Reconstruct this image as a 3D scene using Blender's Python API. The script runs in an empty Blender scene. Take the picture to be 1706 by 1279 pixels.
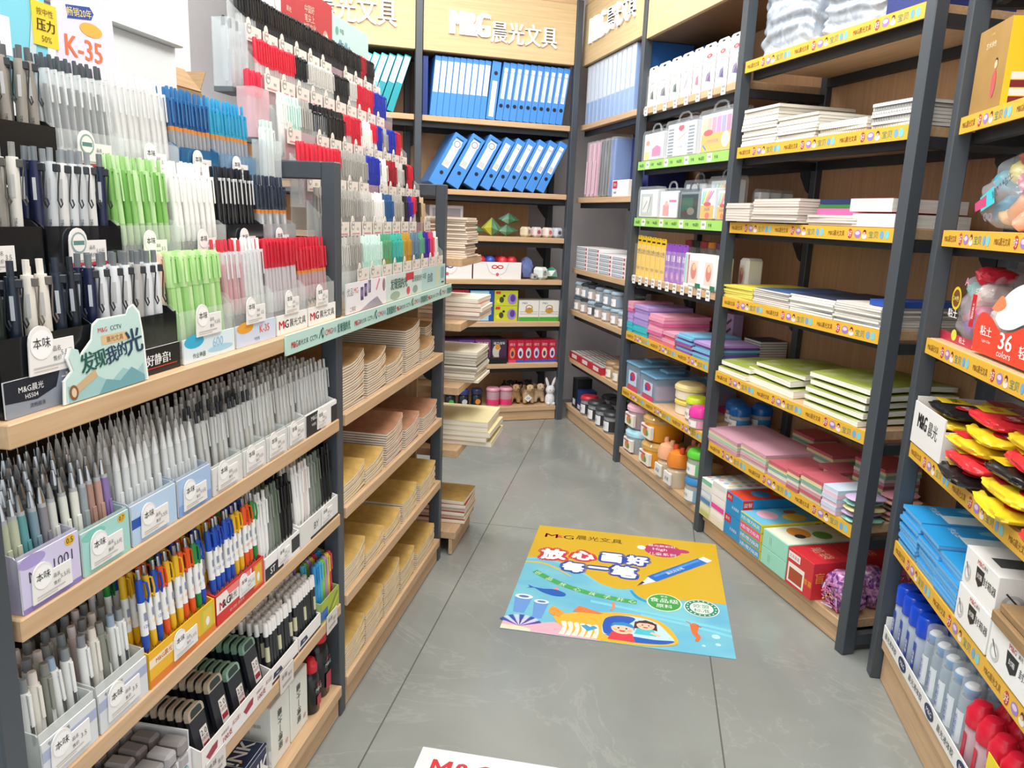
import bpy, bmesh, math, random
from mathutils import Matrix, Vector
random.seed(7)
R = math.radians
S = bpy.context.scene
COL = S.collection

# ---------------------------------------------------------------- camera, world, lights, exposure
CAM_H, PITCH, ROLL, YAW = 1.5, R(12.40), R(2.278), R(14.5)
cd = bpy.data.cameras.new('camera'); cam = bpy.data.objects.new('camera', cd); COL.objects.link(cam)
cd.sensor_fit = 'HORIZONTAL'; cd.sensor_width = 36.0; cd.lens = 36.0 * 1283.0 / 1706.0
cd.clip_start = 0.05; cd.clip_end = 60
_z = Vector((0, 0, 1)); _f0 = Vector((math.sin(YAW), math.cos(YAW), 0)); _r0 = Vector((math.cos(YAW), -math.sin(YAW), 0))
_fw = _f0 * math.cos(PITCH) - _z * math.sin(PITCH); _up = _f0 * math.sin(PITCH) + _z * math.cos(PITCH)
_ri = _r0 * math.cos(ROLL) + _up * math.sin(ROLL); _u2 = -_r0 * math.sin(ROLL) + _up * math.cos(ROLL)
cam.matrix_world = Matrix(((_ri.x, _u2.x, -_fw.x, 0), (_ri.y, _u2.y, -_fw.y, 0), (_ri.z, _u2.z, -_fw.z, CAM_H), (0, 0, 0, 1)))
S.camera = cam

W = bpy.data.worlds.new('world'); S.world = W; W.use_nodes = True
bg = W.node_tree.nodes['Background']; bg.inputs[0].default_value = (0.95, 0.98, 1.0, 1); bg.inputs[1].default_value = 1.25
S.view_settings.view_transform = 'Standard'; S.view_settings.look = 'None'
S.view_settings.exposure = 0.12; S.view_settings.gamma = 1.0; S.view_settings.use_curve_mapping = False
S.cycles.transparent_max_bounces = 24; S.cycles.max_bounces = 8; S.cycles.use_denoising = True
S.cycles.sample_clamp_indirect = 6.0
CEIL = 3.45
def area(name, x, y, sx, sy, power, rz=0, z=CEIL - 0.06, col=(1, 0.985, 0.96)):
    l = bpy.data.lights.new(name, 'AREA'); l.shape = 'RECTANGLE'; l.size = sx; l.size_y = sy; l.energy = power; l.color = col
    o = bpy.data.objects.new(name, l); COL.objects.link(o); o.location = (x, y, z); o.rotation_euler = (0, 0, rz); return o
LIGHTS = [(0.5, 0.7, 0.9, 1.4, 32), (0.85, 2.3, 0.9, 1.4, 32), (1.05, 3.9, 0.9, 1.2, 32), (-0.9, 3.4, 0.9, 1.4, 34), (0.0, 4.6, 0.9, 0.35, 18), (-0.9, 0.5, 0.9, 1.4, 26)]  # the lamp at back left is added to brighten the grey wall there
for i, (lx, ly, sx, sy, pw) in enumerate(LIGHTS):
    area('ceiling_lamp_light', lx, ly, sx, sy, pw, -R(20))

# ---------------------------------------------------------------- materials
def s2l(c): return tuple((v / 12.92 if v <= .04045 else ((v + .055) / 1.055) ** 2.4) for v in c)
def hexc(h): return s2l(tuple(int(h[i:i + 2], 16) / 255 for i in (0, 2, 4)))
_M = {}
def mat(h, rough=.45, metal=0., alpha=1., spec=.5, trans=0., emit=0., coat=0.):
    k = (h, rough, metal, alpha, spec, trans, emit, coat)
    if k in _M: return _M[k]
    m = bpy.data.materials.new('m_' + h); m.use_nodes = True; nt = m.node_tree
    b = nt.nodes['Principled BSDF']; c = hexc(h)
    b.inputs['Base Color'].default_value = (*c, 1); b.inputs['Roughness'].default_value = rough
    b.inputs['Metallic'].default_value = metal; b.inputs['Alpha'].default_value = alpha
    b.inputs['Specular IOR Level'].default_value = spec; b.inputs['Transmission Weight'].default_value = trans
    b.inputs['Coat Weight'].default_value = coat
    if emit: b.inputs['Emission Color'].default_value = (*c, 1); b.inputs['Emission Strength'].default_value = emit
    m.diffuse_color = (*c, 1); _M[k] = m; return m
def clear(h='FFFFFF', a=.18, rough=.08):
    """clear plastic: mostly see-through with a glossy film"""
    k = ('clear', h, a, rough)
    if k in _M: return _M[k]
    m = bpy.data.materials.new('clear_' + h); m.use_nodes = True; nt = m.node_tree; b = nt.nodes['Principled BSDF']
    c = hexc(h); b.inputs['Base Color'].default_value = (*c, 1); b.inputs['Roughness'].default_value = rough; b.inputs['Alpha'].default_value = a
    b.inputs['Specular IOR Level'].default_value = .7
    _M[k] = m; return m
def noisy(key, cols, scale=(1, 1, 1), nscale=8., detail=4., rough=.5, lo=.35, hi=.65, bump=0., distort=0., spec=.4):
    if key in _M: return _M[key]
    m = bpy.data.materials.new(key); m.use_nodes = True; nt = m.node_tree; N = nt.nodes; b = N['Principled BSDF']
    tc = N.new('ShaderNodeTexCoord'); mp = N.new('ShaderNodeMapping'); mp.inputs['Scale'].default_value = scale
    nz = N.new('ShaderNodeTexNoise'); nz.inputs['Scale'].default_value = nscale; nz.inputs['Detail'].default_value = detail; nz.inputs['Distortion'].default_value = distort
    rp = N.new('ShaderNodeValToRGB'); rp.color_ramp.elements[0].position = lo; rp.color_ramp.elements[1].position = hi
    rp.color_ramp.elements[0].color = (*hexc(cols[0]), 1); rp.color_ramp.elements[1].color = (*hexc(cols[1]), 1)
    L = nt.links; L.new(tc.outputs['Object'], mp.inputs[0]); L.new(mp.outputs[0], nz.inputs['Vector']); L.new(nz.outputs['Fac'], rp.inputs[0]); L.new(rp.outputs[0], b.inputs['Base Color'])
    b.inputs['Roughness'].default_value = rough; b.inputs['Specular IOR Level'].default_value = spec
    if bump:
        bp = N.new('ShaderNodeBump'); bp.inputs['Strength'].default_value = bump; bp.inputs['Distance'].default_value = .004
        L.new(nz.outputs['Fac'], bp.inputs['Height']); L.new(bp.outputs[0], b.inputs['Normal'])
    _M[key] = m; return m
OAK = noisy('light_oak_board', ('C4A07A', 'D4B48E'), (1.5, 28, 28), 3., 5, .5, .3, .7)
OAKV = noisy('oak_back_panel_shaded', ('B8906A', 'C69F78'), (30, 30, 1.2), 3., 5, .55, .3, .7)  # the board oak with upright grain, shelf shade put into its colour
SIGNWOOD = noisy('sign_wood', ('CDB184', 'DCC296'), (1.2, 20, 45), 2.5, 5, .5, .3, .7)
STEEL = mat('484F56', .42, .15)
DARK = mat('23272B', .5)
WHITE = mat('F3F3F1', .5)
PAPER = noisy('page_edges', ('DED4C0', 'FBF6EA'), (2, 2, 260), 2., 2, .8, .35, .65)
KRAFT = noisy('kraft_cover', ('B08A5C', 'BE986A'), (1, 1, 1), 40., 3, .7)
KRAFTY = noisy('kraft_yellow_cover', ('BC9850', 'CBA75E'), (1, 1, 1), 40., 3, .7)
KRAFTR = noisy('kraft_red_cover', ('A4765A', 'B48466'), (1, 1, 1), 40., 3, .7)
CARTON = noisy('cardboard', ('8E7250', '9C7F5A'), (3, 3, 30), 4., 3, .8)
FILM = clear('F4F8FC', .2, .12)
ACRY = clear('F2F8F6', .16, .05)
FROST = clear('E8EEEC', .5, .3)

# ---------------------------------------------------------------- mesh builder
class MB:
    def __init__(s): s.v = []; s.f = []; s.mi = []; s.mats = []; s.sm = []; s.x = None
    def m(s, mt):
        if mt not in s.mats: s.mats.append(mt)
        return s.mats.index(mt)
    def add(s, vs, fs, mt, smooth=False):
        n = len(s.v); k = s.m(mt)
        if s.x is not None: vs = [s.x @ Vector(p) for p in vs]
        s.v += [tuple(p) for p in vs]
        for f in fs: s.f.append(tuple(i + n for i in f)); s.mi.append(k); s.sm.append(smooth)
        return s
    def box(s, x0, y0, z0, x1, y1, z1, mt, c=0., top=None, front=None):
        if c:
            c = min(c, (x1 - x0) / 2.1, (y1 - y0) / 2.1, (z1 - z0) / 2.1); vs = []; idx = {}
            for i, X in enumerate((x0, x1)):
                for j, Y in enumerate((y0, y1)):
                    for k, Z in enumerate((z0, z1)):
                        dx, dy, dz = (c if i == 0 else -c), (c if j == 0 else -c), (c if k == 0 else -c)
                        idx[i, j, k, 0] = len(vs); vs.append((X, Y + dy, Z + dz))
                        idx[i, j, k, 1] = len(vs); vs.append((X + dx, Y, Z + dz))
                        idx[i, j, k, 2] = len(vs); vs.append((X + dx, Y + dy, Z))
            fs = []; B = (0, 1)
            def q(a): fs.append(a)
            for i in B:
                a = [idx[i, 0, 0, 0], idx[i, 1, 0, 0], idx[i, 1, 1, 0], idx[i, 0, 1, 0]]; q(a if i else a[::-1])
                a = [idx[0, i, 0, 1], idx[1, i, 0, 1], idx[1, i, 1, 1], idx[0, i, 1, 1]]; q(a if not i else a[::-1])
                a = [idx[0, 0, i, 2], idx[1, 0, i, 2], idx[1, 1, i, 2], idx[0, 1, i, 2]]; q(a if i else a[::-1])
            for i in B:
                for j in B:
                    a = [idx[i, j, 0, 0], idx[i, j, 0, 1], idx[i, j, 1, 1], idx[i, j, 1, 0]]; q(a if i != j else a[::-1])
                    a = [idx[i, 0, j, 0], idx[i, 0, j, 2], idx[i, 1, j, 2], idx[i, 1, j, 0]]; q(a if i == j else a[::-1])
                    a = [idx[0, i, j, 1], idx[0, i, j, 2], idx[1, i, j, 2], idx[1, i, j, 1]]; q(a if i != j else a[::-1])
                    for k in B:
                        a = [idx[i, j, k, 0], idx[i, j, k, 1], idx[i, j, k, 2]]; q(a if (i + j + k) % 2 else a[::-1])
            s.add(vs, fs, mt)
        else:
            s.add([(x0, y0, z0), (x1, y0, z0), (x1, y1, z0), (x0, y1, z0), (x0, y0, z1), (x1, y0, z1), (x1, y1, z1), (x0, y1, z1)],
                  [(0, 3, 2, 1), (4, 5, 6, 7), (0, 1, 5, 4), (1, 2, 6, 5), (2, 3, 7, 6), (3, 0, 4, 7)], mt)
        if top is not None: s.add([(x0 + c, y0 + c, z1 + 4e-4), (x1 - c, y0 + c, z1 + 4e-4), (x1 - c, y1 - c, z1 + 4e-4), (x0 + c, y1 - c, z1 + 4e-4)], [(0, 1, 2, 3)], top)
        if front is not None: s.add([(x0 + c, y0 - 4e-4, z0 + c), (x1 - c, y0 - 4e-4, z0 + c), (x1 - c, y0 - 4e-4, z1 - c), (x0 + c, y0 - 4e-4, z1 - c)], [(0, 1, 2, 3)], front)
        return s
    def lathe(s, prof, mt, n=12, cx=0., cy=0., sx=1., sy=1., smooth=True):
        """prof: [(r,z)...] or [(r,z,mat)...]: mat is that of the band above the point"""
        vs = []; rings = []
        for p in prof:
            r, z = p[0], p[1]
            if r <= 1e-6: rings.append([len(vs)]); vs.append((cx, cy, z))
            else:
                rings.append(list(range(len(vs), len(vs) + n)))
                for k in range(n): a = 2 * math.pi * k / n; vs.append((cx + r * sx * math.cos(a), cy + r * sy * math.sin(a), z))
        cur = mt; bands = {}
        for i in range(len(prof) - 1):
            if len(prof[i]) > 2: cur = prof[i][2]
            a, b = rings[i], rings[i + 1]
            if len(a) == 1 and len(b) == 1: continue
            fl = bands.setdefault(id(cur), (cur, []))[1]
            for k in range(n):
                k2 = (k + 1) % n
                if len(a) == 1: fl.append((a[0], b[k2], b[k]))
                elif len(b) == 1: fl.append((a[k], a[k2], b[0]))
                else: fl.append((a[k], a[k2], b[k2], b[k]))
        base = len(s.v); vv = [s.x @ Vector(p) for p in vs] if s.x is not None else vs
        s.v += [tuple(p) for p in vv]
        for _, (mt2, fl) in bands.items():
            k = s.m(mt2)
            for f in fl: s.f.append(tuple(i + base for i in f)); s.mi.append(k); s.sm.append(smooth)
        return s
    def prism(s, poly, a, b, mt, axis='y', smooth=False):
        """poly in (x,z) extruded along y, (x,y) along z, (y,z) along x"""
        n = len(poly)
        P = {'y': lambda p, t: (p[0], t, p[1]), 'z': lambda p, t: (p[0], p[1], t), 'x': lambda p, t: (t, p[0], p[1])}[axis]
        vs = [P(p, a) for p in poly] + [P(p, b) for p in poly]
        ar = sum(poly[i][0] * poly[(i + 1) % n][1] - poly[(i + 1) % n][0] * poly[i][1] for i in range(n))
        f0, f1 = tuple(range(n)), tuple(range(n, 2 * n))[::-1]
        sd = [(i + n, (i + 1) % n + n, (i + 1) % n, i) for i in range(n)]
        flip = (ar < 0) ^ (axis in 'zx')
        if axis == 'y': pass
        fs = [f0, f1] + sd
        if flip: fs = [f[::-1] for f in fs]
        return s.add(vs, fs, mt, smooth)
    def tube(s, pts, r, mt, n=8, close=False):
        pts = [Vector(p) for p in pts]; vs = []; N = len(pts)
        for i, p in enumerate(pts):
            a = pts[(i - 1) % N] if (close or i > 0) else p; b = pts[(i + 1) % N] if (close or i < N - 1) else p
            d = (b - a).normalized(); u = d.orthogonal().normalized() if i == 0 else (pu - d * pu.dot(d)).normalized()
            pu = u; w = d.cross(u); rr = r[i] if isinstance(r, (list, tuple)) else r
            for k in range(n): t = 2 * math.pi * k / n; vs.append(p + u * rr * math.cos(t) + w * rr * math.sin(t))
        fs = []
        for i in range(N if close else N - 1):
            j = (i + 1) % N
            for k in range(n): fs.append((i * n + k, i * n + (k + 1) % n, j * n + (k + 1) % n, j * n + k))
        if not close: fs += [tuple(range(n))[::-1], tuple(range((N - 1) * n, N * n))]
        return s.add(vs, fs, mt, True)
    def grid(s, fn, nu, nv, mt, smooth=True, wrap=False):
        vs = [fn(i / (nu if wrap else nu - 1), j / (nv - 1)) for j in range(nv) for i in range(nu)]
        fs = []
        for j in range(nv - 1):
            for i in range(nu if wrap else nu - 1):
                i2 = (i + 1) % nu; fs.append((j * nu + i, j * nu + i2, (j + 1) * nu + i2, (j + 1) * nu + i))
        return s.add(vs, fs, mt, smooth)
    # flat printed shapes on a face: frame = (origin, u, v)
    def flat(s, fr, poly, mt, lift=6e-4):
        o, u, v = (Vector(q) for q in fr); n = u.cross(v).normalized()
        return s.add([o + u * p[0] + v * p[1] + n * lift for p in poly], [tuple(range(len(poly)))], mt)
    def rect(s, fr, x0, y0, x1, y1, mt, lift=6e-4): return s.flat(fr, [(x0, y0), (x1, y0), (x1, y1), (x0, y1)], mt, lift)
    def oval(s, fr, cx, cy, rx, ry, mt, lift=6e-4, n=16, rot=0.):
        c, d = math.cos(rot), math.sin(rot); P = []
        for k in range(n):
            t = 2 * math.pi * k / n; a, b = rx * math.cos(t), ry * math.sin(t); P.append((cx + a * c - b * d, cy + a * d + b * c))
        return s.flat(fr, P, mt, lift)
    def line(s, fr, a, b, w, mt, lift=6e-4):
        dx, dy = b[0] - a[0], b[1] - a[1]; L = math.hypot(dx, dy) or 1; nx, ny = -dy / L * w / 2, dx / L * w / 2
        return s.flat(fr, [(a[0] - nx, a[1] - ny), (b[0] - nx, b[1] - ny), (b[0] + nx, b[1] + ny), (a[0] + nx, a[1] + ny)], mt, lift)
    def text(s, fr, t, cx, cy, h, mt, w=None, lift=8e-4, bold=0., rot=0., left=False):
        if bold:
            d_ = bold * h * 2.4
            for k_, e_ in ((-1, 0), (0, 3e-5), (1, 6e-5)): s.text(fr, t, cx + k_ * d_, cy, h, mt, w, lift + e_, 0., rot, left)
            return s
        vs, fs, tw = glyphs(t); sy = h; sx = h if w is None else w / tw
        if left: cx += tw * sx / 2
        c, d = math.cos(rot), math.sin(rot)
        o, u, v = (Vector(q) for q in fr); n = u.cross(v).normalized(); P = []
        for (x, y) in vs:
            a, b = (x - tw / 2) * sx, (y - .5) * sy; P.append(o + u * (cx + a * c - b * d) + v * (cy + a * d + b * c) + n * lift)
        return s.add(P, fs, mt)
    def mesh(s, name):
        me = bpy.data.meshes.new(name); me.from_pydata(s.v, [], s.f)
        for mt in s.mats: me.materials.append(mt)
        me.polygons.foreach_set('material_index', s.mi); me.polygons.foreach_set('use_smooth', s.sm); me.update()
        if any(s.sm): me.set_sharp_from_angle(angle=R(40))
        return me
_G = {}
def glyphs(t, bold=0.):
    """a line of writing as flat filled shapes, one unit tall"""
    k = (t, bold)
    if k in _G: return _G[k]
    cu = bpy.data.curves.new('t', 'FONT'); cu.body = t; cu.resolution_u = 2; cu.offset = bold; cu.size = 1
    o = bpy.data.objects.new('t', cu); COL.objects.link(o)
    dg = bpy.context.evaluated_depsgraph_get(); dg.update(); me = o.evaluated_get(dg).to_mesh()
    vs = [(v.co.x, v.co.y) for v in me.vertices]; fs = [tuple(p.vertices) for p in me.polygons]
    o.evaluated_get(dg).to_mesh_clear(); bpy.data.objects.remove(o); bpy.data.curves.remove(cu)
    if not vs: vs, fs = [(0, 0), (1, 0), (1, 1)], [(0, 1, 2)]
    x0, x1 = min(v[0] for v in vs), max(v[0] for v in vs); y0, y1 = min(v[1] for v in vs), max(v[1] for v in vs); hh = max(y1 - y0, 1e-3)
    if t in ('一', '-'): hh = 1.
    _G[k] = ([((x - x0) / hh, (y - y0) / hh) for x, y in vs], fs, (x1 - x0) / hh); return _G[k]
def FRONT(y=0., x=0., z=0.): return ((x, y, z), (1, 0, 0), (0, 0, 1))
def TOP(z=0., x=0., y=0.): return ((x, y, z), (1, 0, 0), (0, 1, 0))
def RIGHT(x=0., y=0., z=0.): return ((x, y, z), (0, 1, 0), (0, 0, 1))
def LEFT(x=0., y=0., z=0.): return ((x, y, z), (0, -1, 0), (0, 0, 1))

# ---------------------------------------------------------------- objects
def link(name, me, parent=None, loc=None, rot=None, scale=None):
    o = bpy.data.objects.new(name, me); COL.objects.link(o)
    if parent is not None: o.parent = parent
    if loc is not None: o.location = loc
    if rot is not None: o.rotation_euler = rot
    if scale is not None: o.scale = scale
    return o
def part(name, mb, parent, loc=None, rot=None, label=None):
    o = link(name, mb.mesh(name) if isinstance(mb, MB) else mb, parent, loc, rot)
    if label: o['label'] = label
    return o
def tag(o, label, cat, group=None, kind=None):
    o['label'] = label; o['category'] = cat
    if group: o['group'] = group
    if kind: o['kind'] = kind
    return o
class Unit:
    """local frame of a run of shelves: X to the right as one faces it, Y into it, Z up"""
    def __init__(s, o, yaw):
        X = Vector((math.sin(yaw), math.cos(yaw), 0)); s.a = math.atan2(X.y, X.x); s.M = Matrix.Translation((o[0], o[1], 0)) @ Matrix.Rotation(s.a, 4, 'Z')
    def put(s, o, x, y, z, rz=0., rx=0., ry=0.):
        o.matrix_basis = s.M @ Matrix.Translation((x, y, z)) @ Matrix.Rotation(rz, 4, 'Z') @ Matrix.Rotation(ry, 4, 'Y') @ Matrix.Rotation(rx, 4, 'X'); return o
def thing(name, label, cat, U, x, y, z, me=None, group=None, rz=0., rx=0., ry=0.):
    """one top-level thing: a mesh, or an Empty that parents its parts"""
    if isinstance(me, MB): me = me.mesh(name)
    o = link(name, me); tag(o, label, cat, group); U.put(o, x, y, z, rz, rx, ry); return o
YL = YAW + R(9.61)
UL = Unit((0.035, 2.054), YL); UR = Unit((1.83, 3.27), math.pi); UB = Unit((1.740, 5.381), YAW + R(72.)); U0 = Unit((1.862, 2.03), YL + math.pi)
UW = Unit((0, 0), math.pi / 2)
def struct(name, mb, U=None, x=0, y=0, z=0):
    o = link(name, mb.mesh(name)); o['kind'] = 'structure'; (U or UW).put(o, x, y, z); return o
# ---------------------------------------------------------------- the room
fm = bpy.data.materials.new('marble_floor_tile'); fm.use_nodes = True; nt = fm.node_tree; N = nt.nodes; L = nt.links; pb = N['Principled BSDF']
tc = N.new('ShaderNodeTexCoord'); n1 = N.new('ShaderNodeTexNoise'); n1.inputs['Scale'].default_value = 1.6; n1.inputs['Detail'].default_value = 7; n1.inputs['Distortion'].default_value = .8
r1 = N.new('ShaderNodeValToRGB'); r1.color_ramp.elements[0].position = .3; r1.color_ramp.elements[1].position = .72
r1.color_ramp.elements[0].color = (*hexc('828683'), 1); r1.color_ramp.elements[1].color = (*hexc('969A96'), 1)
n2 = N.new('ShaderNodeTexNoise'); n2.inputs['Scale'].default_value = 1.1; n2.inputs['Detail'].default_value = 9; n2.inputs['Distortion'].default_value = 2.2; n2.inputs['Roughness'].default_value = .62
r2 = N.new('ShaderNodeValToRGB'); e = r2.color_ramp.elements; e[0].position = .488; e[0].color = (0, 0, 0, 1); e[1].position = .5; e[1].color = (1, 1, 1, 1); q = e.new(.512); q.color = (0, 0, 0, 1)
mx = N.new('ShaderNodeMix'); mx.data_type = 'RGBA'; mx.inputs[7].default_value = (*hexc('B4B6B0'), 1)
mu = N.new('ShaderNodeMath'); mu.operation = 'MULTIPLY'; mu.inputs[1].default_value = .22
# straight dark joints between the tiles
sx = N.new('ShaderNodeSeparateXYZ'); jm = N.new('ShaderNodeMix'); jm.data_type = 'RGBA'; jm.inputs[7].default_value = (*hexc('5F625F'), 1)
def joint(out, off, per, wid):
    a = N.new('ShaderNodeMath'); a.operation = 'ADD'; a.inputs[1].default_value = off; L.new(out, a.inputs[0])
    b = N.new('ShaderNodeMath'); b.operation = 'PINGPONG'; b.inputs[1].default_value = per / 2; L.new(a.outputs[0], b.inputs[0])
    c = N.new('ShaderNodeMath'); c.operation = 'LESS_THAN'; c.inputs[1].default_value = wid / 2; L.new(b.outputs[0], c.inputs[0]); return c
L.new(tc.outputs['Object'], sx.inputs[0])
j1 = joint(sx.outputs[1], .125, 1.0, .005); j2 = joint(sx.outputs[0], .38, 2.0, .004)
mxx = N.new('ShaderNodeMath'); mxx.operation = 'MAXIMUM'; L.new(j1.outputs[0], mxx.inputs[0]); L.new(j2.outputs[0], mxx.inputs[1])
for n in (n1, n2): L.new(tc.outputs['Object'], n.inputs['Vector'])
L.new(n1.outputs['Fac'], r1.inputs[0]); L.new(n2.outputs['Fac'], r2.inputs[0]); L.new(r2.outputs[0], mu.inputs[0]); L.new(mu.outputs[0], mx.inputs[0]); L.new(r1.outputs[0], mx.inputs[6])
L.new(mx.outputs[2], jm.inputs[6]); L.new(mxx.outputs[0], jm.inputs[0]); L.new(jm.outputs[2], pb.inputs['Base Color'])
pb.inputs['Roughness'].default_value = .17; pb.inputs['Specular IOR Level'].default_value = .45
b = MB(); b.box(-6, -7, -.05, 8, 5, 0, fm); struct('floor', b, UL)
WALLM = noisy('painted_wall', ('D2CED0', 'DAD6D8'), (1, 1, 1), 3., 2, .8)
b = MB(); b.box(-6, 6.0, 0, 2.45, 6.1, CEIL, WALLM); struct('wall_back', b)
b = MB(); b.box(2.45, 1.3, 0, 2.55, 6.1, CEIL, WALLM); struct('wall_right', b)
b = MB(); b.box(-6, -2.5, CEIL, 3.5, 6.1, CEIL + .08, mat('F2F2F0', .8)); struct('ceiling', b)
for i, (lx, ly, sx_, sy_, pw) in enumerate(LIGHTS):
    b = MB(); b.box(-sx_ / 2, -sy_ / 2, -.045, sx_ / 2, sy_ / 2, 0, mat('E8E8E8', .5), .006); b.rect(((0, 0, -.046), (1, 0, 0), (0, -1, 0)), -sx_ / 2 + .015, -sy_ / 2 + .015, sx_ / 2 - .015, sy_ / 2 - .015, mat('FFFDF8', .5, emit=2.))
    o = link('ceiling_lamp', b.mesh('ceiling_lamp')); o.location = (lx, ly, CEIL); o.rotation_euler = (0, 0, -R(20))
    tag(o, 'slim white ceiling lamp, one of the unseen lamps over the shop', 'lamp', 'ceiling lamps over the aisle')

# ---------------------------------------------------------------- printed strips, posts and shelves
YEL, RED, BLK = mat('E4B23A', .45), mat('C8202C', .45), mat('1C1C1E', .5)
def strip_art(b, fr, w, h, seed=0):
    x = .015; rnd = random.Random(seed)
    while x < w - .1:
        seg = min(.34, w - x)
        b.text(fr, 'M&G晨光文具', x + .05, h * .5, h * .42, mat('6B3A12'), w=.09)
        if seg > .16: b.oval(fr, x + .125, h * .5, .012, h * .36, mat('C0392B')); b.text(fr, '好', x + .125, h * .5, h * .45, WHITE, lift=1e-3)
        if seg > .2: b.oval(fr, x + .165, h * .5, .017, h * .3, mat('9C7FC0')); b.oval(fr, x + .165, h * .56, .012, h * .14, mat('E4C8E8'), 1e-3)
        if seg > .24: b.oval(fr, x + .2, h * .62, .008, h * .2, mat('5A2A1A')); b.oval(fr, x + .2, h * .35, .013, h * .2, mat('E8E2D8')); b.oval(fr, x + .2, h * .55, .006, h * .12, mat('E9B591'), 1e-3)
        if seg > .28: b.text(fr, '宝贝', x + .245, h * .5, h * .5, mat('3C8C7C'))
        if seg > .32: b.oval(fr, x + .285, h * .5, .009, h * .28, mat('6FA8D8')); b.oval(fr, x + .31, h * .5, .011, h * .3, mat('7FC8D0'))
        x += .345
def price_strip(par, x0, x1, z, th, col='yellow', y=-.006, seed=0):
    w = x1 - x0; h = th + .012; b = MB()
    c = YEL if col == 'yellow' else mat('9FD46A', .45)
    b.box(0, -.003, 0, w, .003, h, c); fr = FRONT(-.003)
    if col == 'yellow': strip_art(b, fr, w, h, seed)
    else:
        k = .02
        while k < w - .1:
            b.text(fr, 'M&G晨光', k + .035, h * .5, h * .4, mat('2E4A22'), w=.06); b.rect(fr, k + .09, h * .1, k + .14, h * .9, mat('E9F2E0')); b.text(fr, '本味', k + .115, h * .55, h * .3, BLK, lift=1e-3)
            b.text(fr, '价格', k + .18, h * .5, h * .36, mat('3D6B2A')); k += .24
    part('price_strip', b, par, (x0, y, z - h - .0005), label=col + ' printed price strip')
def shelf_unit(label, U, x0, x1, levels, zt, posts, depth=.44, th=.035, strips=None, back=None, sign=None, plinth=True, pw=.045, rail=True, backm=OAKV, name='display_shelf', post0=0.):
    """levels: tops of the boards; posts: left edges of the posts"""
    r = thing(name, label, 'shelf', U, 0, 0, 0)
    for px in posts:
        b = MB(); b.box(px, -.02, post0, px + pw, .03, zt, STEEL, .003); part('post', b, r)
        b = MB(); b.box(px, depth - .03, 0, px + pw, depth + .015, zt, STEEL, .003); part('post', b, r)
        for z in levels[:-1]:
            b = MB(); b.box(px + .008, .03, z - th - .04, px + pw - .008, depth - .03, z - th - .004, DARK); part('side_rail', b, r)
        b = MB(); b.box(px + .008, .03, .03, px + pw - .008, depth - .03, .07, STEEL); part('side_rail', b, r)
    for i, z in enumerate(levels):
        b = MB(); b.box(x0, 0, z - th, x1, depth, z, OAK, .002); part('shelf_board', b, r)
        base = i == len(levels) - 1
        if not base and rail:
            b = MB(); b.box(x0, .035, z - th - .036, x1, .06, z - th - .001, DARK); part('support_rail', b, r); b = MB(); b.box(x0, depth - .035, z - th - .04, x1, depth - .012, z - th - .001, DARK); part('support_rail', b, r)
            for px in posts:
                for sgn in (-1, 1):
                    xa = px + (pw if sgn > 0 else 0)
                    if xa + sgn * .05 < x0 or xa + sgn * .05 > x1: continue
                    b = MB(); y = depth - .02; b.prism([(xa, z - th - .14), (xa + sgn * .02, z - th - .13), (xa + sgn * .075, z - th - .06), (xa + sgn * .08, z - th - .002), (xa, z - th - .002)], y - .012, y, DARK); part('bracket', b, r)
        if strips and i < len(strips) and strips[i]:
            s = strips[i]; price_strip(r, x0 + .002, x1 - .002, z, th, s, seed=i)
    if plinth:
        z = levels[-1]; b = MB(); b.box(x0, .012, 0.004, x1, .03, z - th - .001, OAK); part('plinth', b, r)
    if back:
        b = MB(); b.box(back[0], depth, .05, back[1], depth + .012, zt - .02, backm); part('back_panel', b, r)
    if sign:
        a, c, zb, zs, txt = sign; b = MB(); b.box(a, -.012, zb, c, .012, zs, SIGNWOOD, .002); sg = part('sign_board', b, r)
        b = MB(); b.box(a, -.012, zs, c, depth, zs + .03, OAK, .002); part('top_board', b, r)
        b = MB(); b.box(a, .012, zb - .004, c, depth, zb + .02, mat('8A6A48', .6)); part('soffit_board', b, r)
        for (t, cx, cz, h, w, bold) in txt:
            b = MB(); b.text(FRONT(), t, 0, 0, h, mat('FFFFFF', .4), w=w, bold=bold, lift=0)
            vs = b.v; n = len(vs); b.v += [(x, y - .012, z) for x, y, z in vs]; f0 = list(b.f); b.f = [tuple(i + n for i in f) for f in f0]; b.mi = [0] * len(f0); b.sm = [False] * len(f0)
            ed = {}
            for f in f0:
                for i in range(len(f)):
                    k = (f[i], f[(i + 1) % len(f)]); ed[k] = ed.get(k, 0) + 1
            for (i, j) in ed:
                if (j, i) not in ed: b.f.append((i, i + n, j + n, j)); b.mi.append(0); b.sm.append(False)
            part('lettering', b, sg, (cx, -.013, cz), label='white raised lettering')
    return r
Y5 = ['yellow'] * 6
BACK = shelf_unit('wooden shelf unit against the far wall with white lettering on its header', UB, -1.05, -.002, [2.118, 1.652, 1.345, 1.046, .742, .435, .108], 2.93, [-1.10, 0.0], sign=(-1.05, -.002, 2.515, 2.9, [('M&G', -.745, 2.70, .145, .25, .04), ('晨光文具', -.37, 2.672, .135, .46, .006)]), back=(-1.05, -.14), depth=.42)
B0 = shelf_unit('wooden shelf unit of teal files, partly hidden behind the tall pen rack', UB, -2.15, -1.102, [2.118, 1.652, 1.345, 1.046, .742, .435, .108], 2.93, [-2.2], sign=(-2.15, -1.102, 2.515, 2.96, [('M&G', -1.88, 2.72, .16, .26, .04), ('晨光文具', -1.475, 2.71, .16, .5, .006)]), back=(-2.15, -1.102), depth=.42)
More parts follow.
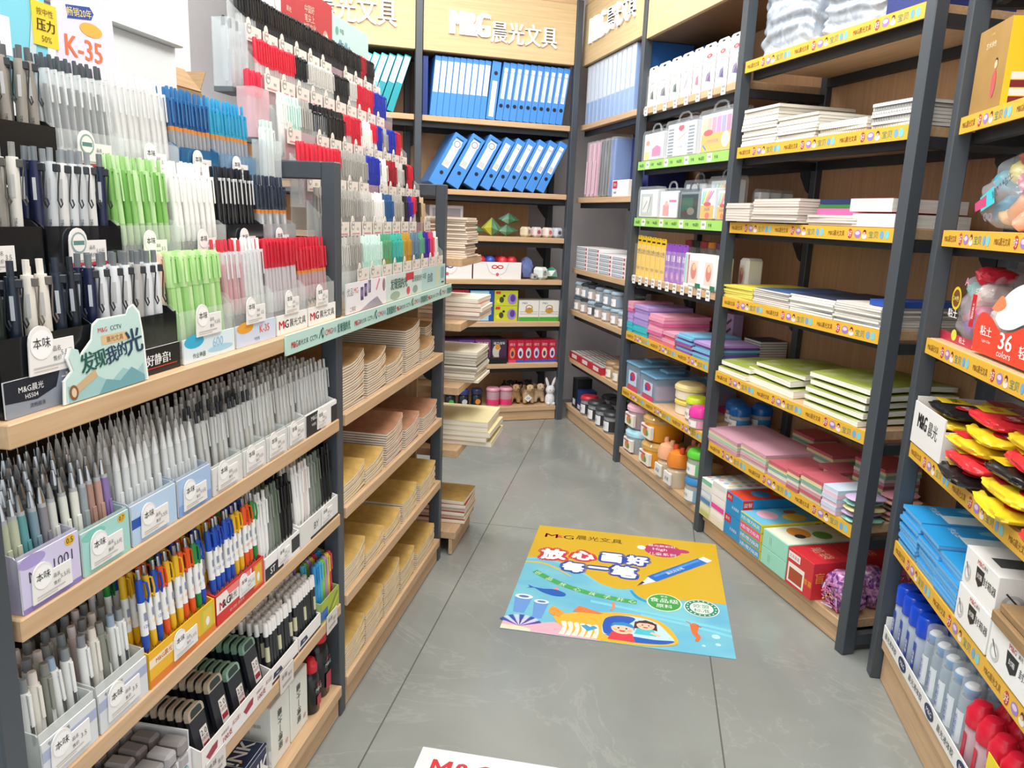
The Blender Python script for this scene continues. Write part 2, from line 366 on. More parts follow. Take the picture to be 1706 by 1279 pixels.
R3 = shelf_unit('wooden corner shelf unit with white lettering on its header, nearest the far wall', UR, -2.165, -1.11, [2.13, 1.635, 1.135, .83, .475, .115], 2.93, [-1.105], sign=(-2.165, -1.11, 2.52, 2.91, [('M&G', -1.87, 2.72, .16, .28, .04), ('晨光文具', -1.46, 2.72, .15, .46, .006)]), back=(-1.72, -1.11))
R2 = shelf_unit('wooden shelf unit with green price strips, holding pen sets and clear cases', UR, -1.055, -.006, [2.12, 1.825, 1.51, 1.175, .84, .49, .105], 2.93, [0.0], strips=[None, 'green', 'green', None, 'yellow', 'yellow'], sign=(-1.055, -.006, 2.49, 2.91, []), back=(-1.055, -.006))
R1 = shelf_unit('wooden shelf unit with yellow price strips, holding notebooks and boxed toys', UR, .052, 1.10, [2.185, 1.828, 1.505, 1.17, .82, .475, .105], 2.93, [1.108], strips=Y5, back=(.045, 1.10))
U0S = shelf_unit('wooden shelf unit with yellow price strips, holding clay bags and glue bottles', U0, .07, 1.6, [2.2, 1.825, 1.505, 1.18, .845, .51, .155], 2.93, [.02], strips=[None] + ['yellow'] * 5, back=(.07, 1.6), depth=.42)
for k, (x0, x1) in enumerate(((-1.055, -.006),)):      # white price cards clipped to the edge of two boards
    for z, n in ((2.12, 8), (1.175, 11)):
        for i in range(n):
            b = MB(); b.box(0, -.004, 0, .036, 0, .05, WHITE); b.rect(FRONT(-.004), .006, .012, .03, .02, mat('9A9A9A')); b.text(FRONT(-.004), '本味', .018, .035, .014, BLK); part('price_card', b, R2, (x0 + .03 + i * (1.0 / n), -.002, z - .045))
def bayboards(label, U, x0, x1, levels, posts, top_post, depth=.32, th=.034, overhang=-.012):
    r = thing('gondola_shelf', label, 'shelf', U, 0, 0, 0)
    for px in posts:
        b = MB(); b.box(px, .006, 0, px + .04, .052, levels[0] - th - .001, STEEL, .003); part('post', b, r)
        b = MB(); b.box(px, depth - .05, 0, px + .04, depth - .004, levels[0] - th - .001, STEEL, .003); part('post', b, r)
        b = MB(); b.box(px, .006, levels[0] + .001, px + .04, .046, top_post, STEEL, .003); b.box(px, .046, top_post - .045, px + .04, .28, top_post, STEEL, .003); b.box(px, .24, levels[0] + .001, px + .04, .28, top_post - .045, STEEL, .003); part('guard_frame', b, r)
        for z in levels[1:-1]:
            b = MB(); b.prism([(.056, z - th - .09), (.075, z - th - .085), (.14, z - th - .02), (.14, z - th - .002), (.056, z - th - .002)], px + .012, px + .02, DARK, axis='x'); part('bracket', b, r)
    for i, z in enumerate(levels):
        b = MB(); b.box(x0 if i else x0 - .0, overhang if i == 0 else 0, z - th, x1 if i else posts[-1] + .042, depth, z, OAK, .002); part('shelf_board', b, r)
    z = levels[-1]; b = MB(); b.box(x0, .012, .004, x1, .03, z - th - .001, OAK); part('plinth', b, r)
    b = MB(); b.box(x0, depth, .03, x1 + .04, depth + .014, levels[0], mat('3A322C', .7)); part('back_panel', b, r, label='dark back panel')
    return r
LV = [1.21, .932, .654, .377, .108]
L1 = bayboards('waist-high wooden gondola with pens and pencils on every shelf', UL, -1.06, .052, LV, [-1.105, .055], 1.615)
L2 = bayboards('waist-high wooden gondola stacked with brown kraft notebooks below a pen rack', UL, .098, 1.152, LV, [1.155], 1.605)
EV = [1.315, 1.045, .77, .49, .11]
LE = thing('gondola_shelf', 'short wooden end shelf of notebooks beyond the second gondola post', 'shelf', UL, 0, 0, 0)
for z in EV:
    b = MB(); b.box(1.23, -.05, z - .034, 1.60, .32, z, OAK, .002); part('shelf_board', b, LE)
b = MB(); b.box(1.23, -.035, .004, 1.585, -.02, EV[-1] - .035, OAK); b.box(1.57, -.02, .004, 1.585, .32, EV[-1] - .035, OAK); part('plinth', b, LE)
b = MB(); b.box(1.21, .13, .004, 1.228, .34, 1.45, OAKV); part('back_panel', b, LE)
for yy in (.33,):
    b = MB(); b.box(1.56, yy, 0, 1.6, yy + .04, 1.55, STEEL); part('post', b, LE)
# the mint printed strip along the top board of both gondolas
MINT = mat('BFE3DA', .45); TEAL = mat('1F6B5E', .45)
def mint_strip(par, x0, x1, reps):
    b = MB(); w = x1 - x0; b.box(0, -.0025, 0, w, .0025, .046, MINT); fr = FRONT(-.0025); h = .046
    for k in range(reps):
        x = .02 + k * (w / reps)
        b.text(fr, 'M&G', x + .02, h * .45, .015, RED, w=.032, bold=.01); b.text(fr, '晨光文具', x + .066, h * .45, .013, BLK); b.text(fr, 'CCTV', x + .125, h * .45, .012, BLK)
        b.line(fr, (x + .155, h * .3), (x + .17, h * .75), .004, TEAL); b.oval(fr, x + .178, h * .55, .008, .014, TEAL); b.oval(fr, x + .178, h * .58, .004, .008, MINT, 1e-3)
        b.text(fr, 'CMG', x + .215, h * .5, .015, RED); b.text(fr, '中国', x + .25, h * .5, .013, mat('7F8FA8'))
        b.text(fr, '发现我的光', x + .315, h * .5, .024, TEAL, w=.09, bold=.008)
    part('printed_strip', b, par, (x0, -.0155, 1.168), label='mint printed strip')
mint_strip(L1, -.29, .096, 1); mint_strip(L2, .098, 1.19, 3)
# ---------------------------------------------------------------- pens
PC = {}
CHROME = mat('B8BCC0', .2, .9); GREY = mat('8C9092', .45); PB = mat('1B1E24', .35); PW = mat('F4F4F2', .35)
def clr(h): return h if not isinstance(h, str) else mat(h, .32)
def pen_parts(style, a, b='1B1E24', c=None):
    """mesh parts of one pen: a body colour, b accent colour, c third colour"""
    k = (style, a, b, c)
    if k in PC: return PC[k]
    out = []; A, B_ = clr(a), clr(b); C_ = clr(c) if c else B_
    if style == 'click':            # retractable pen, tip down
        m = MB(); m.lathe([(0, 0), (.0012, 0, CHROME), (.0035, .012, C_), (.0058, .02), (.0062, .05, A), (.0062, .136), (.0048, .142), (0, .142)], A, 10); out.append(('barrel', m))
        m = MB(); m.box(-.0022, -.0105, .088, .0022, -.0085, .142, B_, .0007); m.box(-.0022, -.0098, .136, .0022, -.004, .142, B_); out.append(('clip', m))
        m = MB(); m.lathe([(.0036, .142), (.0036, .163), (.003, .166), (0, .166)], B_, 8); out.append(('push_button', m))
    elif style == 'clearclick':     # see-through barrel with the refill inside
        m = MB(); m.lathe([(0, 0), (.0012, 0, CHROME), (.0035, .012, A), (.006, .022), (.0064, .136), (.005, .142), (0, .142)], A, 10); out.append(('barrel', m))
        m = MB(); m.lathe([(.003, .02), (.003, .118), (0, .118)], B_, 6); out.append(('refill', m))
        cl = clear('EEF0F2', .55) if not isinstance(a, str) else C_; m = MB(); m.box(-.0022, -.0108, .088, .0022, -.0088, .142, cl, .0007); m.box(-.0022, -.0098, .136, .0022, -.004, .142, cl); out.append(('clip', m))
        m = MB(); m.lathe([(.0036, .142), (.0036, .163), (.003, .166), (0, .166)], C_, 8); out.append(('push_button', m))
    elif style == 'duo':            # clear lower barrel with refill, coloured ring and coloured upper half
        m = MB(); m.lathe([(0, 0), (.0012, 0, CHROME), (.0035, .012, clear('E8ECEE', .35)), (.006, .022), (.0064, .078, mat('D8883A', .35)), (.0066, .086, A), (.0064, .136), (.005, .142), (0, .142)], A, 10); out.append(('barrel', m))
        m = MB(); m.lathe([(.0034, .018), (.0034, .076), (0, .076)], B_, 6); out.append(('refill', m))
        m = MB(); m.box(-.0022, -.0108, .092, .0022, -.0088, .142, C_, .0007); m.box(-.0022, -.0098, .136, .0022, -.004, .142, C_); out.append(('clip', m))
        m = MB(); m.lathe([(.0036, .142), (.0036, .163), (.003, .166), (0, .166)], C_, 8); out.append(('push_button', m))
    elif style == 'loop':           # stout pen with a bent wire clip
        m = MB(); m.lathe([(0, 0), (.002, 0), (.0072, .022), (.0082, .03), (.0082, .138), (.0078, .143), (0, .143)], A, 12)
        m.text(FRONT(-.0079), 'M&G', 0, .05, .004, B_, rot=R(90)); m.rect(FRONT(-.0079), -.0025, .085, .0025, .118, mat('C7CBD2') if a in ('1D2A3A', '1E2C28', '16202A', '1D2547') else mat('C9C9C9')); out.append(('barrel', m))
        m = MB(); m.tube([(.0085, -.001, .136), (.0135, -.003, .128), (.0115, -.004, .105), (.0105, -.004, .085), (.0145, -.004, .074), (.0165, -.003, .08), (.014, -.002, .088)], .0012, B_, 6); m.box(.004, -.006, .128, .0135, .004, .14, B_, .001); out.append(('wire_clip', m))
        m = MB(); m.lathe([(.0046, .143), (.0046, .164), (0, .164)], B_ if c is None else C_, 8); out.append(('push_button', m))
    elif style == 'cap':            # capped gel pen, cap up
        m = MB(); m.lathe([(0, 0), (.005, 0), (.0056, .004), (.0056, .115), (0, .115)], A, 10); out.append(('barrel', m))
        m = MB(); m.lathe([(.0064, .1), (.0064, .16), (.005, .164), (0, .164)], B_, 10); m.box(-.002, -.0105, .108, .002, -.0085, .158, B_, .0006); m.box(-.002, -.009, .152, .002, -.005, .158, B_); out.append(('cap', m))
    elif style == 'high':           # flat-sided highlighter
        m = MB(); m.lathe([(0, 0), (.0065, 0), (.0072, .003), (.0072, .115), (0, .115)], A, 8); out.append(('barrel', m))
        m = MB(); m.lathe([(.0079, .098), (.0079, .156), (.006, .16), (0, .16)], B_, 8); m.box(-.003, -.0115, .106, .003, -.009, .154, B_, .0008); m.box(-.003, -.0105, .148, .003, -.005, .154, B_); out.append(('cap', m))
    elif style == 'tipup':          # mechanical pencil standing on its button, steel cone up
        m = MB(); m.lathe([(0, 0), (.006, 0), (.0064, .004), (.0064, .118), (.0058, .122, B_), (.0058, .128), (0, .128)], A, 10)
        m.box(-.004, -.0076, .02, .004, -.006, .085, A, .001); out.append(('barrel', m))
        m = MB(); m.lathe([(.0055, .128), (.0045, .138), (.0026, .15), (.0022, .152), (.0008, .153), (.0008, .164), (0, .164)], C_, 8); out.append(('cone_tip', m))
    elif style == 'fat':            # stout mechanical pencil, button up
        m = MB(); m.lathe([(0, 0), (.002, 0), (.0072, .02), (.0088, .028), (.0088, .05, A), (.0088, .132), (.0082, .136), (0, .136)], A, 12); m.rect(FRONT(-.0082), -.003, .05, .003, .085, mat('DDDDDA') if a != 'EDEEEC' else mat('55585A')); out.append(('barrel', m))
        m = MB(); m.lathe([(.0064, .136), (.0064, .15), (.0058, .156), (0, .156)], B_, 10); out.append(('push_button', m))
        m = MB(); m.box(-.003, -.0125, .082, .003, -.0095, .134, C_, .001); m.box(-.003, -.011, .126, .003, -.006, .134, C_); out.append(('clip', m))
    elif style == 'ball':           # ballpoint pencil with coloured ends and a loop clip
        m = MB(); m.lathe([(0, 0), (.0015, 0, CHROME), (.004, .01, A), (.0066, .018), (.0068, .042, PW), (.0064, .1, PW), (.0064, .104, A), (.0066, .14), (.0052, .146), (0, .146)], A, 10)
        m.text(FRONT(-.0066), '120', 0, .06, .006, A); m.rect(FRONT(-.0066), -.003, .07, .003, .085, mat('8890A8')); out.append(('barrel', m))
        m = MB(); m.tube([(.006, -.003, .14), (.0115, -.005, .136), (.013, -.006, .115), (.0095, -.006, .1), (.0055, -.0055, .108)], .0021, A, 6); out.append(('loop_clip', m))
        m = MB(); m.lathe([(.0036, .146), (.0036, .162), (.003, .165), (0, .165)], CHROME, 8); out.append(('push_button', m))
    elif style == 'tube':           # tube of pencil leads with a pale cap
        m = MB(); m.lathe([(0, 0), (.0052, 0), (.0056, .002), (.0056, .1), (0, .1)], A, 10)
        if c: m.lathe([(.0059, .03), (.0059, .068)], C_, 10)
        out.append(('tube', m)); m = MB(); m.lathe([(.0064, .095), (.0064, .123), (.0056, .127), (0, .127)], B_, 10); out.append(('cap', m))
    elif style == 'slim':           # slim retractable pen in one colour
        m = MB(); m.lathe([(0, 0), (.0012, 0), (.0056, .018), (.0062, .03), (.0062, .14), (.005, .146), (0, .146)], A, 8); out.append(('barrel', m))
        m = MB(); m.box(-.0022, -.0105, .085, .0022, -.0082, .142, B_, .0006); m.box(-.0022, -.0095, .136, .0022, -.005, .142, B_); out.append(('clip', m))
        m = MB(); m.lathe([(.0042, .146), (.0042, .164), (0, .164)], B_, 8); out.append(('push_button', m))
    PC[k] = [(n, m.mesh(n)) for n, m in out]; return PC[k]
def pen(name, U, x, y, z, key, label, cat, group, rz=0., rx=0., ry=0.):
    r = thing(name, label, cat, U, x, y, z, None, group, rz, rx, ry)
    for n, me in pen_parts(*key): link(n, me, r)
    return r
SOLO = {}
def pen1(name, U, x, y, z, key, label, cat, group, rz=0., rx=0., ry=0.):
    """a pen too small in view to show its parts: one mesh"""
    if key not in SOLO:
        bm = bmesh.new(); mats = []
        me = bpy.data.meshes.new(name)
        for n, p in pen_parts(*key):
            off = len(mats); mats += list(p.materials); k0 = len(bm.faces); bm.from_mesh(p); bm.faces.ensure_lookup_table()
            for f in bm.faces[k0:]: f.material_index += off
        bm.to_mesh(me); bm.free()
        for m_ in mats: me.materials.append(m_)
        SOLO[key] = me
    return thing(name, label, cat, U, x, y, z, SOLO[key], group, rz, rx, ry)
def cluster(U, x0, x1, nx, y0, dy, ny, z, spec, name, label, cat, group, dz=0., rx=-.06, jit=.0015, mk=pen):
    """spec(i,j) -> pen key, or (key, label) where the pen looks different"""
    for j in range(ny):
        for i in range(nx):
            s = spec(i, j)
            if s is None: continue
            lab = label
            if isinstance(s[0], tuple): s, lab = s
            t = (i + .5) / nx; g = group if lab == label else group + ', ' + lab.split(' ')[0] + ' ones'
            mk(name, U, x0 + (x1 - x0) * t + random.uniform(-jit, jit), y0 + j * dy, z + j * dz + random.uniform(0, .0015), s, lab, cat, g, (-1.0 if s[0] == 'loop' else 0) + random.uniform(-.25, .25), rx + random.uniform(-.012, .012), random.uniform(-.02, .02))
# ---------------------------------------------------------------- price tags, cups and trays
TAG = mat('EFEDEA', .5)
_tag = {}
def price_tag(w, h, red=False, ring=False):
    k = (w, h, red, ring)
    if k in _tag: return _tag[k]
    m = MB(); r = h * .36; cx = -w / 2 + r * 1.1; P = [(-w / 2, 0), (w / 2, 0), (w / 2, h * .72)]
    P += [(cx + r * math.cos(t), h * .72 + r * math.sin(t)) for t in [math.pi * i / 8 for i in range(9)]][:]
    P = P[:3] + P[3:]; m.prism(P, -.001, .001, TAG, 'y'); fr = FRONT(-.001)
    if ring: m.oval(fr, cx, h * .66, r * .85, r * .85, mat('8FA8A4')); m.oval(fr, cx, h * .66, r * .7, r * .7, TAG, 8e-4); m.rect(fr, cx - r * .6, h * .6, cx + r * .6, h * .72, mat('5C8A84'), 1e-3)
    else: m.oval(fr, cx, h * .66, r * .92, r * .92, mat('FAFAF8')); m.text(fr, '本味', cx, h * .7, h * .24, BLK, lift=1e-3)
    m.text(fr, '品名', w * .1, h * .52, h * .12, mat('555555')); m.text(fr, '售价', w * .1, h * .3, h * .12, mat('555555')); m.text(fr, '5.5元' if int(w * 1000) % 2 else '3.5', w * .32, h * .4, h * .14, mat('7A7A7A'))
    m.rect(fr, -w * .42, h * .14, w * .3, h * .17, mat('BDBBB8')); m.rect(fr, -w * .42, h * .07, w * .1, h * .09, mat('C8B8A8'))
    if red: m.rect(fr, -w / 2, 0, w / 2, h * .1, mat('C8324A'))
    _tag[k] = m.mesh('price_tag'); return _tag[k]
def cup(label, U, x0, x1, y, d, z, h, card=None, tag_=None, body=ACRY, hb=None, cardh=.04, sides=None, group=None, name='display_cup', cat='display cup', lbl=None):
    """open box of clear plastic: front low, back higher; card(b, frame, w, h) prints its front card"""
    r = thing(name, label, cat, U, (x0 + x1) / 2, y, z, None, group); w = x1 - x0; hb = hb or h * 1.25; t = .002; a = w / 2 - .0012
    b = MB(); b.box(-a, 0, 0, a, d, t, body); b.box(-a, 0, t, a, t, h, body); b.box(-a, d - t, t, a, d, hb, body)
    sd = sides or body; P = [(0, t), (d, t), (d, hb), (d * .25, h + (hb - h) * .5), (.006, h), (0, h * .94)]
    b.prism(P, -a, -a + t, sd, 'x'); b.prism(P, a - t, a, sd, 'x'); part('tray', b, r)
    if card:
        b = MB(); b.box(-a, -.0028, .001, a, -.0008, cardh, WHITE); card(b, FRONT(-.0028, 0, 0), 2 * a, cardh); part('front_card', b, r)
    if tag_:
        tw, th, tz, kw = tag_; part('price_tag', price_tag(tw, th, **kw), r, (kw and 0 or -w * .03, -.0055, tz))
    return r
def fillcard(col): return lambda b, f, w, h: b.rect(f, -w / 2, 0, w / 2, h, mat(col))
# ---- top board of the first gondola: three tiers of cups on a clear stepped stand
st = thing('stepped_stand', 'clear plastic stepped stand under three tiers of pen cups', 'stand', UL, 0, 0, 1.2105)
b = MB()
for (y0, y1, zz, xa, xb) in ((.085, .155, .148, -1.05, .052), (.165, .235, .303, -1.05, .052)):
    b.box(xa, y0, zz - .003, xb, y1, zz, ACRY); b.box(xa, y0, 0, xb, y0 + .003, zz - .003, mat('3C4246', .3)); b.box(xa, y0 + .003, 0, xa + .003, y1, zz - .003, ACRY); b.box(xb - .003, y0 + .003, 0, xb, y1, zz - .003, ACRY)
part('riser', b, st)
BLKP = mat('16191C', .22)
def card_black(b, f, w, h):
    b.rect(f, -w / 2, 0, w / 2, h, mat('8E97A5')); b.flat(f, [(-w / 2, h * .42), (-w * .2, h * .35), (0, h * .55), (w * .05, h), (-w / 2, h)], mat('1A2230'), 8e-4)
    b.text(f, 'M&G晨光', -w * .25, h * .72, h * .2, WHITE, lift=1.1e-3); b.text(f, 'H5504', -w * .25, h * .5, h * .12, WHITE, lift=1.1e-3); b.text(f, '书写', w * .2, h * .65, h * .5, WHITE, lift=1.2e-3, bold=.02); b.text(f, '流畅顺滑', -w * .2, h * .22, h * .13, mat('333A48'), lift=1.1e-3)
def card_quiet(b, f, w, h): b.rect(f, -w / 2, 0, w / 2, h, mat('14171B')); b.text(f, '好静音!', w * .2, h * .55, h * .42, WHITE, lift=1e-3, bold=.01); b.rect(f, -w * .05, h * .22, w * .45, h * .26, mat('C4392E'), 1e-3)
def card_homework(b, f, w, h): b.rect(f, -w / 2, 0, w / 2, h, mat('DCEEF6')); b.oval(f, -w * .3, h * .85, w * .18, h * .28, mat('35B0D8'), 8e-4); b.text(f, '作业神器', -w * .22, h * .25, h * .22, BLK, lift=1e-3); b.text(f, '600', w * .15, h * .6, h * .4, mat('8CC4E4'), lift=1e-3); b.oval(f, w * .2, h * .3, w * .26, h * .14, mat('A8D4EC'), 8e-4)
def card_k35(b, f, w, h): b.rect(f, -w / 2, 0, w / 2, h, mat('CFDCF2')); b.oval(f, -w * .28, h * .85, w * .2, h * .26, mat('E8A63A'), 8e-4); b.text(f, 'K-35', w * .2, h * .62, h * .36, mat('E06A4A'), lift=1e-3, bold=.01); b.text(f, '中性笔', w * .0, h * .22, h * .16, mat('5A6A9A'), lift=1e-3)
def card_mg(b, f, w, h): b.rect(f, -w / 2, 0, w / 2, h, WHITE); b.text(f, 'M', -w * .36, h * .5, h * .42, RED, lift=1e-3, w=w * .15, bold=.015); b.text(f, '&', -w * .27, h * .5, h * .3, RED, lift=1.2e-3); b.text(f, 'G', -w * .19, h * .5, h * .42, BLK, lift=1e-3, bold=.015); b.text(f, '晨光文具', w * .17, h * .5, h * .42, BLK, lift=1e-3, w=w * .54)
Z1 = 1.2105
cup('black pen cup with grey and black card, near end of the front tier', UL, -1.045, -.862, .008, .07, Z1, .105, card_black, (.085, .062, .05, {}), BLKP, .12, .05)
cup('black pen cup behind the mint wave-shaped sign on the front tier', UL, -.858, -.65, .012, .066, Z1, .1, card_quiet, None, clear('1A1D22', .8), .115, .045, sides=BLKP)
cup('clear cup of green highlighters, pale blue card, on the front tier', UL, -.645, -.466, .01, .068, Z1, .095, card_homework, (.085, .055, .045, {}), ACRY, .12, .045)
cup('clear cup with a pale violet card and orange lettering on the front tier', UL, -.462, -.29, .01, .068, Z1, .1, card_k35, (.08, .052, .044, {}), ACRY, .125, .045)
cup('clear cup of red capped pens beside the pink one on the front tier', UL, -.286, -.125, .01, .068, Z1, .1, card_mg, (.07, .05, .045, {}), ACRY, .125, .045)
cup('clear cup of red gripped pens next to the grey post on the front tier', UL, -.121, .05, .01, .068, Z1, .1, card_mg, (.07, .05, .045, {}), ACRY, .125, .045)
cols = [('1E2C28', '16202A'), ('1D2A3A', '16202A'), ('ECE6DA', '6A625C'), ('ECE6DA', '6A625C'), ('1D2A3A', '16202A'), ('16202A', '16202A')]
for i, (a, c) in enumerate(cols):
    for j in range(2):
        nm = {'1E2C28': 'dark green', '1D2A3A': 'navy', 'ECE6DA': 'cream', '16202A': 'black'}[a]
        pen('retractable_pen', UL, -1.02 + i * .0285, .027 + j * .024, Z1 + .04 - j * .012, ('loop', a, c, a), nm + ' retractable pen in the black cup with the grey card, front tier', 'pen', nm + ' pens in the near black cup', -1.0, 0, random.uniform(-.02, .02))
cols = ['1D2547', 'E9ECEF', 'E9ECEF', 'E9ECEF', 'B9B7B2', 'E9ECEF', 'E9ECEF']
for i, a in enumerate(cols):
    for j in range(2):
        nm = {'1D2547': 'blue', 'E9ECEF': 'white', 'B9B7B2': 'silver'}[a]
        pen('retractable_pen', UL, -.835 + i * .027, .032 + j * .022, Z1 + .042, ('loop', a, '22262B', '70767A'), nm + ' wire-clipped pen rising behind the mint wave-shaped sign', 'pen', nm + ' pens behind the mint sign', -1.0, 0, random.uniform(-.02, .02))
GR = ['A9D98A', 'B8E09A', '9CD07E', 'C6E6A8']
cluster(UL, -.64, -.472, 9, .028, .019, 3, Z1 + .038, lambda i, j: (('high', 'F0D8C4', 'F2C9B4'), 'peach highlighter among the green ones in the front tier cup') if i in (0, 8) and j == 1 else ('high', GR[(i + j) % 4], GR[(i + 2 * j + 1) % 4]), 'highlighter', 'pale green highlighter in the clear front tier cup with blue card', 'highlighter', 'green highlighters on the front tier')
cluster(UL, -.456, -.376, 5, .03, .02, 2, Z1 + .05, lambda i, j: ('clearclick', clear('F0E4E6', .4), 'D0303C', 'D23848'), 'gel_pen', 'clear gel pen with red refill above the pale violet card', 'pen', 'red clear pens above the violet card')
cluster(UL, -.376, -.295, 5, .03, .02, 2, Z1 + .052, lambda i, j: ('clearclick', clear('F2F4F4', .5), 'F4F4F2', 'F0F0EE'), 'gel_pen', 'clear white gel pen above the pale violet card', 'pen', 'white clear pens above the violet card')
cluster(UL, -.282, -.13, 10, .03, .02, 2, Z1 + .05, lambda i, j: ('cap', 'C7BFC2', 'C81E36') if j == 0 else ('cap', 'C7BFC2', 'D02A40'), 'capped_gel_pen', 'red capped gel pen in the clear cup beside the last one, front tier', 'pen', 'red capped pens on the front tier')
cluster(UL, -.117, .046, 9, .03, .02, 2, Z1 + .048, lambda i, j: ('duo', clear('D82A3C', .85), 'C8243A', 'D0283C'), 'gel_pen', 'red translucent gel pen in the cup next to the grey post', 'pen', 'red translucent pens by the grey post')
# second tier
Z2 = 1.2105 + .149; Y2 = .088
T2 = [(-1.04, -.856, BLKP, 'black cup at the near end of the middle tier', {}), (-.852, -.68, clear('1A1D22', .8), 'black cup of silver pens on the middle tier, tag with red edge', dict(red=True, ring=True)), (-.676, -.506, ACRY, 'clear cup of green pens on the middle tier', {}), (-.502, -.341, ACRY, 'clear cup of white pens on the middle tier', {}), (-.337, -.177, clear('22262A', .75), 'dark cup of black pens on the middle tier', {}), (-.173, -.006, clear('B8BCC0', .4), 'smoky cup of orange-tipped pens by the guard frame', {})]
for x0, x1, bd, lb, kw in T2: cup(lb, UL, x0, x1, Y2, .066, Z2, .096, None, (.085 if kw else .068, .055 if kw else .05, .034, kw), bd, .112)
cluster(UL, -1.03, -.87, 6, Y2 + .02, .022, 2, Z2 + .05, lambda i, j: ('loop', 'E0DDD6' if i % 2 else '8F8C86', '55524E', '8A8A86'), 'retractable_pen', 'beige or grey pen in the near black cup of the middle tier', 'pen', 'pens in the near black cup of the middle tier')
cluster(UL, -.848, -.684, 7, Y2 + .022, .022, 2, Z2 + .048, lambda i, j: (('loop', '1D2547', '22262B', '70767A'), 'navy wire-clipped pen in the middle tier cup with the red-edged tag') if i in (0, 6) else ('loop', ['DDE2E6', 'CDD2D6', 'E4E4E2'][i % 3], '33373B', '8A9094'), 'retractable_pen', 'silver wire-clipped pen in the middle tier cup with the red-edged tag', 'pen', 'silver pens on the middle tier')
cluster(UL, -.672, -.51, 9, Y2 + .02, .02, 2, Z2 + .048, lambda i, j: ('click', ['7DB85C', '8FC46C', 'B9DFA0', 'C9E8B0', '6FAE50'][(i * 2 + j) % 5], ['9CCB80', 'C2E2AC'][i % 2], 'A8C890'), 'gel_pen', 'green retractable gel pen in the clear middle tier cup', 'pen', 'green pens on the middle tier')
cluster(UL, -.498, -.345, 8, Y2 + .02, .02, 2, Z2 + .05, lambda i, j: ('click', 'F2F2EE', 'FAFAF6', 'EDEDE8'), 'gel_pen', 'white retractable gel pen in the clear middle tier cup', 'pen', 'white pens on the middle tier')
cluster(UL, -.333, -.181, 9, Y2 + .02, .02, 2, Z2 + .05, lambda i, j: ('clearclick', clear('15181C', .85), '8C9092', '1B1E24'), 'gel_pen', 'black retractable gel pen in the dark middle tier cup', 'pen', 'black pens on the middle tier')
cluster(UL, -.169, -.01, 8, Y2 + .02, .02, 2, Z2 + .042, lambda i, j: ('duo', clear('3A4454', .75), ['2A2A2C', 'F2F0EA'][(i + j) % 2], '2A3648'), 'gel_pen', 'smoky gel pen with orange inside, behind the guard frame of the middle tier', 'pen', 'smoky pens on the middle tier')
# third tier
Z3 = 1.2105 + .304; Y3 = .168
T3 = [(-1.0, -.716, BLKP, 'black cup at the near end of the top tier'), (-.712, -.546, ACRY, 'clear cup on the top tier, tag with red edge'), (-.542, -.374, ACRY, 'clear cup of white pens on the top tier'), (-.37, -.222, clear('2F6FA0', .7), 'blue cup of navy pens on the top tier'), (-.218, -.052, clear('7FA8C8', .5), 'blue cup of cyan pens on the top tier')]
for k, (x0, x1, bd, lb) in enumerate(T3): cup(lb, UL, x0, x1, Y3, .066, Z3, .096, None, (.085, .056, .038, dict(red=True, ring=True)) if k == 1 else ((.07, .05, .04, {}) if k else None), bd, .112)
cluster(UL, -.86, -.722, 5, Y3 + .022, .022, 2, Z3 + .05, lambda i, j: ('loop', '9A958C', '33373B', '5A5E60'), 'retractable_pen', 'brushed grey pen in the black top tier cup', 'pen', 'grey pens on the top tier')
cluster(UL, -.708, -.55, 9, Y3 + .02, .02, 2, Z3 + .048, lambda i, j: ('clearclick', clear('EEF2F2', .35), '2A2D30', '4A5056'), 'gel_pen', 'clear gel pen with black refill in the top tier cup', 'pen', 'clear black pens on the top tier')
cluster(UL, -.538, -.378, 9, Y3 + .02, .02, 2, Z3 + .052, lambda i, j: ('clearclick', clear('F4F4F2', .45), 'F2F2F0', 'EAE6E4'), 'gel_pen', 'clear white gel pen in the top tier cup', 'pen', 'white clear pens on the top tier')
cluster(UL, -.366, -.226, 10, Y3 + .02, .02, 2, Z3 + .05, lambda i, j: ('duo', clear('2A5A94', .85), '1A2440', '2A6FA8'), 'gel_pen', 'navy and orange gel pen in the blue top tier cup', 'pen', 'navy pens on the top tier')
cluster(UL, -.214, -.056, 10, Y3 + .02, .02, 2, Z3 + .05, lambda i, j: ('duo', clear('3AB0D0', .85), '1E3A6C', '2F9ACC'), 'gel_pen', 'cyan gel pen in the blue top tier cup', 'pen', 'cyan pens on the top tier')
# signs and cards of the first gondola
SIGNP = [(-.095, 0), (.085, 0), (.085, .07), (.082, .1), (.07, .112), (.058, .108), (.052, .1), (-.01, .1), (-.022, .094), (-.028, .075), (-.05, .06), (-.056, .052), (-.06, .066), (-.072, .07), (-.08, .058), (-.074, .04), (-.09, .03)]
b = MB(); b.prism([(x * 1.06, z * 1.12) for x, z in SIGNP], -.001, .001, mat('EDF3EE'), 'y'); f = FRONT(-.001)
b.flat(f, [(x, z * 1.08 + .002) for x, z in SIGNP], mat('BFDCD6'), 6e-4); b.rect(f, -.01, .072, .05, .086, mat('D9B98A'), 9e-4); b.text(f, '晨光文具', .02, .079, .009, mat('8A6A3A'), lift=1.2e-3)
b.flat(f, [(-.09, .0), (-.09, .025), (-.06, .018), (-.03, .03), (.0, .014), (.03, .03), (.06, .018), (.08, .03), (.08, 0)], mat('9CC4C4'), 9e-4); b.flat(f, [(-.03, .0), (-.01, .02), (.02, .012), (.05, .028), (.08, .01), (.08, 0)], mat('6FA4AC'), 1.1e-3)
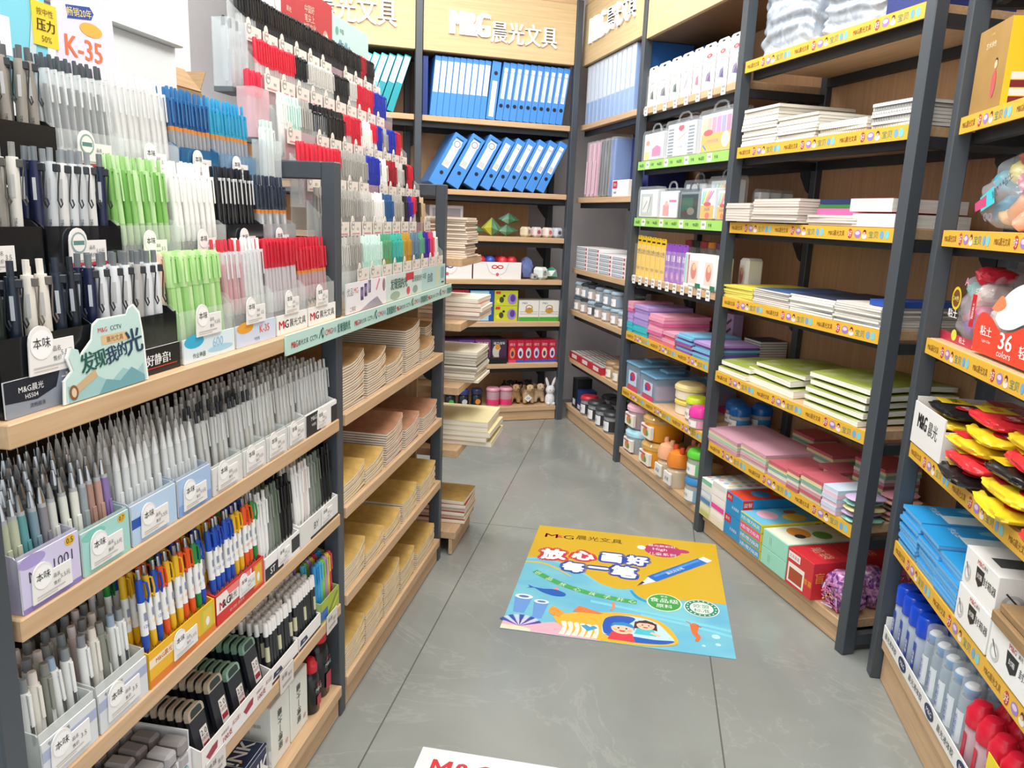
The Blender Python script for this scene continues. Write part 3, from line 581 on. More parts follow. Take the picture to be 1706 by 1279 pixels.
b.line(f, (-.08, .014), (-.03, .034), .012, mat('C9AC84'), 1.3e-3); b.oval(f, -.08, .014, .009, .011, mat('8A5A3A'), 1.5e-3); b.oval(f, -.08, .014, .005, .007, mat('D9C4A4'), 1.7e-3)
for i, (ch, px, pz, h) in enumerate((('发', -.045, .052, .03), ('现', -.018, .053, .026), ('我', .008, .055, .026), ('的', .033, .06, .022), ('光', .062, .068, .04))): b.text(f, ch, px, pz, h, mat('1E5A50') if i < 2 else mat('24405A'), lift=1.6e-3, bold=.012, rot=.12)
b.text(f, 'M&G', -.005, .095, .007, RED, lift=1.3e-3); b.text(f, 'CCTV', .025, .095, .007, BLK, lift=1.3e-3)
b.x = Matrix.Identity(4); part_sign = thing('table_sign', 'mint wave-shaped sign with brush lettering standing before the black pen cups', 'sign', UL, -.855, -.006, 1.2112, b, rx=-.06)
b = MB(); b.box(-.13, -.001, 0, .1, .001, .22, mat('7FD0E4', .4)); f = FRONT(-.001); b.text(f, '手', -.01, .165, .05, WHITE, bold=.015); b.text(f, '握', -.07, .17, .05, mat('4FB0D0'), bold=.015); b.rect(f, -.13, .07, .02, .13, mat('EAF6FA')); b.text(f, '业神器', -.06, .1, .03, mat('2A4A5A'), lift=1e-3); b.line(f, (.05, .01), (.085, .2), .014, mat('C6D8E0'), 1e-3); b.oval(f, -.08, .03, .05, .03, mat('A8E2EE'), 8e-4)
thing('promo_card', 'light blue promotion card with white lettering above the near pen cups', 'card', UL, -.73, .243, 1.65, b)
b = MB(); P = [(-.08, 0), (.08, 0), (.072, .1), (.068, .15), (.058, .165), (.05, .15), (.046, .132), (.036, .15), (.026, .16), (.02, .145), (.022, .12), (-.085, .125)]
b.prism(P, -.001, .001, mat('E6DCEE', .4), 'y'); f = FRONT(-.001); b.text(f, 'K-35', -.012, .045, .036, mat('E8734A'), bold=.012); b.flat(f, [(-.05, .09), (.012, .1), (.02, .112), (.01, .122), (-.052, .112), (-.046, .1)], mat('2A4AA0')); b.text(f, '畅销20年', -.018, .106, .015, mat('F4E27A'), lift=1e-3, rot=.12); b.oval(f, .01, .082, .03, .012, mat('F0B04A')); b.oval(f, -.02, .118, .022, .02, mat('F4F0F2'), 4e-4)
thing('promo_card', 'lilac promotion card with two rounded ears and orange lettering', 'card', UL, -.528, .243, 1.72, b)
b = MB(); b.box(-.028, -.001, 0, .028, .001, .07, mat('EFD23C', .4)); f = FRONT(-.001); b.text(f, '按中性', 0, .055, .012, mat('6A5A1A')); b.text(f, '压力', 0, .034, .02, mat('3A3210'), bold=.01); b.text(f, '50%', 0, .012, .01, mat('6A5A1A'))
thing('promo_card', 'small yellow promotion card between the blue and lilac cards', 'card', UL, -.634, .2405, 1.75, b)
# cartoon-free backing of the first gondola's stand
# ---- second board: mechanical pencils and clear pens in cups
Z = .9325
def card_1001(b, f, w, h): b.rect(f, -w / 2, 0, w / 2, h, mat('D2CCEA')); b.oval(f, -w * .3, h * .9, w * .22, h * .12, mat('A99AD2'), 8e-4); b.text(f, 'MG-1001', w * .0, h * .62, h * .2, mat('3A3A4A'), lift=1e-3); b.oval(f, w * .34, h * .9, w * .09, h * .1, mat('E0B43A'), 8e-4); b.text(f, '0.5', w * .34, h * .9, h * .1, BLK, lift=1e-3); b.rect(f, -w / 2, 0, w / 2, h * .1, mat('8E80BE'), 8e-4)
def card_mint(b, f, w, h): b.rect(f, -w / 2, 0, w / 2, h, mat('A5D8D0')); b.oval(f, w * .34, h * .88, w * .09, h * .1, mat('E0B43A'), 8e-4); b.text(f, '0.7', w * .34, h * .88, h * .1, BLK, lift=1e-3); b.oval(f, -w * .25, h * .86, w * .24, h * .12, mat('7FC8BC'), 8e-4)
def card_blue(b, f, w, h): b.rect(f, -w / 2, 0, w / 2, h, mat('B9D4EE')); b.rect(f, -w / 2, h * .42, -w * .15, h * .66, mat('2456B0'), 8e-4); b.text(f, '自动铅笔', w * .1, h * .18, h * .12, mat('3A5A9A'), lift=1e-3)
def card_blue2(b, f, w, h): b.rect(f, -w / 2, 0, w / 2, h, mat('A8C4E8')); b.rect(f, -w / 2, 0, w / 2, h * .3, mat('86A8DC'), 8e-4)
def card_grey(b, f, w, h): b.rect(f, -w / 2, 0, w / 2, h, mat('DEDEDC')); b.rect(f, -w * .4, h * .14, w * .3, h * .2, mat('9A9A98'), 8e-4); b.rect(f, -w * .4, h * .3, w * .1, h * .33, mat('B4B4B2'), 8e-4)
def card_bw(b, f, w, h): b.rect(f, -w / 2, 0, w / 2, h, WHITE); b.rect(f, -w / 2, 0, -w * .05, h, mat('24262A'), 8e-4); b.rect(f, w * .3, 0, w / 2, h * .8, mat('24262A'), 8e-4); b.text(f, 'M&G', -w * .27, h * .75, h * .2, WHITE, lift=1.1e-3); b.text(f, '中性笔', -w * .27, h * .45, h * .14, WHITE, lift=1.1e-3)
C2 = [(-1.05, -.936, card_1001, clear('D8D2F0', .45), 'lilac fronted cup of metal-tipped pencils on the second board', .085), (-.933, -.822, card_mint, clear('BFE4DE', .45), 'mint fronted cup of metal-tipped pencils on the second board', .075), (-.818, -.692, card_blue, clear('D4E4F4', .4), 'pale blue cup of white-tipped pencils on the second board', .075), (-.688, -.578, card_blue2, clear('C4D8F0', .4), 'deeper blue cup of white-tipped pencils on the second board', .075), (-.574, -.458, card_grey, FROST, 'frosted cup of clear pens beside the deeper blue cup', .06), (-.455, -.356, card_grey, FROST, 'frosted cup of clear pens, second from the deeper blue cup', .06), (-.353, -.252, card_grey, FROST, 'frosted cup of clear pens, third from the deeper blue cup', .06), (-.249, -.152, card_grey, FROST, 'frosted cup of clear pens beside the black and white carton', .06)]
for x0, x1, cf, bd, lb, ch in C2: cup(lb, UL, x0, x1, .008, .165, Z, ch, cf, (.075, .052, .008, {}), bd, ch * 1.15, ch - .004)
cup('black and white carton of clear pens next to the post, second board', UL, -.148, .046, .008, .15, Z, .058, card_bw, (.06, .05, .006, {}), WHITE, .08, .056)
DK = ['3C4247', '565C60', '2C3236', '4A4448']
F1 = ['B9C0A4', 'C2C8AE', '5FA0A4', '7E9AA8', '8C8A90', 'DADCD4']
F2 = ['E4E8DA', 'E8EAE0', '98A2A8', 'B08A7C', 'C0988A', '8E78B4']
def mp(F, lab):
    return lambda i, j: (('tipup', F[i], 'B8BCC0', CHROME), lab) if j == 0 else ('tipup', DK[(i + j) % 4], '8C9092', CHROME)
cluster(UL, -1.047, -.938, 6, .03, .03, 5, Z + .004, mp(F1, 'pastel mechanical pencil in the front row of the lilac cup'), 'mechanical_pencil', 'dark mechanical pencil with chrome cone behind the lilac card', 'pencil', 'dark pencils in the lilac cup', dz=.002)
cluster(UL, -.931, -.824, 6, .03, .03, 5, Z + .004, mp(F2, 'pale mechanical pencil in the front row of the mint cup'), 'mechanical_pencil', 'dark mechanical pencil with chrome cone behind the mint card', 'pencil', 'dark pencils in the mint cup', dz=.002)
CW = clear('F4F8F8', .72, .2)
cluster(UL, -.815, -.695, 6, .03, .03, 5, Z + .004, lambda i, j: ('tipup', CW, 'EDEFEE', mat('EEF0F0', .3)), 'mechanical_pencil', 'clear mechanical pencil with white cone in the pale blue cup', 'pencil', 'clear pencils in the pale blue cup', dz=.002)
cluster(UL, -.685, -.581, 5, .03, .03, 5, Z + .004, lambda i, j: ('tipup', CW, 'EDEFEE', mat('EEF0F0', .3)), 'mechanical_pencil', 'clear mechanical pencil with white cone in the deeper blue cup', 'pencil', 'clear pencils in the deeper blue cup', dz=.002)
CG = clear('F0F2F0', .55, .15)
for k, (x0, x1) in enumerate(((-.571, -.461), (-.452, -.359), (-.35, -.255), (-.246, -.155))):
    wh = ('first', 'second', 'third', 'fourth')[k]
    cluster(UL, x0, x1, 5, .03, .03, 5, Z + .004, lambda i, j: ('clearclick', CG, 'F0F0EE' if (i + j) % 3 else 'C9C09A', '30343A' if k in (0, 1) and j < 2 else 'D8DAD8'), 'clear_gel_pen', 'clear gel pen in the ' + wh + ' frosted cup from the blue cups', 'pen', 'clear pens in the ' + wh + ' frosted cup')
cluster(UL, -.144, .042, 10, .026, .028, 5, Z + .004, lambda i, j: ('clearclick', CG, 'C9CBCC', 'D4D6D6'), 'clear_gel_pen', 'clear gel pen in the black and white carton by the post', 'pen', 'clear pens in the carton by the post')
# ---- third board: stout pencils, ballpoints, slim pens
Z = .6545
def card_stout(b, f, w, h): b.rect(f, -w / 2, 0, w / 2, h, mat('DADDE0')); b.rect(f, -w / 2, h * .55, w / 2, h * .8, mat('A9B2D0'), 8e-4); b.text(f, '专注自动铅笔', -w * .2, h * .9, h * .1, mat('4A5560'), lift=1e-3)
for x0, x1, lb in ((-1.045, -.93, 'clear cup of stout pencils at the near end of the third board'), (-.926, -.803, 'clear cup of stout pencils beside the yellow carton')):
    cup(lb, UL, x0, x1, .008, .16, Z, .085, card_stout, (.08, .055, .012, {}), FROST, .095, .07)
FC = ['EDEEEC', 'EDEEEC', '9FA594', 'E9E4DA', 'EDEEEC', 'E6CFC8', '8D8F86', 'EDEEEC']
FB = ['8E9499', '9FB6CC', '8E9499', 'EDE4DC', '8E9499', 'EFE2E0', '8B8C88', '8E9499']
def stout(i, j): k = (i * 3 + j * 2) % 8; return ('fat', FC[k] if j < 3 else '6E6A66', FB[k] if j < 3 else '5A5654', FC[k])
cluster(UL, -1.04, -.934, 5, .032, .033, 4, Z + .006, stout, 'mechanical_pencil', 'stout pale mechanical pencil in the near clear cup, third board', 'pencil', 'stout pencils in the near cup', jit=.002)
cluster(UL, -.921, -.807, 5, .032, .033, 4, Z + .006, stout, 'mechanical_pencil', 'stout pale mechanical pencil in the cup beside the yellow carton', 'pencil', 'stout pencils beside the yellow carton', jit=.002)
def carton_tray(label, U, x0, x1, y, d, z, hf, hb, col, art, inner=None, tag_=None, name='pen_carton', step=0):
    r = thing(name, label, 'carton', U, (x0 + x1) / 2, y, z); w = x1 - x0; a = w / 2 - .001; c = mat(col, .5) if isinstance(col, str) else col; ic = inner or c; t = .0025
    b = MB(); b.box(-a, 0, 0, a, d, t, ic); b.box(-a, 0, t, a, t, hf, c); b.box(-a, d - t, t, a, d, hb, c); P = [(t, t), (d - t, t), (d - t, hb), (d * .3, hf + (hb - hf) * .4), (t, hf)]
    b.prism(P, -a, -a + t, c, 'x'); b.prism(P, a - t, a, c, 'x'); art(b, FRONT(0), 2 * a, hf); part('tray', b, r)
    if step: b = MB(); b.box(-a + t + .0005, t + .0005, t + .0005, a - t - .0005, d - t - .0005, step, ic); part('insert', b, r)
    if tag_: tw, th, tx, tz = tag_; part('price_tag', price_tag(tw, th), r, (tx, -.003, tz))
    return r
def art_yellow(b, f, w, h): b.rect(f, -w / 2, 0, w / 2, h, mat('F0B81E')); b.rect(f, -w / 2, 0, w / 2, h * .22, mat('E87E22'), 8e-4); b.rect(f, -w / 2, h * .55, -w * .12, h * .8, mat('F7E9C4'), 8e-4); b.text(f, 'M&G晨光', -w * .3, h * .68, h * .16, RED, lift=1.1e-3); b.text(f, 'PENCIL', w * .1, h * .32, h * .16, mat('7A3A12'), lift=1.1e-3, bold=.01); b.rect(f, w * .27, h * .25, w * .47, h * .95, mat('C8CC3A'), 8e-4); b.rect(f, w * .3, h * .32, w * .44, h * .88, mat('E9C64A'), 1e-3); b.oval(f, w * .37, h * .5, w * .03, h * .14, WHITE, 1.2e-3)
def art_red(b, f, w, h): b.rect(f, -w / 2, 0, w / 2, h, mat('D8302E')); b.rect(f, -w / 2, h * .38, w * .22, h * .95, mat('F6EDEA'), 8e-4); b.flat(f, [(-w * .3, h * .95), (w * .2, h * .95), (w * .2, h * .7), (-w * .25, h * .72)], mat('F0837E'), 9e-4); b.text(f, 'M', -w * .4, h * .58, h * .26, RED, lift=1.1e-3, bold=.015); b.text(f, '&G', -w * .31, h * .58, h * .26, BLK, lift=1.1e-3, bold=.01); b.text(f, '晨光', -w * .18, h * .58, h * .22, BLK, lift=1.1e-3); b.text(f, 'BP-3081 圆珠笔', -w * .1, h * .18, h * .12, mat('F4C8C0'), lift=1e-3); b.rect(f, w * .26, h * .12, w * .47, h * .95, mat('E07A22'), 8e-4); b.rect(f, w * .29, h * .2, w * .44, h * .88, mat('E9B43A'), 1e-3); b.oval(f, w * .365, h * .45, w * .03, h * .16, WHITE, 1.2e-3)
carton_tray('yellow carton of colourful ballpoints on the third board', UL, -.8, -.588, .004, .16, Z, .068, .1, 'F0B81E', art_yellow, None, (.075, .05, .0, .014), step=.052)
carton_tray('red carton of blue and yellow ballpoints on the third board', UL, -.584, -.384, .004, .16, Z, .068, .1, 'D8302E', art_red, mat('F08A84'), (.065, .045, .02, .02), step=.054)
BC = ['1D4FB8', 'E9B81E', '1D4FB8', 'E8571E', 'E9B81E', 'E9B81E', 'E8571E', 'E8571E', '1E8A3A']
NM = {'1D4FB8': 'blue', 'E9B81E': 'yellow', 'E8571E': 'orange', '1E8A3A': 'green', 'D8302E': 'red'}
def balls(cols, where):
    def f(i, j):
        a = cols[(i + j * 4) % len(cols)]; return (('ball', a, a), NM[a] + ' and white ballpoint in the ' + where)
    return f
cluster(UL, -.795, -.593, 10, .016, .032, 4, Z + .054, balls(BC, 'yellow carton of the third board'), 'ballpoint_pen', 'x', 'pen', 'ballpoints in the yellow carton', jit=.002, dz=.003)
cluster(UL, -.579, -.389, 10, .016, .032, 4, Z + .056, balls(['1D4FB8', '1D4FB8', '1D4FB8', '1D4FB8', '1D4FB8', 'E9B81E', 'E9B81E', 'E8571E', 'E8571E', '1E8A3A'], 'red carton of the third board'), 'ballpoint_pen', 'x', 'pen', 'ballpoints in the red carton', jit=.002, dz=.003)
def art_bw(b, f, w, h): b.rect(f, -w / 2, 0, w / 2, h, WHITE); b.rect(f, -w / 2, 0, w * .0, h * .55, mat('1F2226'), 8e-4); b.text(f, 'ST', -w * .3, h * .3, h * .3, WHITE, lift=1.1e-3, bold=.01); b.rect(f, w * .25, h * .2, w * .5, h * .85, mat('2C2E32'), 8e-4)
def art_by(b, f, w, h): b.rect(f, -w / 2, 0, w / 2, h, mat('E4E4E2')); b.text(f, 'BY', -w * .1, h * .5, h * .3, mat('3A3A3C'), lift=1e-3); b.rect(f, -w * .25, 0, w * .5, h * .12, mat('2A2A2C'), 8e-4)
carton_tray('white and black carton of slim grey pens on the third board', UL, -.38, -.2, .004, .16, Z, .055, .085, 'F2F2F0', art_bw, None, (.06, .045, .0, .01), step=.04)
carton_tray('white carton of slim pens next to the post on the third board', UL, -.197, .044, .004, .16, Z, .06, .095, 'F2F2F0', art_by, None, (.07, .05, .04, .012), step=.045)
def slim(cols, where):
    def f(i, j):
        a = cols[(i + 0 * j) % len(cols)]; n = {'F0F0EE': 'white', '8A918A': 'grey', '6E7A6C': 'sage', '17191C': 'black', 'E2D4D0': 'pink'}[a]; return (('slim', a, a), n + ' slim retractable pen in the ' + where)
    return f
cluster(UL, -.376, -.204, 11, .02, .03, 4, Z + .042, slim(['F0F0EE', 'F0F0EE', 'F0F0EE', '8A918A', '8A918A', '6E7A6C', '6E7A6C', '17191C', '17191C', '17191C', '17191C'], 'white and black carton'), 'slim_pen', 'x', 'pen', 'slim pens in the white and black carton')
cluster(UL, -.192, .04, 13, .02, .03, 4, Z + .047, slim(['F0F0EE', 'F0F0EE', 'F0F0EE', 'E2D4D0', 'F0F0EE', '8A918A', '8A918A', '6E7A6C', '6E7A6C', '17191C', '17191C', '17191C', '17191C'], 'white carton by the post, third board'), 'slim_pen', 'x', 'pen', 'slim pens in the white carton by the post')
# ---- fourth board: erasers, lead cases, lead tubes, bright markers
Z = .3775
def bagmesh(w, d, h, mt, seed=0, amp=.01, nu=26, nv=14, pinch=.25):
    """a soft, lumpy, closed pouch standing on z=0, centred in x, front at y=0"""
    rnd = random.Random(seed); ph = [rnd.uniform(0, 6.28) for _ in range(8)]
    def fn(u, v):
        t = 2 * math.pi * u; zz = v; pr = (math.sin(math.pi * min(max(zz * .92 + .06, 0), 1))) ** .35
        if v in (0., 1.): pr = .02 if v == 1. else .05
        c, s_ = math.cos(t), math.sin(t); e = .55
        x = math.copysign(abs(c) ** e, c); y = math.copysign(abs(s_) ** e, s_)
        n = amp * (math.sin(5 * t + 9 * v + ph[0]) * .6 + math.sin(9 * t - 13 * v + ph[1]) * .4 + math.sin(17 * v + 3 * t + ph[2]) * .4 + math.sin(14 * t + 21 * v + ph[3]) * .25)
        k = pr * (1 - pinch * v * v)
        return ((w / 2 * k + n * pr) * x, d / 2 + (d / 2 * k + n * pr) * y, h * v + (n * .6 * (1 - v) * v * 4 if 0 < v < 1 else 0))
    m = MB(); m.grid(fn, nu, nv, mt, True, True); return m
r = thing('eraser_carton', 'white lidless carton of grey wrapped erasers below the stout pencils', 'carton', UL, -.79, .02, Z)
b = MB(); c = mat('E4E4E8'); b.box(-.12, 0, 0, .12, .2, .003, c); b.box(-.12, 0, .003, .12, .003, .06, c); b.box(-.12, .197, .003, .12, .2, .12, c); b.box(-.12, .003, .003, -.117, .197, .1, c); b.box(.117, .003, .003, .12, .197, .1, c); part('tray', b, r)
EM = [MB().box(-.016, -.025, 0, .016, .025, .03, mat('8F8B8A', .5), .006), MB().box(-.016, -.025, 0, .016, .025, .03, mat('7FA8A6', .5), .006), MB().box(-.016, -.025, 0, .016, .025, .03, mat('A9A6A8', .5), .006)]
EM = [m.mesh('eraser') for m in EM]; EN = ['grey', 'teal', 'pale']
for k in range(3):
    for i in range(6):
        for j in range(3):
            q = 1 if (k == 0 and j == 0) else (0 if (i + j + k) % 3 else 2)
            thing('eraser', EN[q] + ' wrapped eraser heaped in the white carton below the stout pencils', 'eraser', UL, -.79 - .094 + i * .0376, .04 + j * .06, Z + .004 + k * .0315, EM[q], EN[q] + ' erasers in the white carton', random.uniform(-.08, .08))
def lead_case(top):
    k = ('lead', top)
    if k in PC: return PC[k]
    w, h, t = .026, .118, .009; P = [(-w, 0), (w, 0), (w, h * .86)] + [(w - .012 + .012 * math.cos(a), h - .012 + .012 * math.sin(a)) for a in (0, .5, 1.07, 1.57)] + [(-w + .012 - .012 * math.sin(a), h - .012 + .012 * math.cos(a)) for a in (0, .5, 1.07, 1.57)]
    m = MB(); m.prism(P, 0, t, mat('23262E', .3), 'y'); f = FRONT(0)
    m.rect(f, -.004, .012, .021, .066, mat('E6E2DC')); m.text(f, '2.0', .008, .055, .012, BLK, lift=1e-3); m.rect(f, -.002, .02, .019, .032, mat('A02A3A'), 9e-4); m.text(f, '100支', .0085, .042, .009, mat('8A2A36'), lift=1e-3)
    m2 = MB(); P2 = [p for p in P if p[1] > h * .82]; P2 = [(w * 1.02, h * .82), ] + [(x * 1.03, z * 1.01) for x, z in P2 if z > h * .83] + [(-w * 1.02, h * .82)]
    m2.prism(P2, -.0008, t + .0008, mat(top, .4), 'y'); m2.flat(FRONT(-.0008), [(x * .72, h * .8 + (z - h * .8) * .72 + .004) for x, z in P2], mat('2B3A38', .3))
    PC[k] = [('case_body', m.mesh('case_body')), ('case_lid', m2.mesh('case_lid'))]; return PC[k]
def art_lead(b, f, w, h):
    b.rect(f, -w / 2, 0, w / 2, h, mat('EFEBE8'))
    for o in (-.25, .25):
        b.text(f, '100支', w * (o + .08), h * .38, h * .3, mat('A8283C'), lift=1e-3, bold=.01); b.text(f, '树脂铅芯', w * (o + .05), h * .68, h * .14, mat('7A4A4A'), lift=1e-3); b.text(f, '买2送1', w * (o + .2), h * .62, h * .22, mat('A8283C'), lift=1e-3); b.flat(f, [(w * (o - .2), h * .55), (w * (o - .12), h * .7), (w * (o - .05), h * .72), (w * (o - .06), h * .4), (w * (o - .16), h * .28)], mat('A02A40'), 1.1e-3)
carton_tray('white carton with red lettering holding black lead cases, fourth board', UL, -.668, -.37, .0, .24, Z, .05, .11, 'EFEBE8', art_lead, None, None, 'lead_carton')
for k, (cx, top, nm, dzz) in enumerate(((-.628, 'B8A894', 'beige', 0), (-.556, 'B8A894', 'beige', .018), (-.484, '8FB09C', 'green', .0), (-.414, '7FA48E', 'green', .022))):
    for j in range(11):
        r = thing('lead_case', nm + '-topped black lead case, ' + ('near' if k % 2 == 0 else 'far') + ' ' + nm + ' row of the white carton', 'lead case', UL, cx, .012 + j * .0185, Z + .006 + dzz, None, nm + ' lead cases, row ' + ('near', 'far')[k % 2], 0, -.2)
        for n, me in lead_case(top): link(n, me, r)
def art_tube(b, f, w, h): b.rect(f, -w / 2, 0, w / 2, h, mat('F2F0EE')); b.rect(f, -w / 2, 0, w / 2, h * .16, mat('3A2C2C'), 8e-4); b.flat(f, [(-w * .45, h * .3), (-w * .1, h * .3), (-w * .16, h * .62), (-w * .42, h * .66)], mat('22304E'), 9e-4); b.text(f, 'M&G', -w * .28, h * .47, h * .12, WHITE, lift=1.1e-3)
for x0, x1, lb in ((-.366, -.222, 'white carton of lead tubes beside the lead cases, fourth board'), (-.219, -.083, 'white carton of lead tubes beside the bright markers')):
    carton_tray(lb, UL, x0, x1, .004, .2, Z, .042, .06, 'F4F2F0', art_tube, None, None, 'lead_carton', .024)
    w_ = 'beside the lead cases' if x0 < -.3 else 'beside the bright markers'
    cluster(UL, x0 + .004, x1 - .004, 9, .016, .021, 8, Z + .026, lambda i, j: ('tube', '23272A', 'EDEAE8', 'CFCBA8' if (i * 5 + j * 3) % 4 == 0 else None), 'lead_tube', 'black lead tube with white cap in the carton ' + w_, 'lead tube', 'lead tubes in the carton ' + w_, rx=-.05, jit=.001, mk=pen)
def art_mk(b, f, w, h): b.rect(f, -w / 2, 0, w / 2, h, mat('A8B83A')); b.rect(f, -w / 2, h * .1, -w * .15, h * .6, mat('2A6AB8'), 8e-4); b.line(f, (-w * .1, h * .2), (w * .4, h * .8), .008, mat('6E8A22'), 9e-4); b.line(f, (w * .0, h * .1), (w * .45, h * .6), .006, mat('D8D84A'), 9e-4)
carton_tray('lime carton of bright markers next to the post on the fourth board', UL, -.079, .046, .004, .19, Z, .062, .08, clear('C8E08A', .6), art_mk, None, None, 'marker_carton')
MK = [('2F8FD0', 'blue'), ('3FA8DC', 'blue'), ('5CC0E0', 'blue'), ('8ACB3A', 'green'), ('C89AD8', 'violet'), ('E0D24A', 'yellow'), ('D83A5A', 'red')]
cluster(UL, -.074, .042, 7, .024, .032, 5, Z + .006, lambda i, j: (('high', MK[(i + 2 * j) % 7][0], MK[(i + 2 * j) % 7][0]), MK[(i + 2 * j) % 7][1] + ' marker standing in the lime carton by the post'), 'marker_pen', 'x', 'marker', 'markers in the lime carton', rx=-.04)
for i, x in enumerate((-.02, -.3, -.62)):
    b = MB(); b.box(-.035, -.001, 0, .035, .001, .055, mat('DCD6D2', .5)); f = FRONT(-.001); b.text(f, '本味', -.015, .04, .014, mat('6A6A6A')); b.rect(f, -.025, .012, .02, .018, mat('A8A4A0')); b.text(f, '售价', .015, .03, .01, mat('777777')); part('price_card', b, L1, (x, -.0025, .335))
# ---- bottom board: ink boxes, white boxes, glue bottles
Z = .1085
def ink_box(sz=(.1, .08, .085)):
    w, d, h = sz; b = MB(); nv = mat('1D2A50', .4); b.box(-w / 2, 0, 0, w / 2, d, h, nv, .002)
    for f, ww, hh, oy in ((FRONT(0), w, h, 0), (TOP(h, 0, 0), w, d, 0), (RIGHT(w / 2, 0, 0), d, h, 1)):
        x0 = 0 if oy else -ww / 2; wh = mat('E8EAF0')
        for a, c in (((x0 + .005, .005), (x0 + ww - .005, .005)), ((x0 + .005, hh - .005), (x0 + ww - .005, hh - .005)), ((x0 + .005, .005), (x0 + .005, hh - .005)), ((x0 + ww - .005, .005), (x0 + ww - .005, hh - .005))): b.line(f, a, c, .0016, wh)
        b.text(f, '!NK', x0 + ww / 2, hh * .52, hh * .45, WHITE, bold=.012); b.oval(f, x0 + ww * .2, hh * .3, ww * .03, hh * .05, mat('F0C23A'), 1.2e-3)
    return b
for k, (x, y, z, nm) in enumerate(((-.40, .03, Z, 'front navy ink box with white lettering on the bottom board'), (-.40, .118, Z, 'navy ink box behind the front one on the bottom board'), (-.51, .03, Z, 'navy ink box on the near side of the front one, bottom board'), (-.51, .118, Z, 'navy ink box at the near rear of the bottom board group'), (-.40, .206, Z, 'rearmost navy ink box in line with the front one'))):
    thing('ink_box', nm, 'box', UL, x, y, z, ink_box((.102, .082, .1)))
def white_box(col='ECEEE6'):
    b = MB(); b.box(-.05, 0, 0, .05, .13, .175, mat(col, .5), .002); f = FRONT(0); b.text(f, '墨汁一得阁', -.005, .09, .022, mat('3E4A40'), rot=R(-90), bold=.005); b.text(f, '印', .028, .03, .014, RED, lift=1e-3); b.text(TOP(.175, 0, 0), '墨汁', 0, .04, .028, mat('4A3A3A')); b.rect(TOP(.175, 0, 0), -.035, .07, .035, .115, mat('7A5A58'))
    b.text(LEFT(-.05, 0, 0), '使用说明', -.05, .12, .01, mat('8A8A86')); b.text(LEFT(-.05, 0, 0), '书画专用', -.08, .1, .01, mat('8A8A86')); return b
for x, y, nm in ((-.275, .03, 'white ink carton beside the navy ink box'), (-.168, .03, 'white ink carton beside the black glue bottles'), (-.275, .1605 + .005, 'white ink carton behind the one by the navy box')):
    thing('ink_carton', nm, 'box', UL, x, y, Z, white_box('ECEEE6' if y < .1 else 'DAD6D8'))
def glue_bottle(s):
    a = MB(); k = s; a.lathe([(0, 0), (.03 * k, 0), (.033 * k, .004), (.033 * k, .12 * k), (.028 * k, .135 * k), (.02 * k, .142 * k), (0, .142 * k)], mat('1A1C20', .22), 18, 0, 0, 1, .8); f = FRONT(-.0268 * k)
    a.rect(f, -.012 * k, .02, .016 * k, .06 * k, mat('B8324A'), 1e-3); a.text(f, 'M&G', .0, .085 * k, .012, mat('D8D8D8'), lift=1e-3); a.text(f, '墨汁', .002, .1 * k, .012, mat('C83A4A'), lift=1e-3)
    c = MB(); c.lathe([(.0205 * k, .142 * k), (.0225 * k, .145 * k), (.0225 * k, .168 * k), (.017 * k, .172 * k), (.015 * k, .186 * k), (.008 * k, .192 * k), (0, .192 * k)], mat('D22030', .35), 16); return a, c
for x, y, s, nm in ((-.075, .04, .86, 'short black bottle with red cap beside the white carton'), (.006, .055, 1.18, 'tall black bottle with red cap against the post'), (-.085, .14, .95, 'black bottle with red cap behind the short one')):
    r = thing('ink_bottle', nm, 'bottle', UL, x, y, Z); a, c = glue_bottle(s); part('bottle_body', a, r); part('cap', c, r)
# ---------------------------------------------------------------- stepped pen rack of the second gondola
rk = thing('pen_rack', 'tall clear stepped pen rack with rows of white price labels', 'rack', UL, 0, 0, 1.2105)
TY = [.012, .066, .112, .166, .226, .276]; TZ = [1.29, 1.42, 1.54, 1.662, 1.796, 1.92]; RX0, RX1 = .105, 1.15
for k in range(6):
    z0 = TZ[k] - 1.2105 - .043; y = TY[k]; b = MB(); b.box(RX0, y + .001, z0, RX1, y + .04, z0 + .003, ACRY); b.box(RX0, y + .0405, 0 if k == 0 else TZ[k - 1] - 1.2105, RX1, y + .0425, z0 + .14, clear('DDE4E4', .35)); b.box(RX0, y + .001, z0 + .003, RX1, y + .003, z0 + .08, clear('C8A8AC', .5) if k else ACRY); part('tier_tray', b, rk)
    for xe in (RX0 - .003, RX1): b = MB(); b.prism([(y, z0), (y + .043, z0), (y + .043, z0 + .14), (y, z0 + .1)], xe, xe + .003, ACRY, 'x'); part('end_panel', b, rk)
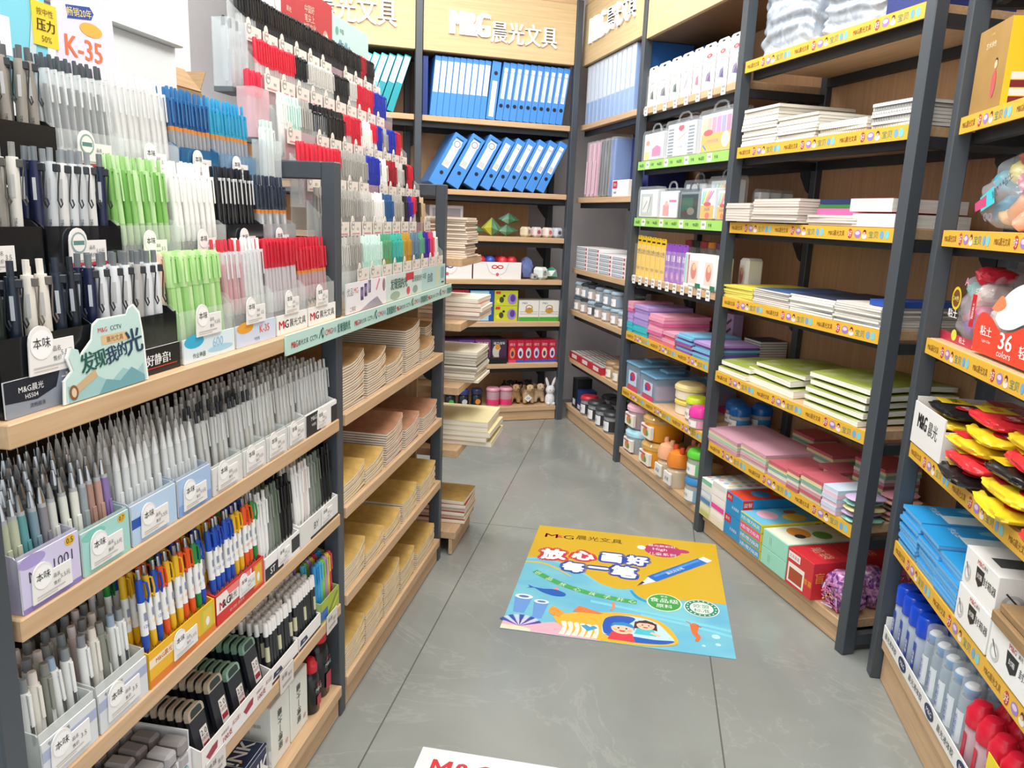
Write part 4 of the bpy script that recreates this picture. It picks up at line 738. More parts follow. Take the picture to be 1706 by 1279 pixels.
for k, (xe, ye, z0, z1, w_, tint, nm) in enumerate(((.045, .255, 1.775, 1.95, .085, clear('DCE4E8', .3), 'clear'), (.05, .2, 1.655, 1.79, .075, clear('F0D0D8', .35), 'pinkish'), (.018, .15, 1.53, 1.66, .06, clear('E0E8EA', .3), 'clear'))):
    b = MB(); z_ = z0 - 1.2105; b.box(xe - w_ / 2, ye, z_, xe + w_ / 2, ye + .05, z_ + .012, mat('5A6268', .4)); b.box(xe - w_ / 2, ye, z_ + .012, xe + w_ / 2, ye + .0015, z1 - 1.2105, tint); b.box(xe - w_ / 2, ye + .0485, z_ + .012, xe + w_ / 2, ye + .05, z1 - 1.2105, tint); b.box(xe - w_ / 2, ye + .0015, z_ + .012, xe - w_ / 2 + .0015, ye + .0485, z1 - 1.2105, tint); b.box(xe + w_ / 2 - .0015, ye + .0015, z_ + .012, xe + w_ / 2, ye + .0485, z1 - 1.2105, tint); part('side_cup', b, rk)
    key = (('clearclick', clear('E4E8EA', .5), 'C8CCD0', '23272C'), ('cap', clear('F0C8D0', .5), 'E02848'), ('slim', 'EEF2EE', 'D4E8E0'))[k]
    for i in range(5): pen1('side_cup_pen', UL, xe - w_ / 2 + .01 + i * (w_ - .02) / 4, ye + .02 + .012 * (i % 2), z0 + .014 + (0, .0, .0)[k], key, ('black-buttoned clear', 'red-capped pinkish', 'tall white')[k] + ' pen in the side cup at the near end of the stepped rack', 'pen', ('clear', 'pinkish', 'white')[k] + ' side cup pens', .2 * i, -.02)
LABM = {}
def rack_label(w):
    w = round(w, 3)
    if w in LABM: return LABM[w]
    m = MB(); h = .04; cx = -w / 2 + .018; P = [(-w / 2, 0), (w / 2, 0), (w / 2, h)] + ([] if w < .05 else []) + [(cx + .011 * math.cos(t), h + .018 * math.sin(t)) for t in [math.pi * i / 6 for i in range(7)]] + [(-w / 2, h)]
    m.prism(P, -.0008, .0008, mat('E2DBD2', .5), 'y'); f = FRONT(-.0008); m.oval(f, cx, h * .75, .012, .013, mat('A9A49C')); m.oval(f, cx, h * .75, .009, .01, mat('ECE6DE'), 8e-4); m.text(f, '本味', cx, h * .8, .008, mat('44403C'), lift=1e-3); m.text(f, '售价', w * .18, h * .5, .008, mat('777370')); m.rect(f, -w * .35, h * .12, w * .35, h * .2, mat('D88A94')); LABM[w] = m.mesh('price_label'); return LABM[w]
NL = [10, 11, 11, 11, 11, 11]
for k in range(6):
    n = NL[k]; w = (RX1 - RX0) / n
    for i in range(n):
        if (k * 7 + i * 5) % 13 == 0: continue
        link('price_label', rack_label(w * .88), rk, (RX0 + w * (i + .5), TY[k] - .003, TZ[k] - 1.2105))
def hdr(x0, x1, z0, z1, col, art, lb):
    b = MB(); w = x1 - x0; h = z1 - z0; b.box(0, -.001, 0, w, .001, h, mat(col, .45)); art(b, FRONT(-.001), w, h); part('header_card', b, rk, (x0, .325, z0 - 1.2105), label=lb)
def a_w(b, f, w, h): b.text(f, '新品', w * .35, h * .75, h * .16, mat('E08AA0')); b.oval(f, w * .85, h * .6, .012, .05, mat('B8C0C4')); b.oval(f, w * .85, h * .6, .009, .045, mat('E4EAEC'), 9e-4)
def a_r(b, f, w, h):
    for r_ in range(4): b.text(f, ['中国好', '笔尖上', '书写文化', '新国潮'][r_], w * .52, h * (.72 - r_ * .14), h * .12, mat('D8CDB8'), lift=1e-3, rot=.1)
    b.oval(f, w * .12, h * .82, .02, .02, mat('D8B46A')); b.text(f, '晨光', w * .13, h * .55, h * .08, mat('F0D8C8'), lift=1e-3); b.oval(f, w * .85, h * .28, .03, .05, mat('D89A8A')); b.oval(f, w * .87, h * .33, .015, .03, mat('F0DCC8'), 9e-4)
def a_m(b, f, w, h): b.text(f, '作业!', w * .3, h * .45, h * .26, mat('3A78A0'), bold=.01); b.oval(f, w * .12, h * .72, .014, .014, mat('5FA89A')); b.text(f, '中国', w * .24, h * .75, h * .1, mat('4A7A7A')); b.text(f, '静音按动', w * .75, h * .4, h * .1, mat('4FA0B0'))
hdr(.2, .42, 1.98, 2.2, 'DDE6E8', a_w, 'white header card'); hdr(.422, .8, 1.975, 2.17, 'B8343E', a_r, 'red header card'); hdr(.802, 1.15, 1.98, 2.15, 'B9D8D6', a_m, 'mint header card')
b = MB(); b.box(0, -.001, 0, 1.046, .001, .085, mat('DDEBE6', .45)); f = FRONT(-.001)
b.rect(f, .0, 0, .33, .085, mat('EDEAF0')); b.text(f, '优品', .03, .06, .022, mat('5A6A6A')); b.text(f, 'MG', .075, .062, .016, RED)
for q in range(3): b.rect(f, .11 + q * .03, .03 + q * .008, .134 + q * .03, .068 + q * .008, mat('5A3A8A')); b.text(f, '新', .122 + q * .03, .05 + q * .008, .018, mat('C8B4E0'), lift=1e-3)
b.flat(f, [(.1, 0), (.3, 0), (.25, .03), (.2, .022)], mat('D4CCE0')); b.line(f, (.24, .05), (.27, .082), .01, mat('E08AA8'), 9e-4); b.oval(f, .31, .06, .014, .02, mat('C8324A')); b.text(f, '二等奖', .05, .012, .014, mat('7A6A70'))
b.rect(f, .33, 0, .72, .085, mat('CFE0DC'), 4e-4)
for i, ch in enumerate('发现我的光'): b.text(f, ch, .39 + i * .035, .052, .034, mat('1E5A50'), bold=.01, lift=1.1e-3)
b.rect(f, .53, .055, .62, .08, mat('C8283A'), 9e-4); b.text(f, '发现我的光', .66, .055, .022, mat('2A6A64'), lift=1.2e-3); b.oval(f, .56, .02, .02, .014, mat('D0485A')); b.oval(f, .42, .015, .05, .014, mat('9AB4A0')); b.oval(f, .64, .018, .03, .014, mat('8AA4A0'))
b.rect(f, .72, 0, 1.046, .085, mat('B4D6D4'), 4e-4); b.text(f, '中国', .75, .055, .022, mat('3A7A7A')); b.text(f, '自信', .83, .045, .034, mat('2A6488'), bold=.01); b.rect(f, .92, .01, .95, .075, mat('D8D8A8')); b.rect(f, .98, .03, 1.03, .075, mat('7AA8B8')); b.rect(f, .99, .012, 1.03, .018, mat('2A3A3A'))
part('front_panel', b, rk, (.104, .001, .0015), label='mint printed front panel')
RC = {'blk': ('2A2C30', '15171B'), 'clk': (clear('D4D8D8', .4), '1B1E24'), 'clr': (clear('DADCD8', .45), 'CFCDC8'), 'redc': (clear('E4D4D4', .5), 'DC2840'), 'red': ('C41E30', 'D01E38'), 'dred': ('8A1A28', 'A81C2E'), 'blu': ('1F2F9A', '2436B0'), 'sblu': ('3A6A9A', '2F5E94'), 'wht': ('EDEDE8', 'F4F4F0'), 'mint': ('BFE4D8', 'D8F0E8'), 'gry': ('9A9A94', 'B4B2AC'), 'grn': ('8A9A5A', '4FB08A'), 'teal': ('2F9A94', '4FC4B4'), 'amb': ('B88A2A', 'C8A03A'), 'slt': ('5A7A90', '6A8AA0'), 'vio': ('4A2A9A', '3A2AA0'), 'pnk': ('D8384E', 'E04868'), 'tan': ('D0B088', 'D8BC98'), 'brn': ('3A3028', '22201E')}
ROWS = [[(.1, 'clr', 'wht'), (.19, 'gry'), (.36, 'mint'), (.46, 'grn'), (.57, 'teal'), (.66, 'amb'), (.76, 'slt'), (.82, 'grn'), (.89, 'vio'), (.96, 'pnk'), (1.01, 'wht')],
        [(.33, 'gry'), (.43, 'clr'), (.53, 'wht'), (.63, 'sblu'), (.73, 'gry'), (.79, 'brn'), (.85, 'vio'), (.89, 'redc'), (.94, 'brn'), (1.01, 'tan')],
        [(.28, 'redc'), (.5, 'gry'), (.62, 'blu'), (.7, 'wht'), (.79, 'dred'), (.87, 'clr'), (.92, 'blk'), (.98, 'red'), (1.01, 'blk')],
        [(.04, 'wht'), (.12, 'mint'), (.2, 'gry'), (.3, 'clk'), (.44, 'brn'), (.5, 'redc'), (.58, 'red'), (.68, 'wht'), (.74, 'redc'), (.79, 'blu'), (.85, 'gry'), (.95, 'blu'), (1.01, 'red')],
        [(.22, 'redc'), (.3, 'clk'), (.5, 'clr'), (.62, 'blk'), (.7, 'clr'), (.86, 'red'), (1.01, 'blu')],
        [(.1, 'clk'), (.86, 'blk'), (.92, 'dred'), (1.01, 'blk')]]
CN = {'blk': 'black', 'clk': 'clear black-capped', 'clr': 'clear', 'redc': 'clear red-capped', 'red': 'red', 'dred': 'dark red', 'blu': 'blue', 'sblu': 'steel blue', 'wht': 'white', 'mint': 'mint', 'gry': 'grey', 'grn': 'green', 'teal': 'teal', 'amb': 'amber', 'slt': 'slate', 'vio': 'violet', 'pnk': 'pink', 'tan': 'tan', 'brn': 'dark brown'}
RNAME = ['novelty_pen', 'novelty_pen', 'slim_gel_pen', 'slim_gel_pen', 'capped_gel_pen', 'capped_gel_pen']
RTH = ['lowest', 'second', 'third', 'fourth', 'fifth', 'topmost']
for k in range(6):
    n = 72; dz = TZ[k] - .036
    for i in range(n):
        t = (i + .5) / n; c = next(s[1] for s in ROWS[k] if t <= s[0]); a, cp = RC[c]
        if k == 2 and t < .24 and i % 2: continue
        st_ = 'cap' if k in (1, 2, 4, 5) else 'slim'
        key = ('cap', a, cp) if k >= 4 or c in ('blk', 'redc', 'red', 'blu') else (('click', a, cp, a) if i % 2 else ('slim', a, cp))
        pen1(RNAME[k], UL, RX0 + .01 + (RX1 - RX0 - .02) * t, TY[k] + .02, dz + random.uniform(0, .005), key, CN[c] + ' pen in the ' + RTH[k] + ' tier of the tall stepped rack', 'pen', CN[c] + ' pens of the ' + RTH[k] + ' rack tier', random.uniform(-.3, .3), -.05)
# ---------------------------------------------------------------- notebooks
NB = {}
def notebook(w, d, t, cover, lift=0., page=None, spiral=False, sag=0.):
    """soft notebook: pages between two covers, front edge lifted by `lift`; origin at the middle of its front edge"""
    k = (w, d, t, cover.name, round(lift, 3), page.name if page else '', spiral, sag)
    if k in NB: return NB[k]
    m = MB(); n = 9 if lift or sag else 2; page = page or PAPER; ct = min(.0011, t * .06); ax = 0 if lift else 1
    S_ = [(i / (n - 1)) ** (.75 if lift else 1) for i in range(n)]
    zc = [lift * max(0, (q - .35) / .65) ** 2 + sag * math.sin(math.pi * q) for q in S_]
    def layer(a, b_, e, mt):
        vs = []
        for i in range(n):
            q = S_[i]
            for o_ in (0, 1):
                if ax == 0: x = -w / 2 + e + (w - 2 * e) * q; y = d - e if o_ else e
                else: y = e + (d - 2 * e) * q; x = w / 2 - e if not o_ else -w / 2 + e
                vs += [(x, y, zc[i] + a), (x, y, zc[i] + b_)]
        fs = []
        for i in range(n - 1):
            p, q = i * 4, i * 4 + 4
            fs += [(p + 1, q + 1, q + 3, p + 3), (p, p + 2, q + 2, q), (p, q, q + 1, p + 1), (p + 2, p + 3, q + 3, q + 2)]
        fs += [(0, 1, 3, 2), (4 * n - 4, 4 * n - 2, 4 * n - 1, 4 * n - 3)]; m.add(vs, fs, mt)
    layer(ct, t - ct, .0004, page); layer(0, ct, 0, cover); layer(t - ct, t, 0, cover)
    if lift == 0 and cover.name.startswith('kraft'): m.text(TOP(t), '笔记本', 0, d * .75, .012, mat('6A5030'))
    if spiral:
        for i in range(int(w / .012)):
            x = -w / 2 + .008 + i * .012; m.tube([(x, .006 + .006 * math.cos(a), t / 2 + (t / 2 + .002) * math.sin(a)) for a in (math.pi * q / 4 for q in range(8))], .0009, GREY, 4, True)
    NB[k] = m.mesh('notebook'); return NB[k]
def stack(U, x, y, z, n, w, d, t, covers, where, noun='notebook', cat='notebook', lift=0., jit=.004, rot=.03, page=None, spiral=False, top=True, desc=None, rz=0., gap=6e-4, sag=0.):
    """n notebooks one on another; each is a thing of its own"""
    for i in range(n):
        if lift: jit, rot, gap = min(jit, .0012), min(rot, .006), .0014
        c, nm = covers[(n - 1 - i) % len(covers)]; L_ = lift * round(4 * (i + 1) / n) / 4; pg = c if page == 'self' else page
        lab = (desc or nm) + ' ' + noun.replace('kraft_', '').replace('_', ' ') + (' topmost in ' if i == n - 1 and top else ' in ') + where
        thing(noun, lab, cat, U, x + random.uniform(-jit, jit), y + random.uniform(-jit, jit), z + i * (t + gap) + 2e-4, notebook(w, d, t, c, L_, pg, spiral, sag), None if i == n - 1 and top else nm + ' ones in ' + where, rz + random.uniform(-rot, rot))
KR, KY, KD = [(KRAFT, 'kraft-covered')], [(KRAFTY, 'yellow kraft')], [(KRAFTR, 'reddish kraft')]
Z = .9325
for x, n, lf, wh in ((.19, 17, .03, 'the stack beside the near grey post, upper notebook board'), (.385, 14, .03, 'the second stack from the near post, upper notebook board'), (.565, 9, .03, 'the low third stack from the near post, upper notebook board'), (.765, 20, .025, 'the tall middle stack of the upper notebook board'), (.965, 7, .03, 'the lowest stack of the upper notebook board'), (1.07 - .0, 0, 0, '')):
    if n: stack(UL, x, .012, Z, n, .168, .27, .0064, KR, wh, lift=lf, noun='kraft_notebook')
stack(UL, 1.1 - .0, .05, Z, 15, .095, .25, .0064, KR, 'the tall stack against the far post, upper notebook board', lift=.012, noun='kraft_notebook')
Z = .6545
for x, n, cv, lf, wh in ((.185, 8, KY, .03, 'the stack beside the near post, second notebook board'), (.36, 7, KY, .025, 'the second stack from the near post, second notebook board'), (.56, 14, KD, .035, 'the tall reddish stack on the second notebook board'), (.765, 9, KD, .03, 'the reddish stack right behind the tall one, second notebook board'), (1.0, 8, KD, .028, 'the reddish stack at the far post, second notebook board')):
    stack(UL, x, .01, Z, n, .17 if x < .9 else .2, .27, .0068, cv, wh, lift=lf, noun='kraft_notebook')
Z = .3775
for x, n, lf, wh in ((.185, 10, .035, 'the stack beside the near post, third notebook board'), (.365, 6, .03, 'the second stack from the near post, third notebook board'), (.545, 6, .025, 'the middle stack of the third notebook board'), (.745, 9, .03, 'the fourth stack from the near post, third notebook board'), (.985, 9, .035, 'the stack at the far post, third notebook board')):
    stack(UL, x, .01, Z, n, .17 if x < .9 else .22, .27, .0068, KY, wh, lift=lf, noun='kraft_notebook')
Z = .1085
for x, n, lf, wh in ((.185, 11, .03, 'the stack beside the near post, bottom notebook board'), (.36, 13, .03, 'the second stack from the near post, bottom notebook board'), (.54, 15, .03, 'the middle stack of the bottom notebook board'), (.725, 11, .03, 'the fourth stack from the near post, bottom notebook board'), (.97, 8, .03, 'the stack at the far post, bottom notebook board')):
    stack(UL, x, .01, Z, n, .165 if x < .9 else .25, .27, .0068, KY, wh, lift=lf, noun='kraft_notebook')
# end shelf beyond the far post: stacks standing proud of the boards
HB = [(KRAFTR, 'red-brown'), (mat('E9DFC8', .7), 'cream'), (mat('6A3A30', .6), 'dark brown')]
stack(UL, 1.42, -.045, 1.3155, 18, .2, .25, .0085, [(KRAFT, 'kraft-covered'), (KRAFTR, 'reddish kraft')], 'the tall stack on the upper end board, beyond the far post', jit=.008)
stack(UL, 1.47, -.11, 1.0455, 5, .24, .3, .018, [(PAPER, 'cream'), (mat('A4503C', .6), 'brick red')], 'the cream stack on the second end board beyond the post', noun='thick_notebook', jit=.01)
stack(UL, 1.46, -.1, .7705, 11, .25, .3, .012, [(mat('E9DFC8', .7), 'cream'), (mat('3A3A36', .6), 'dark')], 'the stack with a dark green spine beyond the post', noun='thick_notebook', jit=.01)
stack(UL, 1.47, -.17, .4905, 5, .3, .38, .022, [(mat('D8CC9E', .7), 'pale yellow')], 'the overhanging stack on the low end board', noun='thick_notebook', jit=.014)
stack(UL, 1.44, -.06, .1105, 6, .22, .3, .018, [(KRAFTY, 'yellow kraft'), (mat('A83038', .6), 'red')], 'the bottom end board beyond the post', noun='thick_notebook', jit=.008)
# ---------------------------------------------------------------- generic packaged goods
def box_thing(name, label, U, x0, x1, y, z, d, h, col, art=None, cat='box', group=None, rz=0., bev=.0015, extra=None):
    w = x1 - x0; b = MB(); b.box(-w / 2, 0, 0, w / 2, d, h, mat(col, .4) if isinstance(col, str) else col, bev)
    if art: art(b, w, d, h)
    return thing(name, label, cat, U, (x0 + x1) / 2, y, z, b, group, rz)
def sleeve(U, x, y, z, w, d, h, label, name='plastic_sleeve', rz=0., mt=FILM):
    b = MB(); b.box(-w / 2, 0, 0, w / 2, d, h, mt, .004); return b
PAGE = {c: noisy('pages_' + c, (c, c2), (2, 2, 260), 2., 2, .7, .35, .65) for c, c2 in (('D6D2C8', 'F0EEE6'), ('C9BFB6', 'E2DAD2'), ('E2E0D4', 'FAF9F2'))}
P1, P2_, P3_ = PAGE['D6D2C8'], PAGE['C9BFB6'], PAGE['E2E0D4']
W_ = 'yellow-striped unit'
# R1 second board
Z = 1.8285
CRM = [(mat('DAD2C2', .6), 'cream'), (mat('8A8478', .6), 'grey')]
stack(UR, .205, .0, Z, 12, .265, .36, .0122, CRM, 'the tall stack at the far end of the upper notebook shelf', page=P1, jit=.007, rot=.02)
stack(UR, .475, .0, Z, 8, .262, .36, .0112, CRM, 'the second stack of the upper notebook shelf', page=P1, jit=.007, rot=.02)
stack(UR, .745, .005, Z, 4, .262, .36, .011, [(mat('E8E4DA', .6), 'white')], 'the low spiral-bound stack of the upper notebook shelf', page=P1, spiral=True, jit=.005)
stack(UR, 1.0, .005, Z, 7, .2, .36, .011, [(mat('B4BCC8', .6), 'pale blue'), (mat('6A7484', .6), 'slate')], 'the spiral-bound stack at the near post, upper notebook shelf', page=P1, spiral=True, jit=.005)
# third board
Z = 1.5055
WG = [(mat('D8CEC6', .6), 'pale grey')]
stack(UR, .153, -.035, Z + .0045, 7, .2, .36, .0105, WG, 'the film-wrapped far stack overhanging the shelf', page=P2_, jit=.002, rot=.004)
stack(UR, .43, -.03, Z + .0045, 9, .325, .36, .0098, WG, 'the film-wrapped second stack overhanging the shelf', page=P2_, jit=.004, rot=.006)
stack(UR, .765, -.005, Z, 4, .29, .36, .009, WG, 'the white stack below the pink, green and navy folders', page=P2_, jit=.005)
for i, (c, n) in enumerate((('D8609A', 'pink'), ('2F7A3C', 'green'), ('1E2C5C', 'navy'))): thing('notebook', n + ' hardcover notebook on the white stack next to the thick books', 'notebook', UR, .765, .03 + .004 * i, Z + .038 + (0, .026, .04)[i], notebook(.28, .3, (.025, .013, .018)[i], mat(c, .5), 0, mat(c, .5)))
for i in range(2): thing('thick_book', ('lower' if i == 0 else 'upper') + ' thick cream-paged book with red edge behind the near post', 'book', UR, .985 - .02 * i, -.005, Z + i * .05, notebook(.21, .3, .046, mat('B0304A', .5), 0, P3_))
# fourth board
Z = 1.1705
def sheaf(cols): return [(mat(c, .55), n) for c, n in cols]
stack(UR, .16, .0, Z, 6, .25, .36, .0085, sheaf([('E8D84A', 'yellow'), ('F0E48A', 'pale yellow')]), 'the yellow far stack on the middle shelf', page=mat('E8DC6A', .6), jit=.004)
stack(UR, .425, .0, Z, 8, .26, .36, .0075, sheaf([('3A5A8A', 'blue'), ('C05058', 'red'), ('B8C4CC', 'grey'), ('2F6A48', 'green')]), 'the mixed second stack on the middle shelf', page=P1, jit=.005)
stack(UR, .7, .0, Z, 8, .27, .36, .008, sheaf([('26324A', 'dark blue'), ('EDEDE6', 'white'), ('D6DCE0', 'pale grey')]), 'the white and dark blue stack on the middle shelf', page=P3_, jit=.006)
stack(UR, .965, .0, Z, 9, .24, .36, .0075, sheaf([('D8D2C8', 'cream'), ('C4B8B4', 'grey'), ('8AA0B8', 'blue-grey')]), 'the cream stack at the near post, middle shelf', page=P1, jit=.006)
thing('ring_binder', 'flat royal blue folder behind the near post on the middle shelf', 'folder', UR, 1.045, .02, Z + .0745, notebook(.1, .3, .02, mat('2A50A8', .4), 0, mat('2A50A8', .4)))
# fifth board: green-covered books with thick white pages
Z = .8205
OLV = noisy('olive_cover', ('98A644', 'C8CCA4'), (2, 2, 2), 5., 3, .5, .5, .75)
def olive(x, y, z, w, d, t, lab, rz=0., sag=.008): thing('exercise_book', lab, 'book', UR, x, y, z, notebook(w, d, t, OLV, 0, P3_, False, sag), None, rz)
olive(.18, .0, Z, .24, .38, .024, 'lower green-covered book at the far end of the lower book shelf'); olive(.19, .012, Z + .0345, .24, .37, .02, 'upper green-covered book at the far end of the lower book shelf', .03)
olive(.46, .02, Z, .34, .38, .03, 'bottom green-covered book of the second pile, lower book shelf'); olive(.43, .03, Z + .0395, .34, .36, .024, 'middle green-covered book of the second pile, lower book shelf', -.05); olive(.46, .06, Z + .073, .33, .34, .016, 'top green-covered book of the second pile, lower book shelf', .06)
for i in range(5): olive(.885 + .005 * (i % 2), .0 + .006 * i, Z + i * .0285, .33, .38, .0195, ('lowest', 'second', 'third', 'fourth', 'uppermost')[i] + ' green-covered book of the pile by the near post', (-.03, .02, .03, -.02, .03)[i])
# sixth board: wrapped pastel memo pads
Z = .4755
def pad_cols(k): return [[('CC9CAC', 'pink'), ('DCCFAE', 'cream'), ('A8CCB4', 'mint'), ('D8A8B0', 'rose')], [('C0606C', 'red'), ('DCCFA4', 'cream'), ('7FB09C', 'green'), ('E0D8D0', 'white'), ('C89AA4', 'pink')], [('C8D8E8', 'pale blue'), ('E8C8D8', 'pink')]][k]
def pads(x, y, n, w, d, t, k, where, zz=0., rz=0.):
    stack(UR, x, y, Z + zz, n, w, d, t, [(mat(c, .5), nm) for c, nm in pad_cols(k)], where, noun='memo_pad', cat='memo pad', page='self', jit=.002, rot=.01, rz=rz)
pads(.17, -.01, 5, .28, .3, .012, 0, 'the wide far pile of the memo shelf')
pads(.335, .03, 7, .03 + .2, .26, .0001 + .011, 0, 'the second pile') if False else None
pads(.44, -.01, 6, .2, .27, .0125, 0, 'the second pile on the memo shelf')
pads(.62, -.005, 5, .14, .2, .0125, 1, 'the third pile on the memo shelf')
pads(.735, -.01, 6, .07 + .01, .12, .0125, 1, 'the small fourth pile on the memo shelf'); pads(.85, -.01, 7, .13, .14, .0125, 1, 'the small fifth pile of the memo shelf')
pads(.34, .3, 8, .16, .12, .0125, 1, 'the rear pile at the far half of the memo shelf'); pads(.57, .22, 8, .18, .16, .0125, 1, 'the rear middle pile of the memo shelf'); pads(.9, .2, 12, .17, .16, .0125, 1, 'the tall striped rear pile of the memo shelf')
pads(.965, -.012, 6, .085, .17, .015, 2, 'the pale blue wrapped pile by the near post')
pads(.72, .16, 6, .13, .13, .0125, 1, 'the middle pile behind the small ones')
PK = [('8AC8B8', 'mint'), ('E8C0A0', 'peach'), ('C8B0D8', 'lilac'), ('E0A0B0', 'pink'), ('E8D8A0', 'yellow'), ('7A6A50', 'brown')]
for i in range(10):
    c, n = PK[i % 6]; b = bagmesh(.085, .14, .016, mat(c, .35), 40 + i, .003, 16, 8, .05)
    thing('candy_eraser', n + (' small pouch in the near heap of the memo shelf' if i < 6 else ' small pouch topping the heap by the near post'), 'pouch', UR, 1.06 + .01 * (i % 2), -.012 + .15 * (i % 2), Z + .02 * (i // 2) + .001, b, None, (-.12, .1, .05, -.07)[i % 4])
# bottom board: boxed toys and sets
Z = .1055
def striped(cs):
    def art(b, w, d, h):
        for i, c in enumerate(cs): b.rect(FRONT(0), -w / 2 + .004, h * (i + .2) / len(cs), w / 2 - .004, h * (i + .9) / len(cs), mat(c))
        for i in range(8):
            for j in range(3): b.oval(TOP(h), -w * .35 + w * .7 * j / 2, d * (i + .7) / 8.4, w * .1, d * .035, mat(['E8A0B8', 'A0C8E8', 'E8D890', 'A8D8B0', 'C8B0E0'][(i + j) % 5]))
    return art
for k in range(3): box_thing('stamp_set', ('lowest', 'middle', 'top')[k] + ' white boxed pen set at the far end of the bottom shelf', UR, .048, .148, -.022, Z + k * .0625, .38, .061, ('DDE0A8', 'B8CCE0', 'F0F0EC')[k], striped([('C8C878', 'E8E8C8'), ('5A88B8', 'E0E8F0'), ('E0E4E0', '7FC8A8')][k]), 'box')
for k in range(3): box_thing('stamp_set', ('lowest', 'pink-edged middle', 'clear-lidded top')[k] + ' white boxed set, second pile of the bottom shelf', UR, .152, .278, -.022, Z + k * .07, .39, .068, ('EDEBE2', 'F0E6EA', 'F2F2EE')[k], striped([('E8E4D0', 'F4F2EA'), ('E84AA0', 'F4F0F0'), ('F2F2F0', 'DDE2E2')][k]), 'box')
def a_blue(b, w, d, h): b.rect(TOP(h), -w / 2 + .004, .004, w / 2 - .004, d * .8, mat('D8482E')); b.oval(TOP(h), 0, d * .35, w * .3, d * .12, mat('3A9AD8'), 9e-4); b.oval(TOP(h), w * .1, d * .6, w * .25, d * .1, mat('9AB84A'), 9e-4); b.rect(FRONT(0), -w / 2, h * .62, -w * .1, h - .002, mat('C8203A')); b.text(FRONT(0), '晨光', -w * .3, h * .8, h * .16, WHITE, lift=1e-3); b.text(FRONT(0), '彩泥套装', w * .1, h * .4, h * .14, WHITE); b.rect(RIGHT(w / 2), .002, h * .55, d * .14, h - .002, mat('D8302E')); b.text(RIGHT(w / 2), '益智', d * .07, h * .78, h * .2, WHITE, lift=1e-3); b.rect(RIGHT(w / 2), d * .2, h * .7, d * .95, h * .8, mat('2F8AC8'))
for k in range(2): box_thing('toy_box', ('lower', 'upper')[k] + ' bright blue toy box with red top on the bottom shelf', UR, .282, .42, -.02, Z + k * .1015, .37, .1, '1E8FD0', a_blue)
def a_2in1(c):
    def art(b, w, d, h):
        b.rect(FRONT(0), -w / 2 + .002, .003, w / 2 - .002, h - .003, mat(c)); b.text(FRONT(0), '2合1智力玩具', 0, h * .5, h * .44, WHITE, w=w * .88, bold=.015, lift=1e-3); b.rect(RIGHT(w / 2), .002, .002, d - .002, h - .002, mat('EFD83A')); b.text(RIGHT(w / 2), '2合1智力玩具', d * .55, h * .5, h * .45, mat('2A5AA8'), bold=.012, lift=1e-3); b.oval(RIGHT(w / 2), d * .9, h * .5, .02, h * .3, mat('D84A3A'), 9e-4)
        b.rect(TOP(h), -w / 2 + .003, .003, w / 2 - .003, d - .003, mat('6FC0E0')); b.oval(TOP(h), -w * .1, d * .3, w * .3, d * .15, mat('E8B4C8'), 9e-4); b.oval(TOP(h), w * .15, d * .65, w * .25, d * .18, mat('F0D04A'), 9e-4); b.oval(TOP(h), -w * .2, d * .7, w * .12, d * .1, mat('B85A3A'), 9e-4)
    return art
for k, (c, n) in enumerate((('3AA0D8', 'blue'), ('5AA8C8', 'teal'), ('E05A98', 'pink'), ('48B8D8', 'sky blue'))): box_thing('toy_box', n + ' end of a yellow puzzle toy box, ' + ('bottom', 'second', 'third', 'top')[k] + ' of its pile', UR, .425, .592, -.024 - .002 * k, Z + k * .0405, .3, .039, 'E8C83A', a_2in1(c))
def a_mintb(b, w, d, h): b.rect(TOP(h), -w / 2 + .004, .004, w / 2 - .004, d - .004, mat('E8ECD8')); b.oval(TOP(h), -w * .1, d * .35, w * .3, d * .14, mat('D8903A'), 9e-4); b.oval(TOP(h), w * .12, d * .6, w * .22, d * .12, mat('6AA84A'), 9e-4); b.oval(TOP(h), w * .1, d * .3, w * .12, d * .07, mat('3A3A3A'), 1e-3); b.text(TOP(h), '学习机', 0, d * .85, .04, mat('E8B03A'), lift=1e-3); b.line(FRONT(0), (-w * .2, h * .3), (-w * .2, h * .75), .003, mat('7FBCA8')); b.line(FRONT(0), (-w * .14, h * .3), (-w * .14, h * .75), .003, mat('7FBCA8'))
for k in range(2): box_thing('toy_box', ('lower', 'upper')[k] + ' pale mint toy box beside the red boxes, bottom shelf', UR, .597, .775, -.022, Z + k * .076, .34, .0745, '9ADCC8', a_mintb)
def a_redb(b, w, d, h): b.rect(TOP(h), -w * .35, d * .3, w * .35, d * .7, mat('E83A40')); b.text(TOP(h), '笔袋', 0, d * .5, .05, mat('F4C0A8'), lift=1e-3); b.rect(FRONT(0), -w * .44, h * .08, w * .2, h * .62, mat('F2EDE6')); b.rect(FRONT(0), -w * .38, h * .14, w * .14, h * .5, mat('A84A2E'), 9e-4); b.rect(FRONT(0), -w * .46, h * .72, w * .0, h * .92, mat('F4F0F0'), 9e-4); b.text(FRONT(0), '文具盲盒', -w * .23, h * .82, h * .1, RED, lift=1.1e-3); b.text(RIGHT(w / 2), '盲盒', d * .3, h * .6, h * .3, mat('F0A03A')); b.text(FRONT(0), '惊喜', w * .34, h * .4, h * .16, mat('F0C03A'))
for k in range(2): box_thing('toy_box', ('front', 'rear')[k] + ' red boxed blind-box set on the bottom shelf', UR, .78, .945, -.022 + k * .19, Z, .185, .15, 'D0303A', a_redb)
